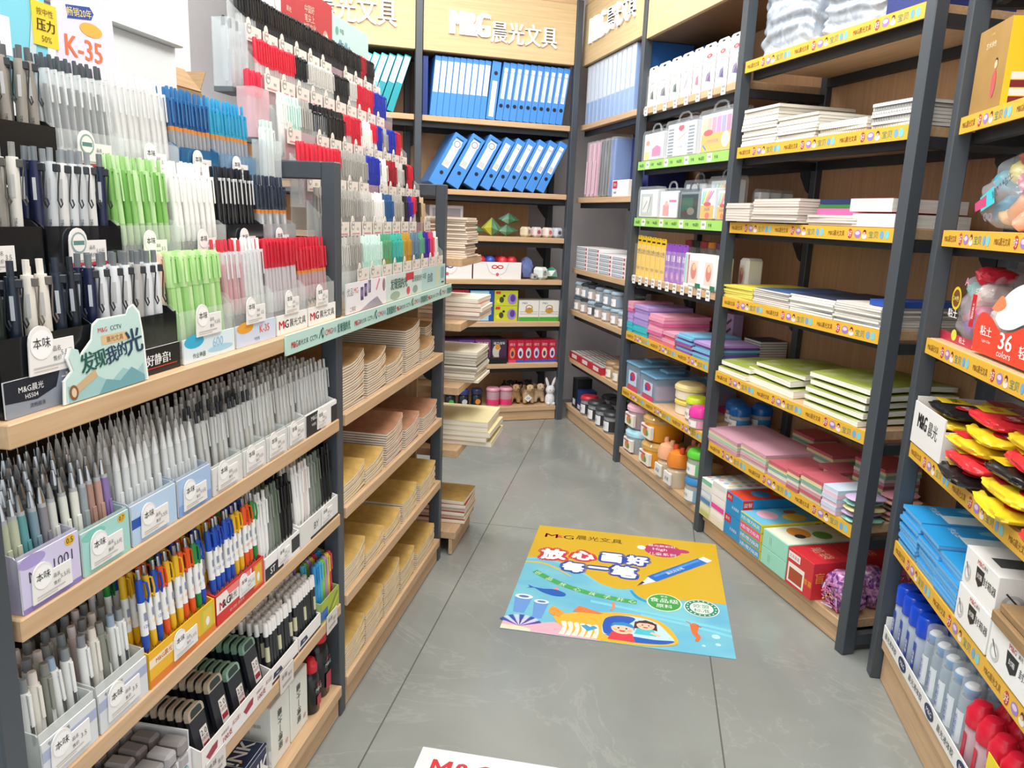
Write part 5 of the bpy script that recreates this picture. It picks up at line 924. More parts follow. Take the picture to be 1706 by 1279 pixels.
PURP = noisy('printed_purple_film', ('6A3A88', 'E0A0CC'), (1, 1, 1), 38., 2, .2, .4, .6, 0, 1.5, .8); CRIM = noisy('printed_crimson_film', ('98203C', 'E07890'), (1, 1, 1), 34., 2, .2, .42, .62, 0, 1.5, .8)
for k in range(3):
    b = bagmesh(.15, .11, .15, PURP if k < 2 else CRIM, 60 + k, .006, 44, 24, .12); rnd = random.Random(k)
    b.m(mat('A84A98', .3))
    for q in range(14): a = rnd.uniform(0, .12); b.line(FRONT(-.006), (rnd.uniform(-.06, .06), rnd.uniform(.01, .12)), (rnd.uniform(-.06, .06), rnd.uniform(.01, .12)), .006, mat(rnd.choice(['E8C8E0', 'D888C0', '6A3A90', 'E0A878', 'E86AA0']), .3))
    thing('stationery_pouch', ('purple pouch of pencils, front one beside the near post', 'purple pouch of pencils behind the front one', 'crimson pouch behind the near post on the bottom shelf')[k], 'pouch', UR, (1.025, 1.0, 1.0)[k], (.004, .14, .28)[k], Z, b)
b = MB(); b.box(-.09, 0, 0, .09, .13, .2, mat('A8302E', .4), .002); thing('toy_box', 'tall dark red box at the rear of the bottom shelf by the near post', 'box', UR, .86, .31 - .03 + .08, Z, b) if False else None
# top board: film-wrapped bundle and navy pack
Z = 2.1855
GB = noisy('silver_film', ('8E9AA8', 'C4CED8'), (1, 1, 1), 14., 4, .18, .3, .7, .9, 1.5, .8)
def drape(w, d, h, seed):
    rnd = random.Random(seed); ph = [rnd.uniform(0, 6.28) for _ in range(12)]
    def fn(u, v):
        t = 2 * math.pi * u; c, s_ = math.cos(t), math.sin(t); e = .35; pr = 1. if v < .8 else math.cos((v - .8) / .2 * 1.52)
        x = math.copysign(abs(c) ** e, c); y = math.copysign(abs(s_) ** e, s_)
        n = .0045 * (math.sin(26 * v + 2.5 * math.sin(2 * t + ph[0]) + ph[1]) + .8 * math.sin(41 * v + 3 * math.sin(3 * t + ph[2]) + ph[3]) + .7 * math.sin(7 * t + 6 * v + ph[4]) + .5 * math.sin(13 * t - 9 * v + ph[5]))
        return ((w / 2 * pr + n) * x, d / 2 + (d / 2 * pr + n) * y, h * min(1., v / .9) + (.02 * math.sin(2 * t + ph[6]) * v + .012 * math.sin(5 * t + ph[7]) * v))
    m = MB(); m.grid(fn, 90, 60, GB, True, True); return m
thing('wrapped_bundle', 'silvery film-wrapped bundle at the far end of the top shelf', 'bundle', UR, .26, .03, Z, drape(.37, .36, .29, 3))
thing('wrapped_bundle', 'silvery film-wrapped bundle in the middle of the top shelf', 'bundle', UR, .675, .03, Z, drape(.36, .36, .22, 5))
b = MB(); b.box(-.1, 0, 0, .1, .34, .1, mat('1E2F7A', .4), .008); thing('wrapped_bundle', 'navy blue pack by the near post on the top shelf', 'bundle', UR, .975, .02, Z, b)
b = MB(); b.box(-.1, .0, 0, .1, .04, .12, mat('6E7680', .5), .01)
THIN = clear('FFFFFF', .07, .1)
# ---------------------------------------------------------------- pen sets and clear cases (unit with green strips)
def hang_pack(w, h, d, card, art, film=FILM, hole=True, col='F4F4F2'):
    """flat pack standing upright: a printed card behind a clear bubble, round-cornered top with a hanging slot"""
    b = MB(); r = w * .16; P = [(-w / 2, 0), (w / 2, 0), (w / 2, h - r), (w / 2 - r * .3, h - r * .3), (w / 2 - r, h), (-w / 2 + r, h), (-w / 2 + r * .3, h - r * .3), (-w / 2, h - r)]
    b.prism(P, d * .5, d * .5 + .002, mat(card, .45), 'y'); f = FRONT(d * .5)
    if art: art(b, f, w, h)
    if hole: b.oval(f, 0, h - r * .6, w * .12, r * .22, DARK, 1e-3)
    b.box(-w * .44, 0, .004, w * .44, d * .48, h * .8, THIN if film is FILM else film, .004); return b
def case_box(w, h, d, shell, art, handle=True):
    """see-through plastic case with a carry handle and a printed insert"""
    b = MB(); r = .02; P = [(-w / 2 + .006, 0), (w / 2 - .006, 0), (w / 2, .01), (w / 2, h - r), (w / 2 - r, h), (-w / 2 + r, h), (-w / 2, h - r), (-w / 2, .01)]
    b.box(-w * .45, .006, .006, w * .45, d - .004, h * .9, mat('E8ECEE', .4), .003); f = FRONT(.006); art(b, f, w * .9, h * .9)
    b.prism(P, 0, d, shell, 'y')
    if handle: b.tube([(-w * .2, d / 2, h - .004), (-w * .17, d / 2, h + .02), (-w * .08, d / 2, h + .032), (w * .08, d / 2, h + .032), (w * .17, d / 2, h + .02), (w * .2, d / 2, h - .004)], .0055, shell, 8)
    return b
CASE = clear('EAF0F4', .16, .12)
Z = 2.1205
xs = [(-1.05, -.935), (-.925, -.77), (-.76, -.645), (-.635, -.51), (-.5, -.41), (-.4, -.275), (-.265, -.155), (-.145, -.03)]
cs = [('3E5A4A', 'F2F2EE', 'dark green'), ('5A6470', 'F4F4F2', 'slate'), ('2E4A40', 'F4F6F2', 'dark green'), ('B8B0C0', 'EEF0EA', 'pale'), ('A8688C', 'EEF2E8', 'pink'), ('6A4A8A', 'F4F0F2', 'violet'), ('4A3A8A', 'F6F2F4', 'indigo'), ('5A4A7A', 'F4F0F4', 'purple')]
for i, ((x0, x1), (c, cd_, nm)) in enumerate(zip(xs, cs)):
    def art(b, f, w, h, c=c, i=i):
        b.rect(f, -w * .4, h * .04, w * .4, h * .86, mat('DCDCD8'), 8e-4); b.flat(f, [(-w * .2, h * .22), (w * .22, h * .18), (w * .12, h * .42), (-w * .1, h * .36)], mat(c), 1e-3)
        b.line(f, (-w * .15, h * .2), (w * .2, h * .5), w * .05, mat('9AA0A4'), 1.2e-3)
        if i >= 5: b.oval(f, 0, h * .74, w * .22, h * .045, mat('D0243C'), 1.1e-3); b.text(f, '晨光', 0, h * .74, h * .05, WHITE, lift=1.3e-3)
        b.text(f, '绘图铅笔', 0, h * .58, h * .05, mat('7A7A80'), lift=1e-3)
    for k in range(2):
        thing('hanging_pack', ('white' if k == 0 else 'rear white') + ' hanging pack, ' + nm + ' print, number ' + ('one', 'two', 'three', 'four', 'five', 'six', 'seven', 'eight')[i] + ' of the top pen shelf', 'pen pack', UR, (x0 + x1) / 2, .004 + .035 * k, Z, hang_pack(x1 - x0, .215 + .004 * k, .03, cd_, art))
thing('file_box', 'dark blue file box with a white card behind the white hanging packs', 'file', UR, -.86, .2, Z, MB().box(-.18, 0, 0, .18, .16, .3, mat('1F5A9A', .4), .003).rect(FRONT(0), -.14, .14, -.02, .24, mat('D8D4DC')))
Z = 1.8255
def a_case1(b, f, w, h): b.rect(f, -w * .2, h * .1, w * .45, h * .5, mat('E8DCE8')); b.flat(f, [(-w * .05, h * .15), (w * .4, h * .15), (w * .4, h * .45), (w * .18, h * .55), (-w * .05, h * .42)], mat('E07AA8'), 9e-4); b.rect(f, -w * .45, h * .05, -w * .22, h * .35, mat('F0D87A'), 8e-4); b.oval(f, -w * .3, h * .66, w * .1, h * .09, mat('F0A070'), 8e-4)
def a_case2(b, f, w, h):
    for i in range(9):
        for s_ in (-1, 1): b.rect(f, s_ * w * .36 - w * .1, h * (.05 + i * .095), s_ * w * .36 + w * .1, h * (.11 + i * .095), mat('9AA4AC')); b.rect(f, s_ * w * .36 - w * .1, h * (.07 + i * .095), s_ * w * .36 + w * .1, h * (.08 + i * .095), mat('5A646C'), 9e-4)
    b.rect(f, -w * .24, h * .06, w * .24, h * .8, mat('ECEEF0'), 9e-4); b.flat(f, [(-w * .08, h * .92), (w * .08, h * .92), (w * .1, h * .82), (0, h * .74), (-w * .1, h * .82)], mat('D0243C'), 1.1e-3); b.text(f, '高光橡皮', 0, h * .3, h * .08, mat('7A8088'), lift=1.1e-3); b.line(f, (-w * .1, h * .5), (w * .18, h * .7), .008, mat('C8B0A0'), 1.1e-3)
def a_case3(b, f, w, h):
    for i, c in enumerate(('E8D8A0', 'E0B8A0', 'E09AB0', 'C890C8', 'A8A0D8', 'E888B0')): b.rect(f, -w * .45 + i * w * .15, h * .4, -w * .32 + i * w * .15, h * .9, mat(c))
    b.rect(f, -w * .46, h * .04, w * .46, h * .5, mat('F0B838'), 9e-4); b.oval(f, -w * .25, h * .52, w * .15, h * .08, mat('D0243C'), 1.1e-3); b.text(f, '可水洗水彩笔', -w * .1, h * .3, h * .1, mat('8A5AA0'), lift=1.1e-3); b.line(f, (-w * .4, h * .22), (-w * .28, h * .08), .01, mat('2A8AC8'), 1.1e-3); b.oval(f, w * .3, h * .3, w * .12, h * .2, mat('F6EEDC'), 1.1e-3)
for i, (x0, x1, h, a, n) in enumerate(((-1.045, -.765, .165, a_case1, 'clear case with a pink and yellow insert'), (-.745, -.385, .19, a_case2, 'wide clear case of grey pens with a white insert'), (-.365, -.02, .2, a_case3, 'clear case of coloured pens with a yellow insert'))):
    for k in range(2): thing('plastic_case', n + (', front of its pair' if k == 0 else ', behind its twin'), 'case', UR, (x0 + x1) / 2, .006 + k * .05, Z, case_box(x1 - x0, h, .045, CASE, a))
Z = 1.5105
def a_k1(b, f, w, h): b.rect(f, -w * .4, h * .08, w * .25, h * .85, mat('C8CCC8')); b.rect(f, -w * .3, h * .2, w * .1, h * .75, mat('E6E8E6'), 9e-4); b.line(f, (w * .0, h * .2), (w * .15, h * .75), .008, mat('5A5A5A'), 1.1e-3); b.line(f, (-w * .25, h * .3), (-w * .05, h * .6), .006, mat('7A7A7A'), 1.1e-3)
def a_k2(b, f, w, h): b.rect(f, -w * .45, h * .05, w * .45, h * .75, mat('F2EEF0')); b.rect(f, -w * .3, h * .1, w * .05, h * .5, mat('E89A98'), 9e-4); b.rect(f, w * .05, h * .6, w * .45, h * .68, mat('E05A9A'), 9e-4); b.oval(f, -w * .1, h * .55, w * .1, h * .1, mat('E8B8A8'), 1e-3)
def a_k3(b, f, w, h): b.rect(f, -w * .45, h * .05, w * .45, h * .92, mat('4A5A58')); b.rect(f, -w * .4, h * .3, w * .2, h * .8, mat('3A9A7A'), 9e-4); b.oval(f, w * .1, h * .3, w * .2, h * .14, mat('E0C8B0'), 1e-3); b.oval(f, -w * .2, h * .22, w * .12, h * .14, mat('7A4A3A'), 1e-3)
def a_k4(b, f, w, h):
    for i, c in enumerate(('7AC8E0', '8AD88A', 'F0E070', 'F0A060', 'E87A8A', 'C08AD0')): b.line(f, (-w * .4 + i * w * .07, h * .5), (-w * .3 + i * w * .14, h * .92), w * .07, mat(c))
    b.rect(f, -w * .46, h * .04, w * .46, h * .46, mat('F0B838'), 9e-4); b.oval(f, 0, h * .5, w * .26, h * .07, mat('D0243C'), 1.1e-3); b.text(f, '油画棒', 0, h * .34, h * .12, mat('4A3A8A'), lift=1.1e-3); b.oval(f, w * .05, h * .14, w * .16, h * .1, mat('E8603A'), 1.1e-3)
for i, (x0, x1, y, h, a, sh, n) in enumerate(((-1.05, -.78, .004, .175, a_k1, CASE, 'small white compass case at the far end of the lower case shelf'), (-.765, -.53, .004, .16, a_k2, CASE, 'pale case with a pink figure print, lower case shelf'), (-.515, -.29, .004, .15, a_k3, clear('5A6466', .5), 'smoky green case with a green print, lower case shelf'), (-.275, -.12, -.004, .165, a_k4, CASE, 'yellow-labelled crayon case with rainbow sticks, lower case shelf'), (-.11, .0 - .012, .0, .15, a_k4, CASE, 'yellow-labelled crayon case by the post, lower case shelf'), (-.6, -.36, .07, .2, a_k2, CASE, 'tall case behind the pale and smoky cases'), (-.33, -.05, .07, .21, a_k4, CASE, 'tall rainbow case behind the yellow-labelled ones'))):
    thing('plastic_case', n, 'case', UR, (x0 + x1) / 2, y, Z, case_box(x1 - x0, h, .055, sh, a, i in (1, 2, 5, 6)))
for k in range(3): thing('plastic_case', 'clear case showing past the post beside the pale grey stack, ' + ('front', 'middle', 'rear')[k] + ' one', 'case', UR, -.035 - .02 * k, .16 + .075 * k, Z, case_box(.06 - .002 * k, .15, .06, CASE, a_k1, False))
Z = 1.1755
def a_y(b, f, w, h): b.rect(f, -w * .5, h * .02, w * .5, h * .82, mat('F0C420')); b.text(f, '12色', -w * .1, h * .62, h * .13, mat('3A3A3A'), lift=1e-3, bold=.01); b.text(f, '水彩笔', 0, h * .2, h * .22, mat('3A2A1A'), w=w * .25, lift=1e-3, rot=R(90)); b.rect(f, -w * .4, h * .86, w * .3, h * .9, BLK)
def a_p(b, f, w, h): b.rect(f, -w * .5, h * .02, w * .5, h * .8, mat('8A4AB8')); b.text(f, '18', .0, h * .62, h * .16, WHITE, lift=1e-3, bold=.01); b.oval(f, -w * .1, h * .18, w * .25, h * .1, mat('B890D8'), 9e-4); b.oval(f, 0, h * .16, w * .14, h * .06, mat('F0A0A0'), 1.1e-3); b.text(f, '旋转油画棒', 0, h * .4, h * .06, mat('D8C0F0'), lift=1e-3)
for i in range(6): thing('pen_pack', 'yellow pack of colouring pens, number ' + ('one', 'two', 'three', 'four', 'five', 'six')[i] + ' from the far post', 'pen pack', UR, -1.02 + i * .066, .004, Z, hang_pack(.062, .235 - i * .002, .04, 'F0C420', a_y, FILM, True))
for i in range(4): thing('pen_pack', 'purple pack of colouring pens, number ' + ('one', 'two', 'three', 'four')[i] + ' from the yellow packs', 'pen pack', UR, -.622 + i * .066, .0, Z, hang_pack(.064, .205, .045, '8A4AB8', a_p, FILM, True))
for i in range(5):
    c = ('B8384A', '2A2A2C', 'C8484A', 'E8902A', '7A3A6A')[i]; b = MB(); b.lathe([(0, 0), (.03, 0), (.03, .2), (.026, .215), (0, .215)], CASE, 16); b.lathe([(.022, .19), (.031, .195), (.031, .225), (0, .228)], mat(c), 16)
    thing('pen_tub', ('red', 'black', 'coral', 'orange', 'plum')[i] + '-lidded clear tub standing behind the purple packs', 'tub', UR, -.62 + i * .085, .15, Z, b)
for i in range(3):
    def a_m3(b, f, w, h):
        for q, c in enumerate(('7ABFC8', 'A8D8C0', 'D03A6A', 'C8B0D8')): b.rect(f, -w * .45 + q * w * .23, h * .1, -w * .28 + q * w * .23, h * .95, mat(c))
    if i == 0: thing('pen_pack', 'slim clear pack of multicoloured markers beside the purple packs', 'pen pack', UR, -.37, -.002, Z, hang_pack(.075, .17, .035, 'E8ECEA', a_m3, FILM, False))
def a_wc(b, w, d, h): b.rect(FRONT(0), -w * .38, h * .15, w * .2, h * .8, mat('F0D8CC')); b.oval(FRONT(0), -w * .08, h * .5, w * .2, h * .24, mat('D88A80'), 9e-4); b.oval(FRONT(0), -w * .05, h * .62, w * .12, h * .1, mat('EFC8A0'), 1.1e-3); b.rect(FRONT(0), w * .1, h * .03, w * .45, h * .16, mat('2A7A5A'), 9e-4)
for i, (x0, x1, y) in enumerate(((-.325, -.175, -.006), (-.165, -.03, -.006), (-.03 + .0, .0, .0))):
    if i < 2: box_thing('pencil_case', 'white rounded pencil case with ' + ('a coral figure print' if i == 0 else 'a pale pink print, by the post'), UR, x0, x1, y, Z, .09, .17, 'F4F4F0', a_wc, 'pencil case', None, 0, .012)
box_thing('pencil_case', 'white rounded pencil case showing past the post beside the yellow notebooks', UR, -.09, -.012, .14, Z, .09, .165, 'F2F2EE', a_wc, 'pencil case', None, 0, .012)
Z = .8405
PT = [('D86A9A', 'pink'), ('E8A0B8', 'light pink'), ('B89AD8', 'lilac'), ('A890D0', 'lilac'), ('3ABCC8', 'turquoise'), ('E87A80', 'coral'), ('7AB8D8', 'sky blue'), ('8A5AB0', 'purple')]
def pst(x, y, n, w, d, t, ids, where, **k): stack(UR, x, y, Z, n, w, d, t, [(mat(PT[i][0], .5), PT[i][1]) for i in ids[::-1]], where, noun='hardcover_notebook', page='self', **k)
pst(-1.03, -.005, 9, .1, .26, .0195, (4, 4, 4, 2, 2, 2, 0, 1, 1), 'the stack at the far end of the pastel notebook shelf', jit=.003, rot=.01)
pst(-.865, -.005, 9, .2, .28, .0185, (4, 4, 4, 3, 3, 2, 2, 3, 2), 'the lilac-topped stack, pastel notebook shelf', jit=.004, rot=.015)
pst(-.655, -.004, 8, .19, .28, .0178, (5, 1, 0, 1, 1, 0, 1, 1), 'the tall pink stack of the pastel notebook shelf', jit=.006, rot=.02)
pst(-.475, -.004, 4, .14, .24, .0185, (5, 1, 5, 1), 'the low coral stack of the pastel notebook shelf', jit=.004)
pst(-.3, -.004, 9, .18, .26, .0098, (7, 6, 7, 1, 7, 6, 7, 6, 6), 'the purple and blue stack, pastel notebook shelf', jit=.008, rot=.04)
pst(-.105, -.004, 7, .175, .26, .0115, (6, 6, 7, 6, 6, 7, 2), 'the sky blue stack by the post, pastel notebook shelf', jit=.006, rot=.03)
for i, (c, n) in enumerate((('E8A8C0', 'pink'), ('B8A0C8', 'mauve'))): box_thing('gift_notebook', n + ' boxed notebook with dark petals standing behind the pink stack', UR, -.55 + i * .1, -.46 + i * .1, .3, Z, .06, .19, c, lambda b, w, d, h: [b.line(FRONT(0), (-w * .2, h * (.2 + q * .25)), (w * .3, h * (.35 + q * .25)), w * .16, mat('4A4048')) for q in range(3)], 'notebook')
stack(UR, .16 - .1 + .05, .17 - .0, Z, 0, .2, .2, .01, CRM, 'x')
for i in range(8): thing('hardcover_notebook', ('orange-edged' if i < 4 else 'dark blue') + ' notebook in the low stack seen past the post behind the green books', 'notebook', UR, -.03 - .08, .27, Z + i * .0125, notebook(.15, .15, .0115, mat('E05A3A' if i < 4 else '2A3A58', .5), 0, P1), 'low stack seen past the post, ' + ('orange' if i < 4 else 'blue'))
Z = .4905
TUBB = clear('A8CCE4', .45, .15)
def tub_box(w, d, h, lidc, art=None):
    b = MB(); P = [(-w / 2 + .008, 0), (w / 2 - .008, 0), (w / 2, h * .9), (-w / 2, h * .9)]; b.prism(P, .004, d - .004, TUBB, 'y'); b.box(-w * .42, .02, .004, w * .42, d - .02, h * .6, mat('D8A0C0', .5), .01); f = FRONT(.004); b.rect(f, -w * .3, h * .2, w * .3, h * .7, mat('C8D8F0')); b.oval(f, 0, h * .5, w * .2, h * .16, mat('C83A5A'), 9e-4); b.oval(f, -w * .1, h * .42, w * .08, h * .1, mat('3A5AB8'), 1.1e-3); b.rect(f, -w * .35, 0, w * .4, h * .18, mat('D04A6A'), 9e-4)
    l = MB(); l.box(-w / 2 - .006, -.004, h * .9, w / 2 + .006, d + .004, h, lidc, .008); l.box(-w * .25, d * .3, h, w * .25, d * .7, h + .02, lidc, .008); return b, l
def two(name, label, cat, x, y, z, bl, U=UR, names=('body', 'lid')):
    r = thing(name, label, cat, U, x, y, z)
    for n, m in zip(names, bl): part(n, m, r)
    return r
BLU = clear('7AB4D8', .6, .15)
for i, (x, w, h, n) in enumerate(((-.945, .2, .17, 'blue storage tub with a printed front at the far end of the tub shelf'), (-.72, .21, .15, 'second blue storage tub of the tub shelf'), (-.505, .18, .15, 'third blue storage tub, behind the cream jar'))): two('storage_tub', n, 'tub', x, .004 if i < 2 else .2, Z, tub_box(w, .3 if i < 2 else .2, h, BLU))
def jar(r_, h, body, lid, lh, label=None, band=None, sx=1., sy=1., dome=False):
    b = MB(); b.lathe([(0, 0), (r_ * .92, 0), (r_, h * .06), (r_, h * .9), (r_ * .9, h)], body, 20, 0, 0, sx, sy)
    if band: b.lathe([(r_ * 1.01, h * .12), (r_ * 1.01, h * .75)], band, 20, 0, 0, sx, sy)
    if label: b.x = None; a = [-.75 + q * .25 for q in range(7)]; b.add([((r_ * 1.03) * sx * math.sin(t), -(r_ * 1.03) * sy * math.cos(t), z) for z in (h * .15, h * .7) for t in a], [(q, q + 1, q + 8, q + 7) for q in range(6)], label, True); b.text(FRONT(-r_ * 1.04 * sy), '彩泥', 0, h * .42, h * .16, mat('4A4A4A'))
    l = MB(); l.lathe([(r_ * .9, h), (r_ * 1.08, h), (r_ * 1.08, h + lh * .5)] + ([(r_ * 1.0, h + lh * .75), (r_ * .6, h + lh), (0, h + lh * 1.08)] if dome else [(r_ * .9, h + lh), (0, h + lh)]), lid, 20, 0, 0, sx, sy); return b, l
CB = clear('F0ECE4', .45, .2)
two('clay_jar', 'upper cream jar with pale yellow lid in front of the blue tubs', 'jar', -.4, .11, Z + .083, jar(.075, .05, mat('F0E6D0', .4), mat('F2DC9A', .4), .03, None, None, 1.2))
two('clay_jar', 'lower cream jar with yellow handle in front of the blue tubs', 'jar', -.4, .11, Z, jar(.07, .055, mat('F0E6D0', .4), mat('F0D060', .4), .026, None, None, 1.2))
two('clay_jar', 'clear clay jar with lime lid on the tub shelf', 'jar', -.25, .075, Z, jar(.055, .095, CB, mat('C8D82A', .4), .03, WHITE, mat('E0A8A0', .5)))
two('clay_jar', 'clear clay jar with hot pink lid by the post on the tub shelf', 'jar', -.12, .03, Z, jar(.055, .06, CB, mat('E83AA0', .35), .045, WHITE, mat('E8A0C0', .5)))
for i, (x, y) in enumerate(((-.07, .22), (-.18, .26), (-.07, .34))): two('clay_jar', ('blue-lidded round jar just past the post on the tub shelf', 'second blue-lidded round jar deeper on the tub shelf', 'rearmost blue-lidded round jar of the tub shelf')[i], 'jar', x, y, Z, jar(.05, .075, CB, mat('1F6AB8', .2), .055, WHITE, mat('3A8AC8', .4), dome=True))
b = MB(); b.box(-.16, 0, 0, .16, .05, .03, mat('C83A7A', .4), .004); thing('clay_set', 'magenta boxed clay set at the rear of the tub shelf', 'box', UR, -.35, .3, Z, b)
Z = .1055
def bucket(w, d, h, bodyc, lidc, paper=True):
    b = MB(); b.lathe([(0, 0), (.86, 0), (.9, h * .04), (1., h), (.92, h)], bodyc, 24, 0, d / 2, w / 2, d / 2); b.box(-w * .3, -.004 + d * .02, h * .12, w * .3, d * .1, h * .8, mat('F2EEE4', .5), .002)
    f = FRONT(-.004 + d * .02); b.oval(f, -.0, h * .45, w * .16, h * .22, mat('D88A4A'), 9e-4); b.oval(f, w * .1, h * .4, w * .08, h * .14, mat('6AA04A'), 1.1e-3); b.rect(f, -w * .26, h * .64, w * .1, h * .72, mat('C84A6A'), 1e-3)
    l = MB(); l.lathe([(.95, h), (1.06, h), (1.06, h + .02), (.9, h + .04), (0, h + .045)], lidc, 24, 0, d / 2, w / 2, d / 2); return b, l
two('clay_bucket', 'upper clear bucket with pale pink lid at the far end of the bottom bucket shelf', 'bucket', -.94, .0, Z + .156, bucket(.2, .22, .11, clear('F0D8E0', .55), mat('F2B8C8', .4)))
two('clay_bucket', 'lower clear bucket with pale blue lid under the pink-lidded one', 'bucket', -.94, .0, Z, bucket(.2, .22, .108, clear('D0E4F0', .6), mat('A8D8EC', .4)))
two('clay_bucket', 'upper orange bucket with clear lid on the bottom bucket shelf', 'bucket', -.68, -.005, Z + .156, bucket(.22, .24, .11, mat('F0A020', .35), clear('F4C878', .6)))
two('clay_bucket', 'lower orange bucket with clear lid on the bottom bucket shelf', 'bucket', -.68, -.005, Z, bucket(.22, .24, .108, mat('F0A020', .35), clear('F4C878', .6)))
def fig_jar(c, lid): # squat toy bottle with a moulded animal-shaped cap
    b = MB(); b.lathe([(0, 0), (.055, 0), (.06, .01), (.058, .09), (.04, .11)], clear('F4E4C8', .6), 18); b.box(-.04, -.062, .015, .04, -.05, .08, mat('EDEAE4'), .002); b.text(FRONT(-.062), '彩泥', 0, .045, .02, mat('5A4A4A')); l = MB(); l.lathe([(.045, .11), (.06, .115), (.062, .15), (.05, .185), (.02, .2), (0, .2)], mat(c, .4), 18)
    for s_ in (-1, 1): l.lathe([(.012, .185), (.016, .2), (.012, .22), (0, .225)], mat(lid, .4), 10, s_ * .035, 0)
    return b, l
two('clay_jar', 'peach-capped clay jar beside the orange buckets', 'jar', -.47, .05, Z, fig_jar('F0B088', 'F0B088')); two('clay_jar', 'orange-capped clay jar beside the peach one', 'jar', -.33, .04, Z, fig_jar('E8862A', 'D84A2A')); two('clay_jar', 'peach-capped clay jar behind the other two', 'jar', -.4, .18, Z, fig_jar('F0A878', 'F0B088'))
b = MB(); b.tube([(0, 0, .0), (0, 0, .12), (.0, 0, .26), (.01, 0, .3), (.03, 0, .32), (.05, 0, .3), (.055, 0, .28)], .007, mat('D83A4A', .3), 8); thing('umbrella_pen', 'red hooked toy handle rising behind the orange-capped jar', 'toy', UR, -.27, .13, Z, b)
for i, (c, lc, nm) in enumerate((('3A8AC8', '3A8AC8', 'lower'), ('F0F0EC', '5AC83A', 'upper'))): two('clay_jar', nm + (' clear clay jar with blue lid' if i == 0 else ' clear clay jar with green lid') + ' against the post', 'jar', -.1, .04, Z + i * .137, jar(.062, .1, CB, mat(lc, .35), .034, WHITE, mat(['8AB8D8', '7AC88A'][i], .5)))
two('clay_jar', 'clear clay jar with orange body behind the green-lidded pair', 'jar', -.2, .17, Z, jar(.06, .12, mat('E8A050', .4), mat('F0C080', .4), .03))
# ---------------------------------------------------------------- corner unit: files, packs of clips
Z = 2.1305
for i in range(11):
    x = -2.05 + i * .078; m_ = MB(); m_.box(-.033, 0, 0, .033, .3, .375, mat('5A9ADC', .4), .003); m_.rect(FRONT(0), -.03, .14, .03, .37, mat('E4EAF0')); m_.box(-.036, -.004, 0, .036, .3, .38, clear('E8F0F8', .35, .15), .002)
    thing('box_file', 'blue and white box file in film on the corner unit, ' + ('at the open end' if i == 0 else 'in the row' if i < 10 else 'next to the near post'), 'file', UR, x, .01, Z, m_, None if i in (0, 10) else 'filmed box files on the corner unit')
thing('box_file', 'plain blue box file against the post on the corner unit', 'file', UR, -1.165, .02, Z, MB().box(-.035, 0, 0, .035, .3, .37, mat('3A7AC8', .4), .003))
Z = 1.6355
for i, (x, c, n, w, tl) in enumerate(((-2.02, 'D8A0B4', 'pink', .05, -.05), (-1.94, 'DCA8BA', 'pink', .05, -.06), (-1.86, 'D898B0', 'pink', .05, -.07), (-1.76, '23282C', 'black', .06, -.06), (-1.66, '2C3634', 'charcoal', .06, -.05), (-1.55, '2F6FB8', 'blue', .07, -.04))):
    b = MB(); b.box(-w / 2, 0, 0, w / 2, .3, .36, mat(c, .25, 0, 1, .8), .01); b.box(-w / 2 - .004, -.006, .0, w / 2 + .004, .305, .37, clear('F0F0F4', .22, .06), .006)
    if i < 3: b.rect(FRONT(-.006), -w * .3, .02, w * .3, .24, mat('EBC8D4'))
    thing('expanding_file', n + ' expanding file in film on the corner unit' + (('', ', second of the pink ones', ', third of the pink ones')[i] if i < 3 else ''), 'file', UR, x, .02, Z + .003, b, ry=-tl)
thing('file_box', 'dark navy file box at the near end of the corner unit, below the blue files', 'file', UR, -1.34, .12, Z, MB().box(-.14, 0, 0, .14, .25, .36, mat('1C2560', .4), .004))
b = MB(); b.box(-.13, 0, 0, .13, .08, .1, mat('F0EFEE', .4), .002); f = FRONT(0); b.rect(f, -.12, .05, -.05, .095, mat('C8243A')); b.text(f, '得力', -.085, .072, .02, WHITE, lift=1e-3); b.text(f, '档案袋', -.08, .025, .014, mat('555')if False else mat('555555')); thing('label_box', 'small white and red box before the navy file box', 'box', UR, -1.36, .01, Z, b)
Z = 1.1355
for r_ in range(6):
    for c_ in range(4):
        if r_ == 5 and c_ > 1: continue
        x0 = -2.1 + c_ * .235; h = .026
        def art(b, w, d, hh): b.rect(FRONT(0), -w * .46, hh * .15, w * .3, hh * .8, mat('9AA4B4')); b.rect(FRONT(0), w * .34, hh * .2, w * .46, hh * .75, mat('C8445A')); b.line(FRONT(0), (-w * .4, hh * .5), (w * .26, hh * .5), .004, mat('E8EAEE'), 9e-4)
        box_thing('staple_box', 'flat white carton in the ' + ('far', 'second', 'third', 'near')[c_] + ' pile of the carton shelf, corner unit', UR, x0, x0 + .225, .004, Z + r_ * .0268, .2, h, 'ECECEC', art, 'box', ('far', 'second', 'third', 'near')[c_] + ' pile of white cartons')
Z = .8305
def clipjar(rnd, h=.085): return jar(.052, h, clear('DCE4E8', .35, .1), mat(rnd.choice(['4A5866', '7A8894', '9AB0C0', '2A3038']), .35), .02, mat('F0EDEE'), mat(rnd.choice(['8A98A8', '4A4A50', 'B8A8A0']), .5))
rnd = random.Random(4)
for r_ in range(2):
    for c_ in range(7):
        for d_ in range(2):
            x = -2.09 + c_ * .145
            if r_ == 1 and c_ > 5: continue
            two('clip_jar', 'clear jar of clips with dark lid, ' + ('lower' if r_ == 0 else 'upper') + ' tier ' + ('front' if d_ == 0 else 'rear') + ' row of the jar shelf', 'jar', x + rnd.uniform(-.01, .01), .06 + d_ * .12, Z + r_ * .107, clipjar(rnd)).__setitem__('group', 'jars of clips, ' + ('lower', 'upper')[r_] + ' tier ' + ('front', 'rear')[d_])
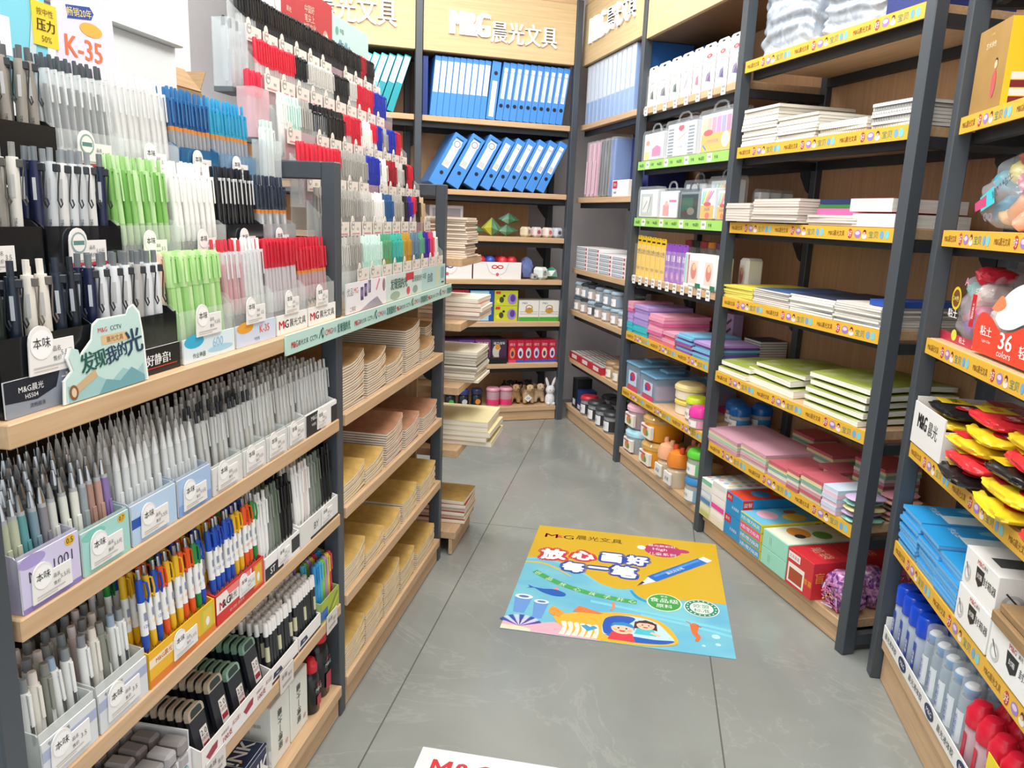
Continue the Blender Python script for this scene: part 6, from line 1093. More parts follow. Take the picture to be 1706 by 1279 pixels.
box_thing('clip_box', 'red and white clip box at the near end of the jar shelf', UR, -1.21 + .0, -1.13, .0, Z, .1, .14, 'C83048', lambda b, w, d, h: b.rect(FRONT(0), -w * .3, h * .3, w * .3, h * .7, WHITE), 'box') if False else None
Z = .4755
def tray_clips(lab, x0, x1, seed):
    r = thing('clip_tray', lab, 'tray', UR, (x0 + x1) / 2, .0, Z); w = x1 - x0; b = MB(); c = mat('C02A3A', .45); a = w / 2
    b.box(-a, 0, 0, a, .26, .004, c); b.box(-a, 0, .004, a, .004, .05, c); b.box(-a, .256, .004, a, .26, .05, c); b.box(-a, .004, .004, -a + .004, .256, .05, c); b.box(a - .004, .004, .004, a, .256, .05, c); b.rect(FRONT(0), -a * .5, .012, a * .5, .04, mat('E8D8D4')); part('tray', b, r)
    b = MB(); rn = random.Random(seed)
    for i in range(14):
        y = .018 + i * .0165; b.line(TOP(.052), (-a + .012, y), (a - .012, y + rn.uniform(-.004, .01)), .008, mat('2A2A2C' if i % 2 else 'D8D4CE', .4), 1e-4 * i)
    b.box(-a + .006, .006, .01, a - .006, .254, .051, mat('B8B4AE', .6)); o = part('striped_contents', b, r); return r
for i, (x0, x1) in enumerate(((-2.12, -1.9), (-1.89, -1.67), (-1.66, -1.45))): tray_clips('red carton tray with striped black and white contents, ' + ('farthest', 'middle', 'nearer')[i] + ' one of the corner unit', x0, x1, i)
for i in range(4): two('clip_jar', 'amber jar of pins beside the red trays, ' + ('front', 'second', 'third', 'rear')[i] + ' one', 'jar', -1.37 + .125 * (i % 2), .06 + .13 * (i // 2), Z, jar(.055, .09, clear('E0C49A', .6), mat('9A7A5A', .4), .022, mat('EDE8E0')))
Z = .1155
for i, x in enumerate((-2.02, -1.91)): box_thing('clip_carton', ('black', 'dark blue')[i] + ' upright carton at the far end of the bottom corner shelf', UR, x - .045, x + .045, .02, Z, .12, (.22, .15)[i], ('1B1D22', '22346A')[i], lambda b, w, d, h: b.rect(FRONT(0), -w * .3, h * .1, w * .3, h * .3, mat('D8D8DC')), 'box')
for i in range(8):
    two('clip_jar', ('red-lidded jar of pins' if i == 0 else 'jar heaped with black clips') + ' on the bottom corner shelf' + (', front one' if i == 1 else ''), 'jar', -1.8 + .155 * (i // 2), .06 + .16 * (i % 2), Z, jar(.06, .115, clear('D8DCE0', .35, .1), mat('C02A3A' if i == 0 else '3A3C40', .4), .025, mat('ECEAEA'), mat('2A2B2E', .6))).__setitem__('group', 'red pin jar' if i == 0 else 'front clip jar' if i == 1 else 'jars of black clips')
def bez(P, n=8):
    """smooth closed or open outline through the points P"""
    out = []
    for i in range(len(P) - 1):
        p0, p1, p2, p3 = P[max(i - 1, 0)], P[i], P[i + 1], P[min(i + 2, len(P) - 1)]
        for k in range(n):
            t = k / n; out.append(tuple(.5 * (2 * p1[j] + (p2[j] - p0[j]) * t + (2 * p0[j] - 5 * p1[j] + 4 * p2[j] - p3[j]) * t * t + (3 * p1[j] - p0[j] - 3 * p2[j] + p3[j]) * t ** 3) for j in (0, 1)))
    return out + [P[-1]]
# ---------------------------------------------------------------- far wall unit: binders, puzzles, boxes, toys
BLU1, BLU2 = mat('4A90E0', .4), mat('3A7CD0', .4)
def slim_file(white_low=False):
    b = MB(); b.box(-.0205, 0, 0, .0205, .3, .375, BLU1, .002); b.rect(FRONT(0), -.0165, .15 if not white_low else .02, .0165, .345 if not white_low else .37, mat('F0F3F4')); b.rect(FRONT(0), -.009, .165, .009, .19, mat('C8CCD0'), 9e-4); b.box(.0175, .004, .003, .0207, .297, .372, mat('1F3F7A', .5)); return b
def arch_file(flip=False, w=.066, ring=False):
    b = MB(); b.box(-w / 2, 0, 0, w / 2, .31, .375, BLU1, .002); f = FRONT(0); a, c = (.14, .34) if not flip else (.02, .25)
    b.rect(f, -w * .27, a, w * .27, c, mat('EEF1F2')); hz = .095 if not flip else .3; b.oval(f, 0, hz, .0145, .0145, mat('2C5FB0'), 7e-4); b.oval(f, 0, hz, .012, .012, mat('15181E'), 9e-4); b.rect(f, -w * .2, a + .01, w * .2, a + .045, mat('C8CCC8'), 9e-4); b.text(f, '档案', 0, c - .03, .014, mat('8A8F94'), lift=9e-4)
    if ring: b.oval(f, 0, .31, w * .32, w * .32, mat('E8ECEC'), 9e-4); b.oval(f, 0, .31, w * .24, w * .24, mat('6A8AA8'), 1.1e-3); b.oval(f, 0, .31, w * .18, w * .18, mat('F2F4F4'), 1.3e-3); b.rect(f, -w * .3, .345, w * .3, .353, mat('2A4A6A'), 9e-4)
    b.box(w / 2 - .004, .004, .003, w / 2 + .0002, .307, .372, mat('1F3F7A', .5)); return b
Z = 2.1185; M1 = slim_file().mesh('box_file'); M2 = arch_file().mesh('lever_arch_file'); M3 = arch_file(True, .062).mesh('lever_arch_file')
thing('box_file', 'dark blue box file edge against the first post, top binder shelf', 'file', UB, -1.025, .03, Z, MB().box(-.018, 0, 0, .018, .3, .37, mat('1E3A8A', .4), .002))
for i in range(9): thing('box_file', 'slim blue file with white upper label in the upright row of the binder shelf', 'file', UB, -.975 + i * .0425, .02, Z + .0025, M1, 'slim blue files on the binder shelf', ry=.09)
thing('lever_arch_file', 'upside-down blue lever arch file between the slim files and the binders', 'file', UB, -.578, .02, Z + .004, M3, None, ry=.1)
for i in range(10): thing('lever_arch_file', 'blue lever arch file in the leaning row below the lettered header', 'file', UB, -.518 + i * .0485, .02, Z + .0045, arch_file(False, .046).mesh('lever_arch_file') if i == 0 else bpy.data.objects['lever_arch_file.001'].data, 'leaning binders below the lettered header', ry=.125)
Z = 1.6525
for i, (x, w, rg, tl) in enumerate(((-.955, .095, True, .51), (-.832, .095, True, .505), (-.71, .095, True, .5), (-.604, .07, False, .49), (-.518, .066, False, .48), (-.437, .066, False, .475), (-.356, .066, False, .47), (-.276, .066, False, .465), (-.198, .062, False, .46))):
    lab = ('steeply leaning wide blue binder with a ring label, ' + ('first', 'second', 'third')[i] + ' of three') if i < 3 else 'leaning blue binder with a plain white label on the second shelf'
    thing('lever_arch_file', lab, 'file', UB, x, .02, Z + math.sin(tl) * w / 2 + .001, arch_file(False, w, rg), None if i < 3 else 'plain leaning binders on the second shelf', ry=tl)
# teal files behind the rack (unit to the side)
Z = 2.1185
for i in range(9):
    b = MB(); b.box(-.022, 0, 0, .022, .3, .37, mat('3FC4D8' if i < 6 else '1F9AA8', .4), .002); b.rect(FRONT(0), -.018, .19, .018, .36, mat('E8F2F2'))
    tl = .42 - .012 * i; thing('box_file', 'teal box file with a white upper label leaning behind the tall pen rack', 'file', UB, -1.69 + i * .054, .02, Z + math.sin(tl) * .022 + .001, b, 'teal files behind the tall pen rack', ry=tl)
# shelf of folded foil puzzles
def gem(r_, seed, c1, c2, c3=None, sub=1):
    bm = bmesh.new(); bmesh.ops.create_icosphere(bm, subdivisions=sub, radius=r_); rn = random.Random(seed)
    for v in bm.verts: v.co *= rn.uniform(.82, 1.1) if sub == 1 else 1
    zmin = min(v.co.z for v in bm.verts)
    for v in bm.verts: v.co.z -= zmin
    me = bpy.data.meshes.new('puzzle'); cols = [c1, c2] + ([c3] if c3 else [])
    for c in cols: me.materials.append(mat(c, .15, .35) if c1 in ('D8E05A', '9AD8C0') else mat(c, .3))
    for f in bm.faces: f.material_index = rn.randrange(len(cols))
    bm.to_mesh(me); bm.free(); return me
def cubeball(r_, c1, c2):
    b = MB(); b.box(-r_, -r_, 0, r_, r_, 2 * r_, mat(c1, .3), r_ * .42); 
    for f, u in ((FRONT(-r_), 0), (RIGHT(r_), 1), (TOP(2 * r_), 0)): b.oval(f, 0 if not u else 0, r_ if f[2] == (0, 0, 1) else 0, r_ * .42, r_ * .36, mat(c2), 8e-4); b.oval(f, 0, (r_ if f[2] == (0, 0, 1) else 0) + r_ * .3, r_ * .2, r_ * .1, mat('8A2A4A'), 1e-3)
    return b
Z = 1.3455
def star(w, d, h, c, seed):
    b = MB(); rn = random.Random(seed); m1, m2 = mat(c, .15, .4), mat('5A8A6A', .2, .3); P = []
    for k in range(10): a = math.pi * k / 5; q = 1 if k % 2 == 0 else .42; P.append((w / 2 * q * math.cos(a), d / 2 * q * math.sin(a), h * (.3 + .2 * rn.random())))
    b.add(P + [(0, 0, h), (0, 0, 0)], [(k, (k + 1) % 10, 10) for k in range(0, 10, 2)] + [((k + 1) % 10, k, 11) for k in range(0, 10, 2)], m1); b.add(P + [(0, 0, h), (0, 0, 0)], [(k, (k + 1) % 10, 10) for k in range(1, 10, 2)] + [((k + 1) % 10, k, 11) for k in range(1, 10, 2)], m2); return b
thing('foil_puzzle', 'spiky yellow-green foil puzzle at the end of the puzzle shelf by the notebooks', 'puzzle', UB, -.52, .1, Z, star(.17, .15, .13, 'D8E05A', 1))
thing('foil_puzzle', 'grey-green foil puzzle underneath the topmost one', 'puzzle', UB, -.4, .13, Z, star(.18, .16, .085, '8AB89A', 2)); thing('foil_puzzle', 'pale mint foil puzzle perched on top of the others', 'puzzle', UB, -.385, .13, Z + .086, star(.17, .15, .08, '9AD8C0', 3))
thing('foil_puzzle', 'brown folded puzzle half behind the notebook stack', 'puzzle', UB, -.66, .1, Z, star(.17, .15, .09, '8A6A4A', 4))
for i, (x, c1, c2, n, tl) in enumerate(((-.265, 'D8CDB0', 'A88AA0', 'beige cube puzzle with a printed face, first of the cube row', .25), (-.185, 'D8D0D0', 'C84A6A', 'round-cornered pink and white puzzle cube, second of the row', 0), (-.1, 'E8D8D0', 'E07A6A', 'round-cornered coral and white puzzle cube, third of the row', .1), (-.025, 'C8D0DC', '5A5A7A', 'pale blue puzzle cube at the end of the row', 0))): thing('puzzle_cube', n, 'puzzle', UB, x, .1, Z + (0.001 if not tl else .0), cubeball(.036, c1, c2), rz=tl + .3)
for i in range(3): thing('storage_carton', 'white patterned carton behind the tall notebook stack on the puzzle shelf' if i == 0 else 'tan carton at the rear of the puzzle shelf', 'box', UB, -.85 - .0 * i, .1, Z, MB().box(-.12, 0, 0, .12, .2, .2, mat('B8B0B4', .5), .003).rect(FRONT(0), -.1, .02, .1, .18, mat('8A848A'))) if i == 0 else None
Z = 1.0465
def white_carton(lab, x0, x1, acc, balls=()):
    r = thing('display_carton', lab, 'carton', UB, (x0 + x1) / 2, .03, Z); w = x1 - x0; a = w / 2; c = mat('EDEBEA', .45); b = MB()
    b.box(-a, 0, 0, a, .25, .003, c); b.box(-a, 0, .003, a, .003, .12, c); b.box(-a, .247, .003, a, .25, .15, mat(acc)); b.box(-a, .003, .003, -a + .003, .247, .12, mat(acc)); b.box(a - .003, .003, .003, a, .247, .12, mat(acc)); f = FRONT(0)
    b.flat(f, [(-a * .5, .12), (a * .5, .12), (a * .35, .05), (a * .2, .03), (-a * .2, .03), (-a * .35, .05)], mat('D4D0D0')); b.flat(f, [(-a * .47, .12), (a * .47, .12), (a * .32, .054), (a * .17, .036), (-a * .17, .036), (-a * .32, .054)], mat('F0EEEC'), 9e-4)
    for s_ in (-1, 1): b.oval(f, s_ * a * .12, .085, a * .13, .014, mat(acc), 1.1e-3); b.oval(f, s_ * a * .12, .085, a * .08, .007, mat('F0EEEC'), 1.3e-3)
    b.oval(f, 0, .033, .011, .012, mat('D85A6A'), 1.5e-3); part('tray', b, r); return r
white_carton('white display carton with a red double-loop emblem on the far wall unit', -.665, -.31, 'C8202C'); white_carton('white display carton with blue swirl, partly hidden by the notebook stacks', -1.03, -.675, '2A3A9A')
for i, (x, c, n) in enumerate(((-.6, 'D0303C', 'red'), (-.53, '3A5AB8', 'blue'), (-.44, 'D83A44', 'red'), (-.37, 'D0303C', 'red'))):
    for j in range(2): b = MB(); b.lathe([(0, 0), (.02, .004), (.034, .02), (.038, .038), (.034, .056), (.02, .07), (0, .076)], mat(c, .3), 16); thing('toy_ball', n + ' toy ball in the red-emblem display carton' , 'ball', UB, x, .075 + .1 * j, Z + .0855, b, n + ' toy balls in the red-emblem carton')
for i in range(3): b = MB(); b.box(-.11 + 0 * i, 0, 0, .11, .1, .08, mat('A8262E', .5), .004)
thing('toy_pack', 'red box lining the inside of the emblem carton', 'box', UB, -.487, .06, Z + .004, MB().box(-.16, 0, 0, .16, .19, .08, mat('A8262E', .5), .003))
thing('foil_bag', 'blue and white crumpled toy bag beside the emblem carton', 'bag', UB, -.25, .06, Z, bagmesh(.09, .08, .16, mat('6A7AB0', .25), 5, .006, 20, 12, .2))
thing('puzzle_cube', 'white folded toy cube next to the blue toy bag', 'puzzle', UB, -.155, .05, Z + .0, cubeball(.045, 'DCE4DC', 'A8B0A8'), rz=.5); thing('foil_puzzle', 'round green and white faceted ball at the end of the shelf', 'puzzle', UB, -.06, .08, Z, gem(.05, 8, '3A8A6A', 'E0E8E4', '8AC0B0')); thing('puzzle_cube', 'small grey printed box before the folded toy cube', 'puzzle', UB, -.215, .02, Z, cubeball(.022, 'A8A8A0', '5A4A6A'))
Z = .7425
def a_comic(c1, c2, c3):
    def art(b, w, d, h):
        f = FRONT(0); b.oval(f, -w * .15, h * .5, w * .28, h * .3, mat(c1)); b.oval(f, w * .2, h * .4, w * .22, h * .26, mat(c2), 9e-4); b.oval(f, -w * .1, h * .7, w * .16, h * .12, mat(c3), 1.1e-3); b.text(f, '磁力战车', 0, h * .86, h * .12, WHITE, lift=1.3e-3); b.rect(f, -w * .4, h * .06, w * .3, h * .14, mat(c3), 1.2e-3)
    return art
box_thing('toy_box', 'red comic-print toy box at the end of the picture-box shelf', UB, -.85, -.685, .05, Z, .2, .225, 'B02A3A', a_comic('E8E0E0', '3A2A5A', 'E0A03A')); box_thing('toy_box', 'second red comic-print toy box, mostly hidden by the post', UB, -1.03, -.86, .05, Z, .2, .225, 'A02838', a_comic('E8E0E0', '5A2A3A', 'E0C03A'))
for k in range(2): box_thing('toy_box', ('lower', 'upper')[k] + ' blue and white vehicle toy box on the picture-box shelf', UB, -.68, -.505, .04, Z + k * .1115, .2, .11, '3A8AC8', lambda b, w, d, h: [b.rect(FRONT(0), -w * .48, h * .05, w * .3, h * .95, mat('A8D0E4')), b.oval(FRONT(0), -w * .1, h * .4, w * .22, h * .22, mat('E4E8E4'), 9e-4), b.oval(FRONT(0), -w * .25, h * .3, w * .1, h * .16, mat('6A8A6A'), 1.1e-3), b.rect(FRONT(0), w * .32, 0, w * .48, h, mat('1E4FA8'), 9e-4)])
for k in range(2): box_thing('toy_box', ('lower', 'upper')[k] + ' yellow-green bee-print toy box on the picture-box shelf', UB, -.498, -.322, .04, Z + k * .1115, .2, .11, 'C8CC3A', lambda b, w, d, h: [b.oval(FRONT(0), w * .25, h * .45, w * .2, h * .36, mat('9A88C0')), b.oval(FRONT(0), w * .28, h * .5, w * .11, h * .24, mat('5A3A9A'), 9e-4), b.oval(FRONT(0), -w * .2, h * .4, w * .1, h * .2, mat('3A4A2A'), 9e-4), b.oval(FRONT(0), -w * .3, h * .3, w * .12, h * .14, mat('E8E04A'), 8e-4), b.oval(FRONT(0), -w * .1, h * .65, w * .06, h * .08, mat('2A2A2A'), 9e-4), b.rect(FRONT(0), -w * .45, h * .78, -w * .25, h * .95, mat('C83A2A'), 9e-4)])
for k in range(2): box_thing('honey_box', 'white carton with green foot and golden basket picture, ' + ('beside the bee-print boxes' if k == 0 else 'at the end of the shelf'), UB, -.31 + k * .157, -.157 + k * .157, .04, Z, .18, .15, 'E8E6E0', lambda b, w, d, h: [b.rect(FRONT(0), -w / 2, 0, w / 2, h * .2, mat('4AA83A')), b.oval(FRONT(0), 0, h * .52, w * .2, h * .14, mat('C8963A'), 9e-4), b.oval(FRONT(0), 0, h * .66, w * .18, h * .14, mat('B8883A'), 8e-4), b.oval(FRONT(0), 0, h * .66, w * .13, h * .1, mat('E8E6E0'), 9e-4), b.text(FRONT(0), 'M&G', -w * .22, h * .88, h * .09, mat('4A4A4A')), b.line(FRONT(0), (-w * .45, h * .35), (w * .45, h * .35), .0025, mat('8A7A5A')), b.line(FRONT(0), (-w * .45, h * .45), (w * .45, h * .45), .0025, mat('8A7A5A'))])
Z = .4355
for k in range(4): box_thing('toy_box', ('purple', 'violet', 'plum and yellow', 'dark')[k] + ' model toy box on the lower picture-box shelf', UB, -.87 + k * .122 - .005, -.753 + k * .122 - .005, .04, Z, .2, .17, ('4A2A6A', '5A3A80', '7A3A6A', '3A3244')[k], a_comic(('B8A8D8', 'D8C8E8', 'D8D0B0', 'C8C8B8')[k], ('2A1A3A', '8A5AA8', '3A2A4A', '4A2A4A')[k], 'E0902A'))
for k in range(6): box_thing('toy_box', 'slim red figure toy box, number ' + ('one', 'two', 'three', 'four', 'five', 'six')[k] + ' of six beside the purple boxes', UB, -.378 + k * .0625, -.318 + k * .0625, .04, Z, .12, .165, 'C02440', lambda b, w, d, h, k=k: [b.oval(FRONT(0), 0, h * .42, w * .34, h * .24, mat(('E88A4A', 'D8DCE4', 'C8D8D4', 'D0C8E8', 'E8C8B0', 'D8D4E8')[k])), b.oval(FRONT(0), 0, h * .4, w * .18, h * .12, mat('4A3A6A'), 9e-4), b.text(FRONT(0), '战士', 0, h * .82, h * .12, mat('F0D8D8')), b.rect(FRONT(0), -w / 2, 0, w / 2, h * .12, mat('3A5AB8' if k else 'D84A7A'), 9e-4)])
box_thing('toy_box', 'yellow toy box peeping between the post and the notebooks on the lower picture-box shelf', UB, -1.02, -.885, .04, Z, .2, .13, 'E8B02A', a_comic('F0D86A', 'B8682A', 'F8E8B0'))
box_thing('toy_box', 'flat black toy box under the purple boxes', UB, -.74, -.4, -.0 + .002, Z, .034, .045, '1A1A1C', lambda b, w, d, h: b.text(FRONT(0), '机甲 变形', -w * .2, h * .5, h * .4, mat('C8C8C8')))
Z = .1085
for k, (x, n) in enumerate(((-.8, 'first'), (-.7, 'second'), (-.6, 'third'))):
    b = MB(); b.lathe([(0, 0), (.036, 0), (.04, .006), (.04, .075), (.03, .09)], mat('23252C', .25), 18, 0, .05); f = FRONT(.0095); b.oval(f, 0, .04, .02, .02, mat(('4AA84A', 'C8C8D8', 'D88A2A')[k]), 9e-4); l = MB(); l.lathe([(.03, .09), (.042, .092), (.042, .122), (.034, .13), (0, .13)], mat(('2A2A30', '2A3A7A', '2A3050')[k], .3), 18, 0, .05); two('drink_bottle', 'dark squat toy bottle, ' + n + ' along the bottom shelf of the far wall unit', 'bottle', x, .03, Z, (b, l), UB)
for k, x in enumerate((-.475, -.375)): two('slime_jar', ('pink-bottomed clear jar beside the dark bottles', 'pink-bottomed clear jar beside the plush dog')[k], 'jar', x, .08, Z, jar(.048, .115, clear('F0C8D4', .5), mat('E8A0B8', .4), .02, None, None), UB); 
for k, x in enumerate((-.475, -.375)): b = MB(); b.lathe([(0, .002), (.044, .002), (.049, .01), (.0492, .05), (0, .05)], mat('E8407A', .3), 20); part('slime', b, bpy.data.objects['slime_jar' + ('' if k == 0 else '.001')], label='hot pink slime')
# plush animals
def plush_dog(c1, c2, seed=0):
    fur = noisy('plush_' + c1, (c1, c2), (1, 1, 1), 60., 4, .9, .3, .7, .4); bm = bmesh.new()
    me = bpy.data.meshes.new('dog'); V = [(0, .02, .085), (0, .075, .08), (0, .1, .075), (0, -.01, .115), (0, -.03, .135), (0, -.058, .125), (.028, .0, .05), (.03, -.005, .008), (-.028, .0, .05), (-.03, -.005, .008), (.028, .09, .05), (.03, .095, .008), (-.028, .09, .05), (-.03, .095, .008), (0, .118, .1), (0, .125, .125)]
    E = [(0, 1), (1, 2), (0, 3), (3, 4), (4, 5), (0, 6), (6, 7), (0, 8), (8, 9), (2, 10), (10, 11), (2, 12), (12, 13), (2, 14), (14, 15)]
    Rr = [.038, .042, .038, .03, .038, .018, .018, .016, .018, .016, .02, .016, .02, .016, .012, .009]
    me.from_pydata(V, E, []); o = bpy.data.objects.new('dog', me); COL.objects.link(o); sk = o.modifiers.new('s', 'SKIN'); sb = o.modifiers.new('u', 'SUBSURF'); sb.levels = 2; sb.render_levels = 2
    for v, r_ in zip(me.skin_vertices[0].data, Rr): v.radius = (r_, r_)
    me.skin_vertices[0].data[0].use_root = True
    dg = bpy.context.evaluated_depsgraph_get(); ev = bpy.data.meshes.new_from_object(o.evaluated_get(dg)); bpy.data.objects.remove(o); ev.materials.clear(); ev.materials.append(fur)
    for p in ev.polygons: p.use_smooth = True; p.material_index = 0
    h = MB()
    for s_ in (-1, 1): h.x = Matrix.Translation((s_ * .036, -.022, .145)) @ Matrix.Rotation(s_ * .5, 4, 'Y'); h.lathe([(0, -.045), (.012, -.038), (.016, -.01), (.008, .01), (0, .012)], mat('6A4A30', .9), 10, 0, 0, .6, 1); 
    h.x = None; fz = MB()
    for s_ in (-1, 1): fz.x = Matrix.Translation((s_ * .015, -.064, .146)); fz.lathe([(0, -.005), (.005, 0), (0, .005)], mat('151515', .2), 8)
    fz.x = Matrix.Translation((0, -.078, .13)); fz.lathe([(0, -.005), (.006, 0), (0, .005)], mat('1A1412', .3), 8); return ev, h, fz
for k, (x, rz, c, n) in enumerate(((-.3, 0, ('A88458', 'C8A478'), 'tan plush dog beside the pink jars'), (-.2, 0, ('B89468', 'D8BC94'), 'sandy plush dog in the middle, wearing a white tag'), (-.108, 0, ('C8A888', 'DCC4A8'), 'pale plush dog beside the white rabbit'))):
    ev, h, fz = plush_dog(*c); r = thing('plush_dog', n, 'plush toy', UB, x, .09 - .03 * (k == 1), Z, None, None, rz); link('body', ev, r); part('ear', h, r); part('face', fz, r)
    if k == 1: b = MB(); b.prism([(0, -.03), (.03, 0), (0, .03), (-.03, 0)], -.001, 0, WHITE, 'y'); f = FRONT(-.001); b.text(f, '萌宠', 0, 0, .014, mat('7A6A6A')); part('paper_tag', b, r, (-.02, -.05, .06))
for k, x in enumerate((-.3, -.17)):
    ev, h, fz = plush_dog('2A2624', '3A3430'); r = thing('plush_dog', 'black plush dog behind the tan ones, ' + ('by the jars' if k == 0 else 'behind the tagged one'), 'plush toy', UB, x, .24, Z, None, None, .3 * k); link('body', ev, r); part('ear', h, r); part('face', fz, r)
r = thing('plush_rabbit', 'white plush rabbit with upright ears at the end of the bottom shelf', 'plush toy', UB, -.035, .045, Z); WF = noisy('white_plush', ('DCDCE0', 'F2F2F4'), (1, 1, 1), 60., 4, .9, .3, .7, .3)
b = MB(); b.lathe([(0, 0), (.03, .0), (.038, .02), (.036, .055), (.026, .078), (.024, .084), (.034, .1), (.035, .118), (.026, .138), (0, .146)], WF, 18); part('body', b, r)
for s_ in (-1, 1): b = MB(); b.x = Matrix.Translation((s_ * .016, 0, .138)) @ Matrix.Rotation(s_ * .3, 4, 'Y'); b.lathe([(0, -.005), (.009, .0), (.012, .03), (.009, .06), (0, .075)], WF, 10, 0, 0, 1, .5); part('ear', b, r)
b = MB()
for s_ in (-1, 1): b.x = Matrix.Translation((s_ * .012, -.033, .115)); b.lathe([(0, -.004), (.004, 0), (0, .004)], mat('1A1A1A', .2), 8)
b.x = Matrix.Translation((0, -.036, .106)); b.lathe([(0, -.003), (.004, 0), (0, .003)], mat('E0909A', .4), 8); part('face', b, r)
for s_ in (-1, 1): b = MB(); b.x = Matrix.Translation((s_ * .02, -.024, .01)); b.lathe([(0, -.01), (.014, -.006), (.015, .006), (0, .014)], WF, 10, 0, 0, .9, 1.4); part('foot', b, r)
# ---------------------------------------------------------------- near right unit (angled): clay bags, blue books, glue
Z = 1.8255
def a_gold(b, w, d, h):
    f = ((w / 2, 0, 0), (1, 0, 0), (0, 0, 1)); g = ((w / 2, d / 2, 0), (0, 1, 0), (0, 0, 1)); w, d = d, w
    b.text(f, '艺术涂色', -d * .55, h * .78, h * .07, mat('F4E8C8'), lift=1e-3); b.oval(f, -d * .3, h * .3, d * .07, h * .16, mat('C8555A'), 9e-4); b.oval(f, -d * .3, h * .52, d * .045, h * .05, mat('E8C09A'), 1.1e-3); b.oval(f, -d * .3, h * .56, d * .04, h * .035, mat('3A2A1E'), 1e-3)
    b.rect(g, -w * .5, h * .0, w * .5, h * .99, mat('F0C82A'), 7e-4)
    for i in range(6):
        for j in range(4): b.rect(g, -w * .44 + i * w * .15, h * (.04 + j * .09), -w * .3 + i * w * .15, h * (.12 + j * .09), mat('EDE8E0' if (i + j) % 2 else '7A1F2A'), 1e-3)
    b.oval(g, -w * .15, h * .62, w * .16, h * .12, mat('E8A0B0'), 1.1e-3); b.text(g, '彩泥 24色', 0, h * .85, h * .1, mat('C83A2A'), lift=1.1e-3); b.oval(g, w * .2, h * .55, w * .14, h * .1, mat('F4F0E0'), 1.1e-3)
    for i in range(5): b.text(f, '少儿美术', -d * .55, h * (.9 - i * .0), h * .03, mat('E0C878'), lift=9e-4) if i == 0 else None
box_thing('art_set_box', 'tall golden art set box with a yellow chequered end', U0, .085, .29, .004, Z, .28, .225, noisy('gold_card', ('A07C42', 'B08C50'), (1, 1, 1), 5., 3, .45), a_gold, 'box')
CL = ['7A5AA8', 'E0507A', 'F0C83A', '5AC0D8', 'E88AA8', 'F0A05A', '8ACB6A', 'F4E4D8']
def clay_bag(lab, x, y, z, w, d, h, film, blobs, art, rz=0., rx=0.):
    r = thing('clay_bag', lab, 'bag of clay', U0, x, y + .035, z, None, None, rz, rx); rn = random.Random(int(x * 100)); part('bag_film', bagmesh(w, d, h, film, int(x * 100) + 7, .012, 34, 22, .25), r)
    for i, (bx, bz, br, c) in enumerate(blobs):
        bz *= .78; br *= .9; bx *= .9
        b = MB(); rr = br; b.x = Matrix.Translation((bx, d * .34, bz)) @ Matrix.Rotation(rn.uniform(-.6, .6), 4, 'Y'); bb = bagmesh(rr * 2.6, d * .45, rr * 2, mat(c, .35), i * 7 + 3, .003, 20, 10, .1); bb.v = [(X_, Y_ - d * .24, Z_ - rr) for X_, Y_, Z_ in bb.v]; b.v = [tuple(b.x @ Vector(p)) for p in bb.v]; b.f, b.mi, b.sm, b.mats = bb.f, bb.mi, bb.sm, bb.mats; part('clay_pack', b, r)
    if art: b = MB(); art(b); b.v = [(X_, Y_, Z_ * .76) for X_, Y_, Z_ in b.v]; part('printed_label', b, r)
    return r
Z = 1.5055
def art_a(b):
    f = FRONT(.004)
    b.flat(f, [(-.1, .12), (-.02, .16), (.0, .1), (-.08, .07)], mat('4AC8D8')); b.flat(f, [(-.13, .1), (-.06, .13), (-.05, .09), (-.12, .07)], mat('C84A7A'), 9e-4); b.text(f, '超轻粘土', .03, .16, .03, mat('3A3A5A'), rot=.6); b.text(f, 'QQ', -.03, .05, .03, mat('8A8A9A'))
clay_bag('film bag of blue, yellow and peach clay on the upper clay shelf', .275, .0, Z, .34, .26, .222, clear('E4E8F0', .28, .06), [(-.08, .18, .035, '4AB8D0'), (.02, .2, .04, 'E8D84A'), (.09, .16, .04, 'C83A6A'), (-.05, .08, .04, '2F9AC0'), (.06, .08, .045, 'E8A878'), (-.02, .06, .03, 'F0C878'), (.1, .04, .035, 'F4B8A0'), (.07, .25, .03, 'A85A4A')], art_a)
clay_bag('film bag of orange clay at the frame side of the upper clay shelf', .6, .0, Z, .3, .26, .23, clear('E4E8F0', .28, .06), [(-.06, .2, .05, 'F0B088'), (.04, .12, .05, 'E8A86A'), (-.06, .06, .05, 'F0C878'), (.05, .22, .04, 'D85A4A')], None)
Z = 1.1805
def art_b(b):
    f = FRONT(-.002); b.oval(f, -.06, .17, .035, .045, mat('E8C82A'), 1e-3); b.oval(f, -.06, .17, .026, .034, mat('7A4A1E'), 1.3e-3); b.text(f, '24色', -.06, .17, .02, mat('F4E87A'), lift=1.6e-3); b.text(f, '粘土', -.07, .11, .034, WHITE, bold=.012, lift=1.6e-3); b.rect(f, .055, .08, .085, .2, mat('C8202C'), 1.2e-3); b.text(f, '超轻粘土', .07, .14, .014, WHITE, rot=R(90), lift=1.5e-3); b.rect(f, -.14, .0, .1, .035, mat('B8304A'), 1e-3); b.text(f, '粘土', .03, .02, .022, WHITE, lift=1.5e-3); b.oval(f, -.035, .03, .02, .022, mat('D8D84A'), 1.4e-3); b.text(f, 'A', .0, .24, .03, mat('E8A0C0'), lift=1e-3)
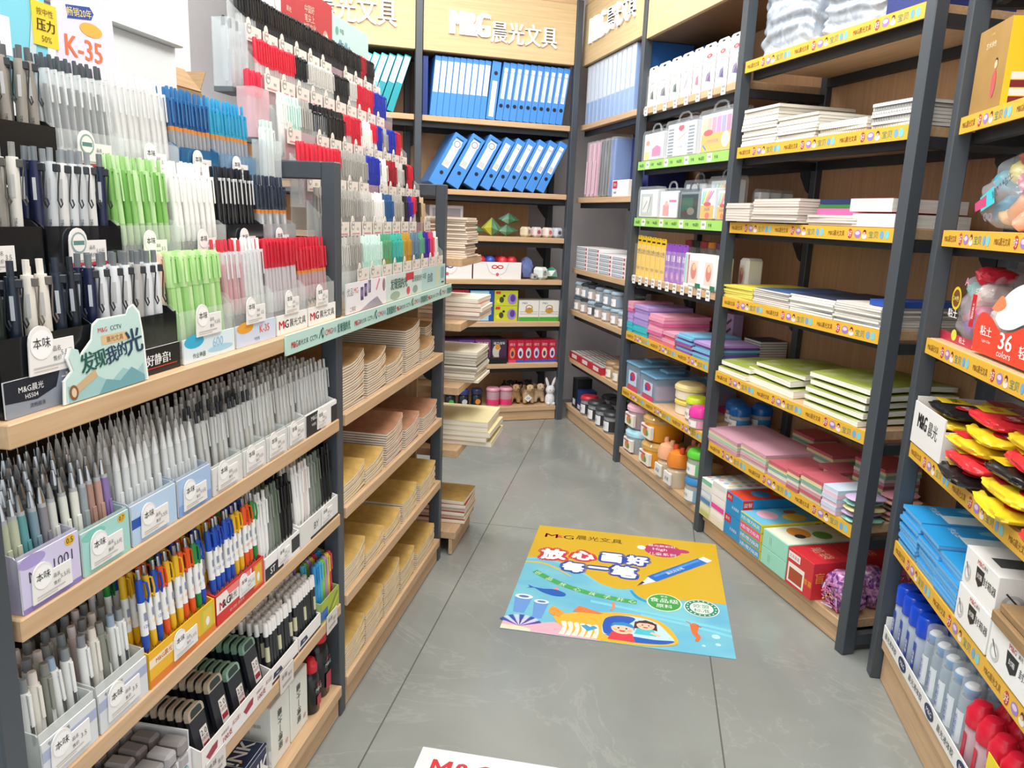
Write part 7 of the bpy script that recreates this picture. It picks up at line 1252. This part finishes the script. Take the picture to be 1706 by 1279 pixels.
clay_bag('film bag of pastel clay sticks with a red seal, lower clay shelf', .2, .0, Z, .22, .2, .225, clear('E8E4EC', .3, .06), [(-.03, .07, .035, '9A7AC0'), (.03, .12, .03, 'E87AA8'), (.0, .17, .028, 'F0B8A8'), (.04, .2, .025, 'F0E0D8'), (-.05, .1, .03, 'E8A0B8'), (.05, .06, .03, 'F0A060'), (-.05, .2, .025, '6AC8C0'), (.0, .255, .03, 'D0243C'), (.04, .26, .022, 'D0243C')], art_b)
def art_c(b):
    f = FRONT(-.006)
    b.flat(f, bez([(-.23, .01), (-.235, .1), (-.2, .15), (-.14, .14), (-.08, .105), (-.02, .11), (.05, .14), (.14, .15), (.2, .13), (.235, .08), (.23, .01)]), mat('E2452E'), 8e-4); b.flat(f, bez([(-.12, .14), (-.09, .21), (-.02, .26), (.08, .28), (.17, .26), (.21, .2), (.2, .14), (.14, .16), (.05, .15), (-.02, .12), (-.08, .115), (-.12, .14)]), mat('F2F0EE'), 6e-4)
    b.text(f, '36', -.04, .075, .055, WHITE, bold=.015, lift=1.4e-3); b.text(f, 'colors', -.04, .033, .022, WHITE, lift=1.4e-3); b.text(f, '粘土', -.16, .09, .034, WHITE, lift=1.4e-3, bold=.008); b.text(f, '轻粘土', .1, .06, .04, WHITE, lift=1.4e-3, bold=.008); b.text(f, 'Light Clay', -.15, .055, .012, WHITE, lift=1.4e-3); b.flat(f, bez([(-.15, .17), (-.1, .22), (-.07, .19), (-.11, .165), (-.15, .17)]), mat('E88A5A'), 1e-3)
clay_bag('large film bag of clay with a red and white front marked 36 colors', .575, -.012, Z, .5, .24, .225, clear('F0ECEC', .55, .1), [(-.1, .2, .035, 'F0B890'), (.0, .24, .04, 'F4F0EC'), (.1, .2, .05, 'F4F0EC')], art_c)
clay_bag('film bag of clay behind the large one marked 36 colors, lower clay shelf', 1.03, -.012, Z, .34, .24, .222, clear('F0ECEC', .55, .1), [(-.1, .2, .035, 'F0B890'), (.1, .2, .05, 'F4F0EC')], None)
Z = .8455
r = thing('white_carton', 'lidless white carton with black lettering holding tape packs', 'carton', U0, .2, .0, Z); c = mat('E9E9E8', .5); b = MB(); a = .128
b.box(-a, -.012, .005, a, .3, .009, c); b.box(-a, -.012, .009, a, -.008, .135, c); b.box(-a, .296, .009, a, .3, .175, c); b.box(-a, -.008, .009, -a + .004, .296, .15, c); b.box(a - .004, -.008, .009, a, .296, .1, c)
f = FRONT(-.012); b.text(f, 'M&G', -.045, .085, .045, BLK, w=.075, bold=.02); b.text(f, '晨光', .045, .08, .045, mat('3A3A3A'), w=.075); part('tray', b, r)
TPC = [('E8C82A', '1E1C1A', 'yellow and black'), ('1C1B1C', 'E0C02A', 'black'), ('E6C42C', 'D8303A', 'yellow and red'), ('D8303A', 'E8C82A', 'red and yellow')]
def tape_pack(c1, c2, seed):
    b = bagmesh(.215, .13, .034, mat(c1, .25), seed, .005, 44, 18, .03); f = TOP(.03, 0, .065)
    b.flat(f, [(-.1, -.04), (-.02, -.045), (.0, .04), (-.09, .03)], mat(c2, .3), 4e-3); b.oval(f, .05, 0, .035, .03, mat('C8202C', .3), 4.5e-3); b.text(f, '胶带', .05, 0, .022, WHITE, lift=5.5e-3); b.text(f, '强粘', -.055, 0, .026, mat(c1, .3), lift=5e-3); return b
Q = 0
for lay in range(4):
    for k in range(2):
        c1, c2, n = TPC[(k + lay * 3) % 4]; thing('tape_pack', n + ' glossy tape pack in the white carton, ' + ('bottom', 'second', 'third', 'top')[lay] + ' layer, ' + ('front' if k == 0 else 'rear'), 'tape pack', U0, .2, .004 + .145 * k, Z + .011 + lay * .037, tape_pack(c1, c2, 200 + Q), None, rz=random.uniform(-.03, .03)); Q += 1
WHP = ('beside the white carton', 'second from the white carton', 'third from the white carton', 'fourth from the white carton')
for k in range(4):
    for lay in range(5):
        c1, c2, n = TPC[(k * 3 + lay * 2 + 1 + lay // 2) % 4]; thing('tape_pack', n + ' tape pack spilling over the edge ' + WHP[k] + ', ' + ('bottom', 'second', 'third', 'fourth', 'top')[lay] + ' layer', 'tape pack', U0, .46 + .245 * k + .02 * (lay % 2), -.05 + .016 * lay, Z + .006 + .038 * lay, tape_pack(c1, c2, 240 + k * 6 + lay), None, rz=.12 * (lay % 3) - .12)
Z = .5105
BK = mat('2A9ADC', .4); PB2 = noisy('blue_page_edges', ('3A90D0', '8AC4EA'), (2, 2, 300), 2., 2, .6, .35, .65)
for s_, (x, n) in enumerate(((.165, 11), (.335, 11), (.49, 10))):
    for i in range(n):
        me = notebook(.16, .3, .0112, BK, 0, PB2); o = thing('exercise_book', 'sky blue exercise book in the ' + ('far', 'middle', 'near')[s_] + ' stack' + (', topmost' if i == n - 1 else ''), 'book', U0, x + random.uniform(-.004, .004), -.005 + random.uniform(-.004, .008), Z + i * .0118, me, None if i == n - 1 else 'sky blue books, ' + ('far', 'middle', 'near')[s_] + ' stack', random.uniform(-.03, .03))
        if i == n - 1: b = MB(); f = TOP(.0112); b.rect(f, .0, .08, .07, .22, mat('D8ECF4')); b.oval(f, -.045, .2, .02, .05, mat('7AC4EA'), 6e-4); b.text(f, '作业本', -.03, .08, .022, mat('E4F2F8')); part('cover_print', b, o)
def a_seal(b, w, d, h):
    for f, ww, x0 in ((FRONT(0), w, 0), (RIGHT(w / 2), d, d / 2)):
        b.flat(f, [(x0 - ww * .12, h * .75), (x0 + ww * .12, h * .75), (x0 + ww * .1, h * .4), (x0, h * .28), (x0 - ww * .1, h * .4)], mat('1E1E20')); b.text(f, '封箱', x0, h * .55, h * .14, WHITE, lift=1e-3); b.text(f, 'M&G', x0 - ww * .02, h * .87, h * .12, RED, lift=1e-3); b.text(f, '封箱器', x0 + ww * .3, h * .55, h * .22, BLK); b.text(f, '晨光', x0 + ww * .14, h * .87, h * .1, BLK); b.oval(f, x0 - ww * .35, h * .35, ww * .1, h * .22, mat('C8C8C8')); b.oval(f, x0 - ww * .35, h * .35, ww * .06, h * .13, mat('F2F2F0'), 9e-4); b.line(f, (x0 - ww * .42, h * .6), (x0 - ww * .3, h * .3), .004, mat('3A3A3A'), 1e-3)
    b.rect(TOP(h), -w * .1, d * .1, w * .2, d * .5, mat('4A4A4C')); b.text(TOP(h), 'M&G', w * .1, d * .75, .03, mat('3A3A3A'))
box_thing('tape_dispenser_box', 'lower white tape dispenser box beside the blue books', U0, .585, .775, -.012, Z + .005, .26, .1, 'F0F0EE', a_seal); box_thing('tape_dispenser_box', 'upper white tape dispenser box beside the blue books', U0, .582, .772, -.008, Z + .106, .26, .1, 'F0F0EE', a_seal)
box_thing('tape_dispenser_box', 'white tape dispenser box under the cardboard slab', U0, .785, 1.02, -.012, Z + .005, .26, .1, 'F0F0EE', a_seal)
thing('cardboard_slab', 'brown flattened cardboard piece lying on a white tape dispenser box', 'cardboard', U0, .9, -.02, Z + .106, MB().box(-.11, 0, 0, .12, .2, .03, CARTON, .003).box(-.1, .01, .0305, .11, .19, .05, CARTON, .003))
for i in range(8): thing('folder', 'red folder in the low stack at the end of the blue book shelf', 'folder', U0, 1.18, -.01, Z + .005 + i * .0125, notebook(.28, .32, .012, mat('D83448', .4), 0, mat('E8909A', .5)), 'red folders at the end of the blue book shelf', random.uniform(-.02, .02))
Z = .1555
r = thing('glue_carton', 'white shallow carton edge printed in black, holding the glue bottles', 'carton', U0, .56, .0, Z); b = MB(); c = mat('ECECEA', .5); a = .48
b.box(-a, -.004, .005, a, .33, .008, c); b.box(-a, -.004, .008, a, -.001, .055, c); b.box(-a, .327, .008, a, .33, .1, c); b.box(-a, -.001, .008, -a + .003, .327, .085, c); f = FRONT(-.004)
for k in range(4): b.text(f, '晨光液体胶', -.4 + k * .24, .03, .022, mat('3A3A44')); b.oval(f, -.28 + k * .24, .03, .035, .02, mat('22305A'), 9e-4); b.text(f, 'M&G', -.28 + k * .24, .03, .014, WHITE, lift=1.2e-3)
part('tray', b, r)
GLS = clear('C8D8E4', .4, .08)
def glue(kind):
    k = ('glue', kind)
    if k in PC: return PC[k]
    b = MB(); l = MB()
    if kind == 'blue': b.lathe([(0, 0), (.028, 0), (.03, .004), (.03, .135), (.026, .145)], mat('A8B4C8', .35), 16); b.rect(FRONT(-.0305), -.008, .02, .01, .12, mat('2A46B0')); b.text(FRONT(-.0305), '液体胶', .001, .07, .014, WHITE, rot=R(90), lift=1e-3); l.lathe([(.03, .145), (.033, .146), (.033, .2), (.027, .208), (0, .208)], mat('1648C8', .2), 16)
    elif kind == 'red': b.lathe([(0, 0), (.028, 0), (.03, .004), (.03, .11), (.026, .12)], mat('C8A8B0', .35), 16); b.rect(FRONT(-.0305), -.008, .02, .01, .1, mat('C82A40')); l.lathe([(.03, .12), (.034, .122), (.034, .16), (.026, .17), (.02, .185), (0, .19)], mat('D01F38', .25), 16)
    else: b.lathe([(0, 0), (.026, 0), (.028, .004), (.028, .15), (.022, .16)], GLS, 16); b.add([(.0285 * math.sin(t), -.0285 * math.cos(t), z) for z in (.03, .12) for t in [-.8 + q * .2 for q in range(9)]], [(q, q + 1, q + 10, q + 9) for q in range(8)], mat('DCE4EA', .4), True); b.text(FRONT(-.0292), '液体胶水', 0, .075, .016, mat('2A4AB0'), rot=R(90)); b.lathe([(.015, .16), (.015, .175), (0, .18)], mat('2F8AD0', .3), 12); b.lathe([(.018, .172), (.0205, .176, mat('3A94D4', .3)), (.0205, .188, mat('EEF4F8', .3)), (.014, .196), (0, .196)], mat('3A94D4', .3), 12); l.lathe([(.024, .158), (.027, .16), (.027, .205), (.024, .209), (0, .209)], clear('E8F0F4', .25, .06), 14)
    PC[k] = [('bottle_body', b.mesh('bottle_body')), ('cap', l.mesh('cap'))]; return PC[k]
for i in range(14):
    for j in range(5):
        x = .115 + i * .066; y = .04 + j * .064 ; kd = 'blue' if i < 4 else ('clear' if i < 9 else 'red')
        if kd == 'clear' and j > 2 and i < 6: kd = 'blue' if i < 5 else 'clear'
        o = thing('glue_bottle', {'blue': 'white glue bottle with a bright blue cap', 'clear': 'clear-capped glue bottle with a blue nozzle', 'red': 'glue bottle with a red cap'}[kd] + ' in the white carton, ' + ('front row' if j == 0 else 'rows behind'), 'bottle', U0, x, y, Z + .0085, None, kd + ' capped glue bottles, ' + ('front row' if j == 0 else 'rows behind'))
        for n, me in glue(kd): link(n, me, o)
thing('price_slip', 'yellow slip standing in front of the red-capped bottles', 'card', U0, .93, -.012, Z + .006, MB().box(-.05, -.001, 0, .05, .001, .17, mat('EFD82A', .5)))
# ---------------------------------------------------------------- floor poster, white mat
UP = Unit((.652, 2.511), math.atan2(.765, -.349))
po = thing('floor_poster', 'square yellow and blue floor poster with an underwater cartoon and large white lettering', 'poster', UP, 0, 0, 0)
x0, x1, y0, y1 = -.012, .838, .0, 1.0
wm = noisy('poster_water', ('68B4D4', '80C8D4'), (1, 1.6, 1), 3.5, 3, .35)
b = MB(); b.box(x0, y0, .0005, x1, y1, .0025, wm); F = TOP(.0025); L0 = 2e-4
YL_ = mat('D4AE2A', .35); bd = bez([(-.012, .62), (.06, .64), (.16, .6), (.254, .53), (.323, .455), (.373, .43), (.426, .427), (.46, .44), (.475, .4), (.516, .362), (.58, .375), (.643, .39), (.74, .397), (.838, .4)])
for i in range(len(bd) - 1): b.flat(F, [bd[i], bd[i + 1], (bd[i + 1][0], y1), (bd[i][0], y1)], YL_, L0)
b.flat(F, bez([(-.012, .62), (.06, .64), (.16, .6), (.254, .53), (.323, .455), (.373, .43)]) + [(t[0] + .004, t[1] - .022) for t in reversed(bez([(-.012, .62), (.06, .64), (.16, .6), (.254, .53), (.323, .455), (.373, .43)]))], mat('7CCBE8', .35), 3e-4)
b.flat(F, bez([(-.012, .585), (.05, .59), (.12, .56), (.2, .49)]) + list(reversed(bez([(-.012, .57), (.05, .575), (.12, .545), (.2, .48)]))), mat('D8C050', .35), 3e-4)
b.flat(F, bez([(.46, .425), (.49, .375), (.53, .35), (.6, .36)]) + list(reversed(bez([(.45, .42), (.48, .36), (.53, .335), (.6, .35)]))), mat('2A9AD0', .35), 3e-4)
for (a, c, e) in (((.3, .3), (.6, .25), (.838, .2)), ((.5, .24), (.7, .2), (.838, .16))): q = bez([a, c, e]); b.flat(F, q + [(p[0], p[1] - .02) for p in reversed(q)], mat('7FD0E4', .35), 3e-4)
part('poster_sheet', b, po)
b = MB(); h = .042
b.text(F, 'M', .062, .888, h, RED, w=.06, lift=6e-4); b.text(F, 'M', .064, .888, h, RED, w=.06, lift=6e-4); b.text(F, '&', .105, .888, h * .7, RED, lift=6e-4); b.text(F, 'G', .145, .89, h, BLK, w=.05, lift=6e-4); b.text(F, '晨光文具', .29, .903, .05, mat('4A3A14'), w=.22, lift=6e-4)
def puffy(ch, cx, cy, h, halo, k=.018, rot=0.):
    vs, fs, tw = glyphs(ch)
    for i in range(12): a = math.pi * i / 6; b.text(F, ch, cx + k * math.cos(a), cy + k * math.sin(a), h, mat(halo, .35), lift=4e-4 + i * 1e-5, rot=rot)
    for i in range(8): a = math.pi * i / 4; b.text(F, ch, cx + .006 * math.cos(a), cy + .006 * math.sin(a), h, WHITE, lift=8e-4 + i * 1e-5, rot=rot)
puffy('放', .098, .685, .1, 'C83A4E', .022, .1); puffy('心', .232, .705, .085, 'C83A4E', .022); puffy('画', .36, .715, .082, '2A4AA8', .02); puffy('好', .475, .715, .085, '2A4AA8', .02)
puffy('每', .2, .577, .085, '2A4AA8', .02); puffy('一', .308, .635, .085, '2A4AA8', .02); puffy('笔', .42, .588, .1, '2A4AA8', .02)
b.oval(F, .588, .86, .085, .075, mat('B83A6A'), 5e-4); b.oval(F, .68, .872, .03, .02, mat('B83A6A'), 4.5e-4); b.oval(F, .49, .868, .02, .022, WHITE, 6e-4); b.text(F, 'High', .575, .862, .034, WHITE, lift=9e-4); b.text(F, '晨光新彩虹', .585, .905, .024, WHITE, lift=9e-4); b.text(F, '儿童系列', .585, .815, .03, WHITE, lift=9e-4)
b.line(F, (.54, .55), (.77, .8), .058, mat('2470C8', .3), 6e-4); b.line(F, (.55, .575), (.75, .795), .014, mat('4A9AE4', .3), 8e-4); b.line(F, (.765, .793), (.79, .822), .05, mat('E8EEF4', .3), 7e-4); b.flat(F, [(.556, .528), (.524, .566), (.498, .5), (.505, .49)], mat('EDEFF4', .3), 7e-4); b.flat(F, [(.512, .508), (.5, .518), (.478, .466)], mat('1E3A7A', .3), 9e-4); b.text(F, '晨光水彩笔', .64, .655, .02, WHITE, lift=1e-3, rot=.82)
arc = bez([(.041, .495), (.145, .418), (.271, .36), (.39, .334), (.48, .326)])
for i in range(len(arc) - 1): b.line(F, arc[i], (arc[i + 1][0] + .002, arc[i + 1][1]), .032, mat('4AA85A', .35), 5e-4 + i * 1e-5)
for i, ch in enumerate('创品放心孩子开心'): p = arc[int(2 + i * (len(arc) - 5) / 7)]; b.text(F, ch, p[0], p[1], .028, mat('E8F4D8'), lift=1e-3, rot=-.5 + i * .06)
part('lettering', b, po)
b = MB()
b.flat(F, bez([(.06, .35), (.1, .345), (.15, .35), (.195, .325), (.19, .3), (.15, .295), (.1, .315), (.07, .34)]), mat('2460B8', .35), 5e-4); b.flat(F, [(.065, .345), (.035, .365), (.045, .345), (.03, .335)], mat('2460B8', .35), 5.5e-4); b.flat(F, [(.14, .35), (.155, .375), (.165, .35)], mat('E89A8A'), 6e-4)
for (cx, cy, r_) in ((.035, .26, .036), (.11, .235, .03)):
    b.flat(F, [(cx - r_, cy), (cx + r_, cy), (cx + r_ * .6, cy - .13), (cx - r_ * .6, cy - .13)], mat('6A9AD8', .35), 5e-4); b.oval(F, cx, cy, r_, r_ * .55, mat('E8EEF4'), 6e-4); b.oval(F, cx, cy, r_ * .6, r_ * .28, mat('5A7AA8'), 7e-4)
sandp = bez([(-.012, .05), (.03, .07), (.077, .085), (.13, .075), (.186, .09), (.24, .06), (.3, .02), (.36, .004)]); 
for i in range(len(sandp) - 1): b.flat(F, [(sandp[i][0], 0), (sandp[i + 1][0], 0), sandp[i + 1], sandp[i]], mat('E8B0C0', .4), 6e-4)
sandp = bez([(-.012, .03), (.05, .03), (.1, .02)])
for i in range(len(sandp) - 1): b.flat(F, [(sandp[i][0], 0), (sandp[i + 1][0], 0), sandp[i + 1], sandp[i]], mat('F0DCC0', .4), 7e-4)
for i in range(9): a = 2.6 - i * .25; b.flat(F, [(.055, .03), (.055 + .09 * math.cos(a + .1), .03 + .085 * math.sin(a + .1)), (.055 + .09 * math.cos(a - .1), .03 + .085 * math.sin(a - .1))], mat('3A4AA0' if i % 2 == 0 else 'C8CCE8'), 9e-4 + i * 1e-5)
# the little submarine
b.flat(F, bez([(.17, .13), (.2, .16), (.26, .185), (.35, .21), (.45, .225), (.55, .21), (.61, .15), (.64, .06), (.6, .025), (.5, .004), (.36, .004), (.26, .03), (.2, .08), (.17, .13)]), mat('F0B43A', .35), 1e-3); b.flat(F, [(.24, .19), (.26, .24), (.36, .2), (.34, .19)], mat('E07A3A'), 1.1e-3); b.flat(F, bez([(.19, .13), (.15, .16), (.16, .21), (.21, .17)]), mat('E89A3A'), 1.1e-3)
b.flat(F, bez([(.36, .11), (.37, .17), (.42, .2), (.5, .205), (.56, .18), (.6, .12), (.625, .06), (.58, .035), (.45, .03), (.37, .05), (.36, .11)]), mat('BFE0E8', .3), 1.2e-3); b.flat(F, bez([(.36, .11), (.37, .17), (.42, .2), (.48, .19), (.44, .12), (.4, .06), (.37, .06), (.36, .11)]), mat('2A5AB8', .35), 1.25e-3); b.flat(F, bez([(.37, .05), (.45, .06), (.55, .055), (.625, .062), (.58, .03), (.45, .02), (.37, .05)]), mat('2460B8', .35), 1.5e-3)
def face(cx, cy, r_, hair, hairpoly, top_):
    b.flat(F, [(cx - r_ * .9, cy - r_ * .7), (cx + r_ * .9, cy - r_ * .7), (cx + r_ * 1.2, cy - r_ * 2), (cx - r_ * 1.2, cy - r_ * 2)], mat(top_), 1.6e-3); b.flat(F, [(cx + r_ * x, cy + r_ * y) for x, y in hairpoly], mat(hair), 1.55e-3); b.oval(F, cx, cy, r_, r_ * .92, mat('F4C8A8'), 1.7e-3)
    b.flat(F, [(cx + r_ * x, cy + r_ * y) for x, y in ((-1.02, .1), (-.7, .45), (.2, .55), (.9, .3), (1.05, .2), (.8, .9), (.1, 1.15), (-.8, .9))], mat(hair), 1.8e-3)
    for s_ in (-1, 1): b.oval(F, cx + s_ * r_ * .35, cy + r_ * .05, r_ * .1, r_ * .12, mat('2A1E1A'), 1.8e-3); b.oval(F, cx + s_ * r_ * .6, cy - r_ * .25, r_ * .18, r_ * .12, mat('F0A090'), 1.75e-3)
    b.flat(F, [(cx - r_ * .35, cy - r_ * .3), (cx + r_ * .35, cy - r_ * .3), (cx + r_ * .15, cy - r_ * .55), (cx - r_ * .15, cy - r_ * .55)], mat('C83A3A'), 1.8e-3)
face(.435, .105, .042, '2A8AC8', ((-1.1, .0), (-.9, .8), (0, 1.2), (.9, .8), (1.1, 0)), 'D83A4A'); face(.52, .148, .034, '4A2A2E', ((-1.3, -.9), (-1.2, .6), (0, 1.25), (1.2, .6), (1.3, -.9), (.8, -.7), (-.8, -.7)), '4AC0D0')
b.line(F, (.54, .1), (.575, .085), .014, mat('F4C8A8'), 1.9e-3)
for i in range(6): b.flat(F, bez([(.205 + i * .024, .01), (.215 + i * .024, .06), (.205 + i * .024, .1), (.222 + i * .024, .105), (.23 + i * .024, .06), (.225 + i * .024, .01)]), mat('F2E8D4', .4), 1.3e-3)
b.flat(F, [(.28, .09), (.3, .1), (.315, .088), (.33, .1), (.345, .085), (.31, .055)], mat('3A9AD0'), 1.4e-3)
b.flat(F, bez([(.38, .295), (.395, .3), (.398, .27), (.392, .238), (.383, .24), (.388, .27), (.38, .295)]), mat('E08A6A'), 8e-4)
b.flat(F, bez([(.685, .2), (.7, .215), (.72, .2), (.712, .15), (.722, .12), (.712, .085), (.7, .09), (.705, .11), (.692, .14), (.685, .2)]), mat('D8703A'), 8e-4); b.line(F, (.69, .21), (.672, .225), .005, mat('D8703A'), 9e-4); b.line(F, (.712, .2), (.728, .19), .006, mat('B85A2A'), 9e-4)
for cx, cy, r_ in ((.778, .135, .016), (.782, .08, .01), (.73, .06, .007)): b.oval(F, cx, cy, r_, r_, mat('B8E4EC'), 7e-4)
part('printed_picture', b, po)
b = MB(); b.oval(F, .591, .352, .07, .072, mat('E8F0D8'), 6e-4, 28); b.oval(F, .591, .352, .065, .067, mat('3FA04A'), 8e-4, 28); b.text(F, '食品级', .591, .368, .036, WHITE, lift=1e-3); b.text(F, '原料', .591, .322, .03, WHITE, lift=1e-3); b.text(F, '安全', .591, .402, .014, WHITE, lift=1e-3)
b.oval(F, .737, .342, .069, .07, WHITE, 6e-4, 28); b.oval(F, .737, .342, .065, .066, mat('2A8A6A'), 8e-4, 28); b.oval(F, .737, .342, .046, .047, mat('E4F0E4'), 1e-3, 28); b.text(F, '欧盟', .737, .358, .03, mat('1E7A5A'), lift=1.2e-3); b.text(F, '标准', .737, .322, .03, mat('1E7A5A'), lift=1.2e-3)
for i in range(18): a = 2 * math.pi * i / 18; b.oval(F, .737 + .056 * math.cos(a), .342 + .057 * math.sin(a), .004, .004, WHITE, 1.1e-3, 6)
part('printed_badge', b, po)
UM = Unit((.242, 1.844), YL + math.pi / 2)
mt_ = thing('floor_mat', 'white floor mat with red lettering, cut by the bottom edge of the view', 'mat', UM, 0, 0, 0)
b = MB(); b.box(.0, -.75, .0005, .75, .085, .004, mat('D8DCE0', .5), .001); part('mat_sheet', b, mt_); b = MB(); f = TOP(.004); b.text(f, 'M&G', .13, .004, .075, RED, w=.17, bold=.01); part('lettering', b, mt_); b = MB(); b.text(f, '晨光文具', .42, .004, .075, BLK, w=.33); part('lettering', b, mt_)
# ---------------------------------------------------------------- beyond the pen gondola: white bulkhead, cabinet, cardboard carton
WP = mat('DCE1E2', .5)
b = MB(); b.box(-2.6, .8, .0, .614, .9, 1.996, WP); b.box(-2.6, .77, 1.997, .62, .9, 2.05, WP, .004); b.box(-2.6, .79, 2.051, .614, .9, CEIL, mat('F2F4F2', .5)); struct('wall_left', b, UL)
b = MB(); b.box(.0, 0, 0, .75, .35, 1.55, mat('868C94', .5), .004); thing('storage_cabinet', 'grey storage cabinet hidden behind the pen racks, under a cardboard carton', 'cabinet', UL, .7, .98, 0, b)
r = thing('cardboard_carton', 'brown cardboard carton with raised flaps behind the tall pen rack', 'carton', UL, .95, 1.02, 1.5505)
b = MB(); b.box(-.18, 0, 0, .18, .26, .38, CARTON, .003); part('carton_body', b, r)
b = MB(); b.x = Matrix.Translation((0, 0, .38)) @ Matrix.Rotation(R(50), 4, 'X'); b.box(-.17, 0, 0, .17, .11, .004, CARTON); part('flap', b, r)
b = MB(); b.x = Matrix.Translation((.18, .0, .38)) @ Matrix.Rotation(R(-60), 4, 'Y'); b.box(0, .01, 0, .1, .25, .004, CARTON); part('flap', b, r)
# black side posts beyond the gondola, pillar edge
b = MB(); b.box(1.55, 1.45, 0, 1.75, 1.6, CEIL, WALLM); struct('trim_1', b, UL)
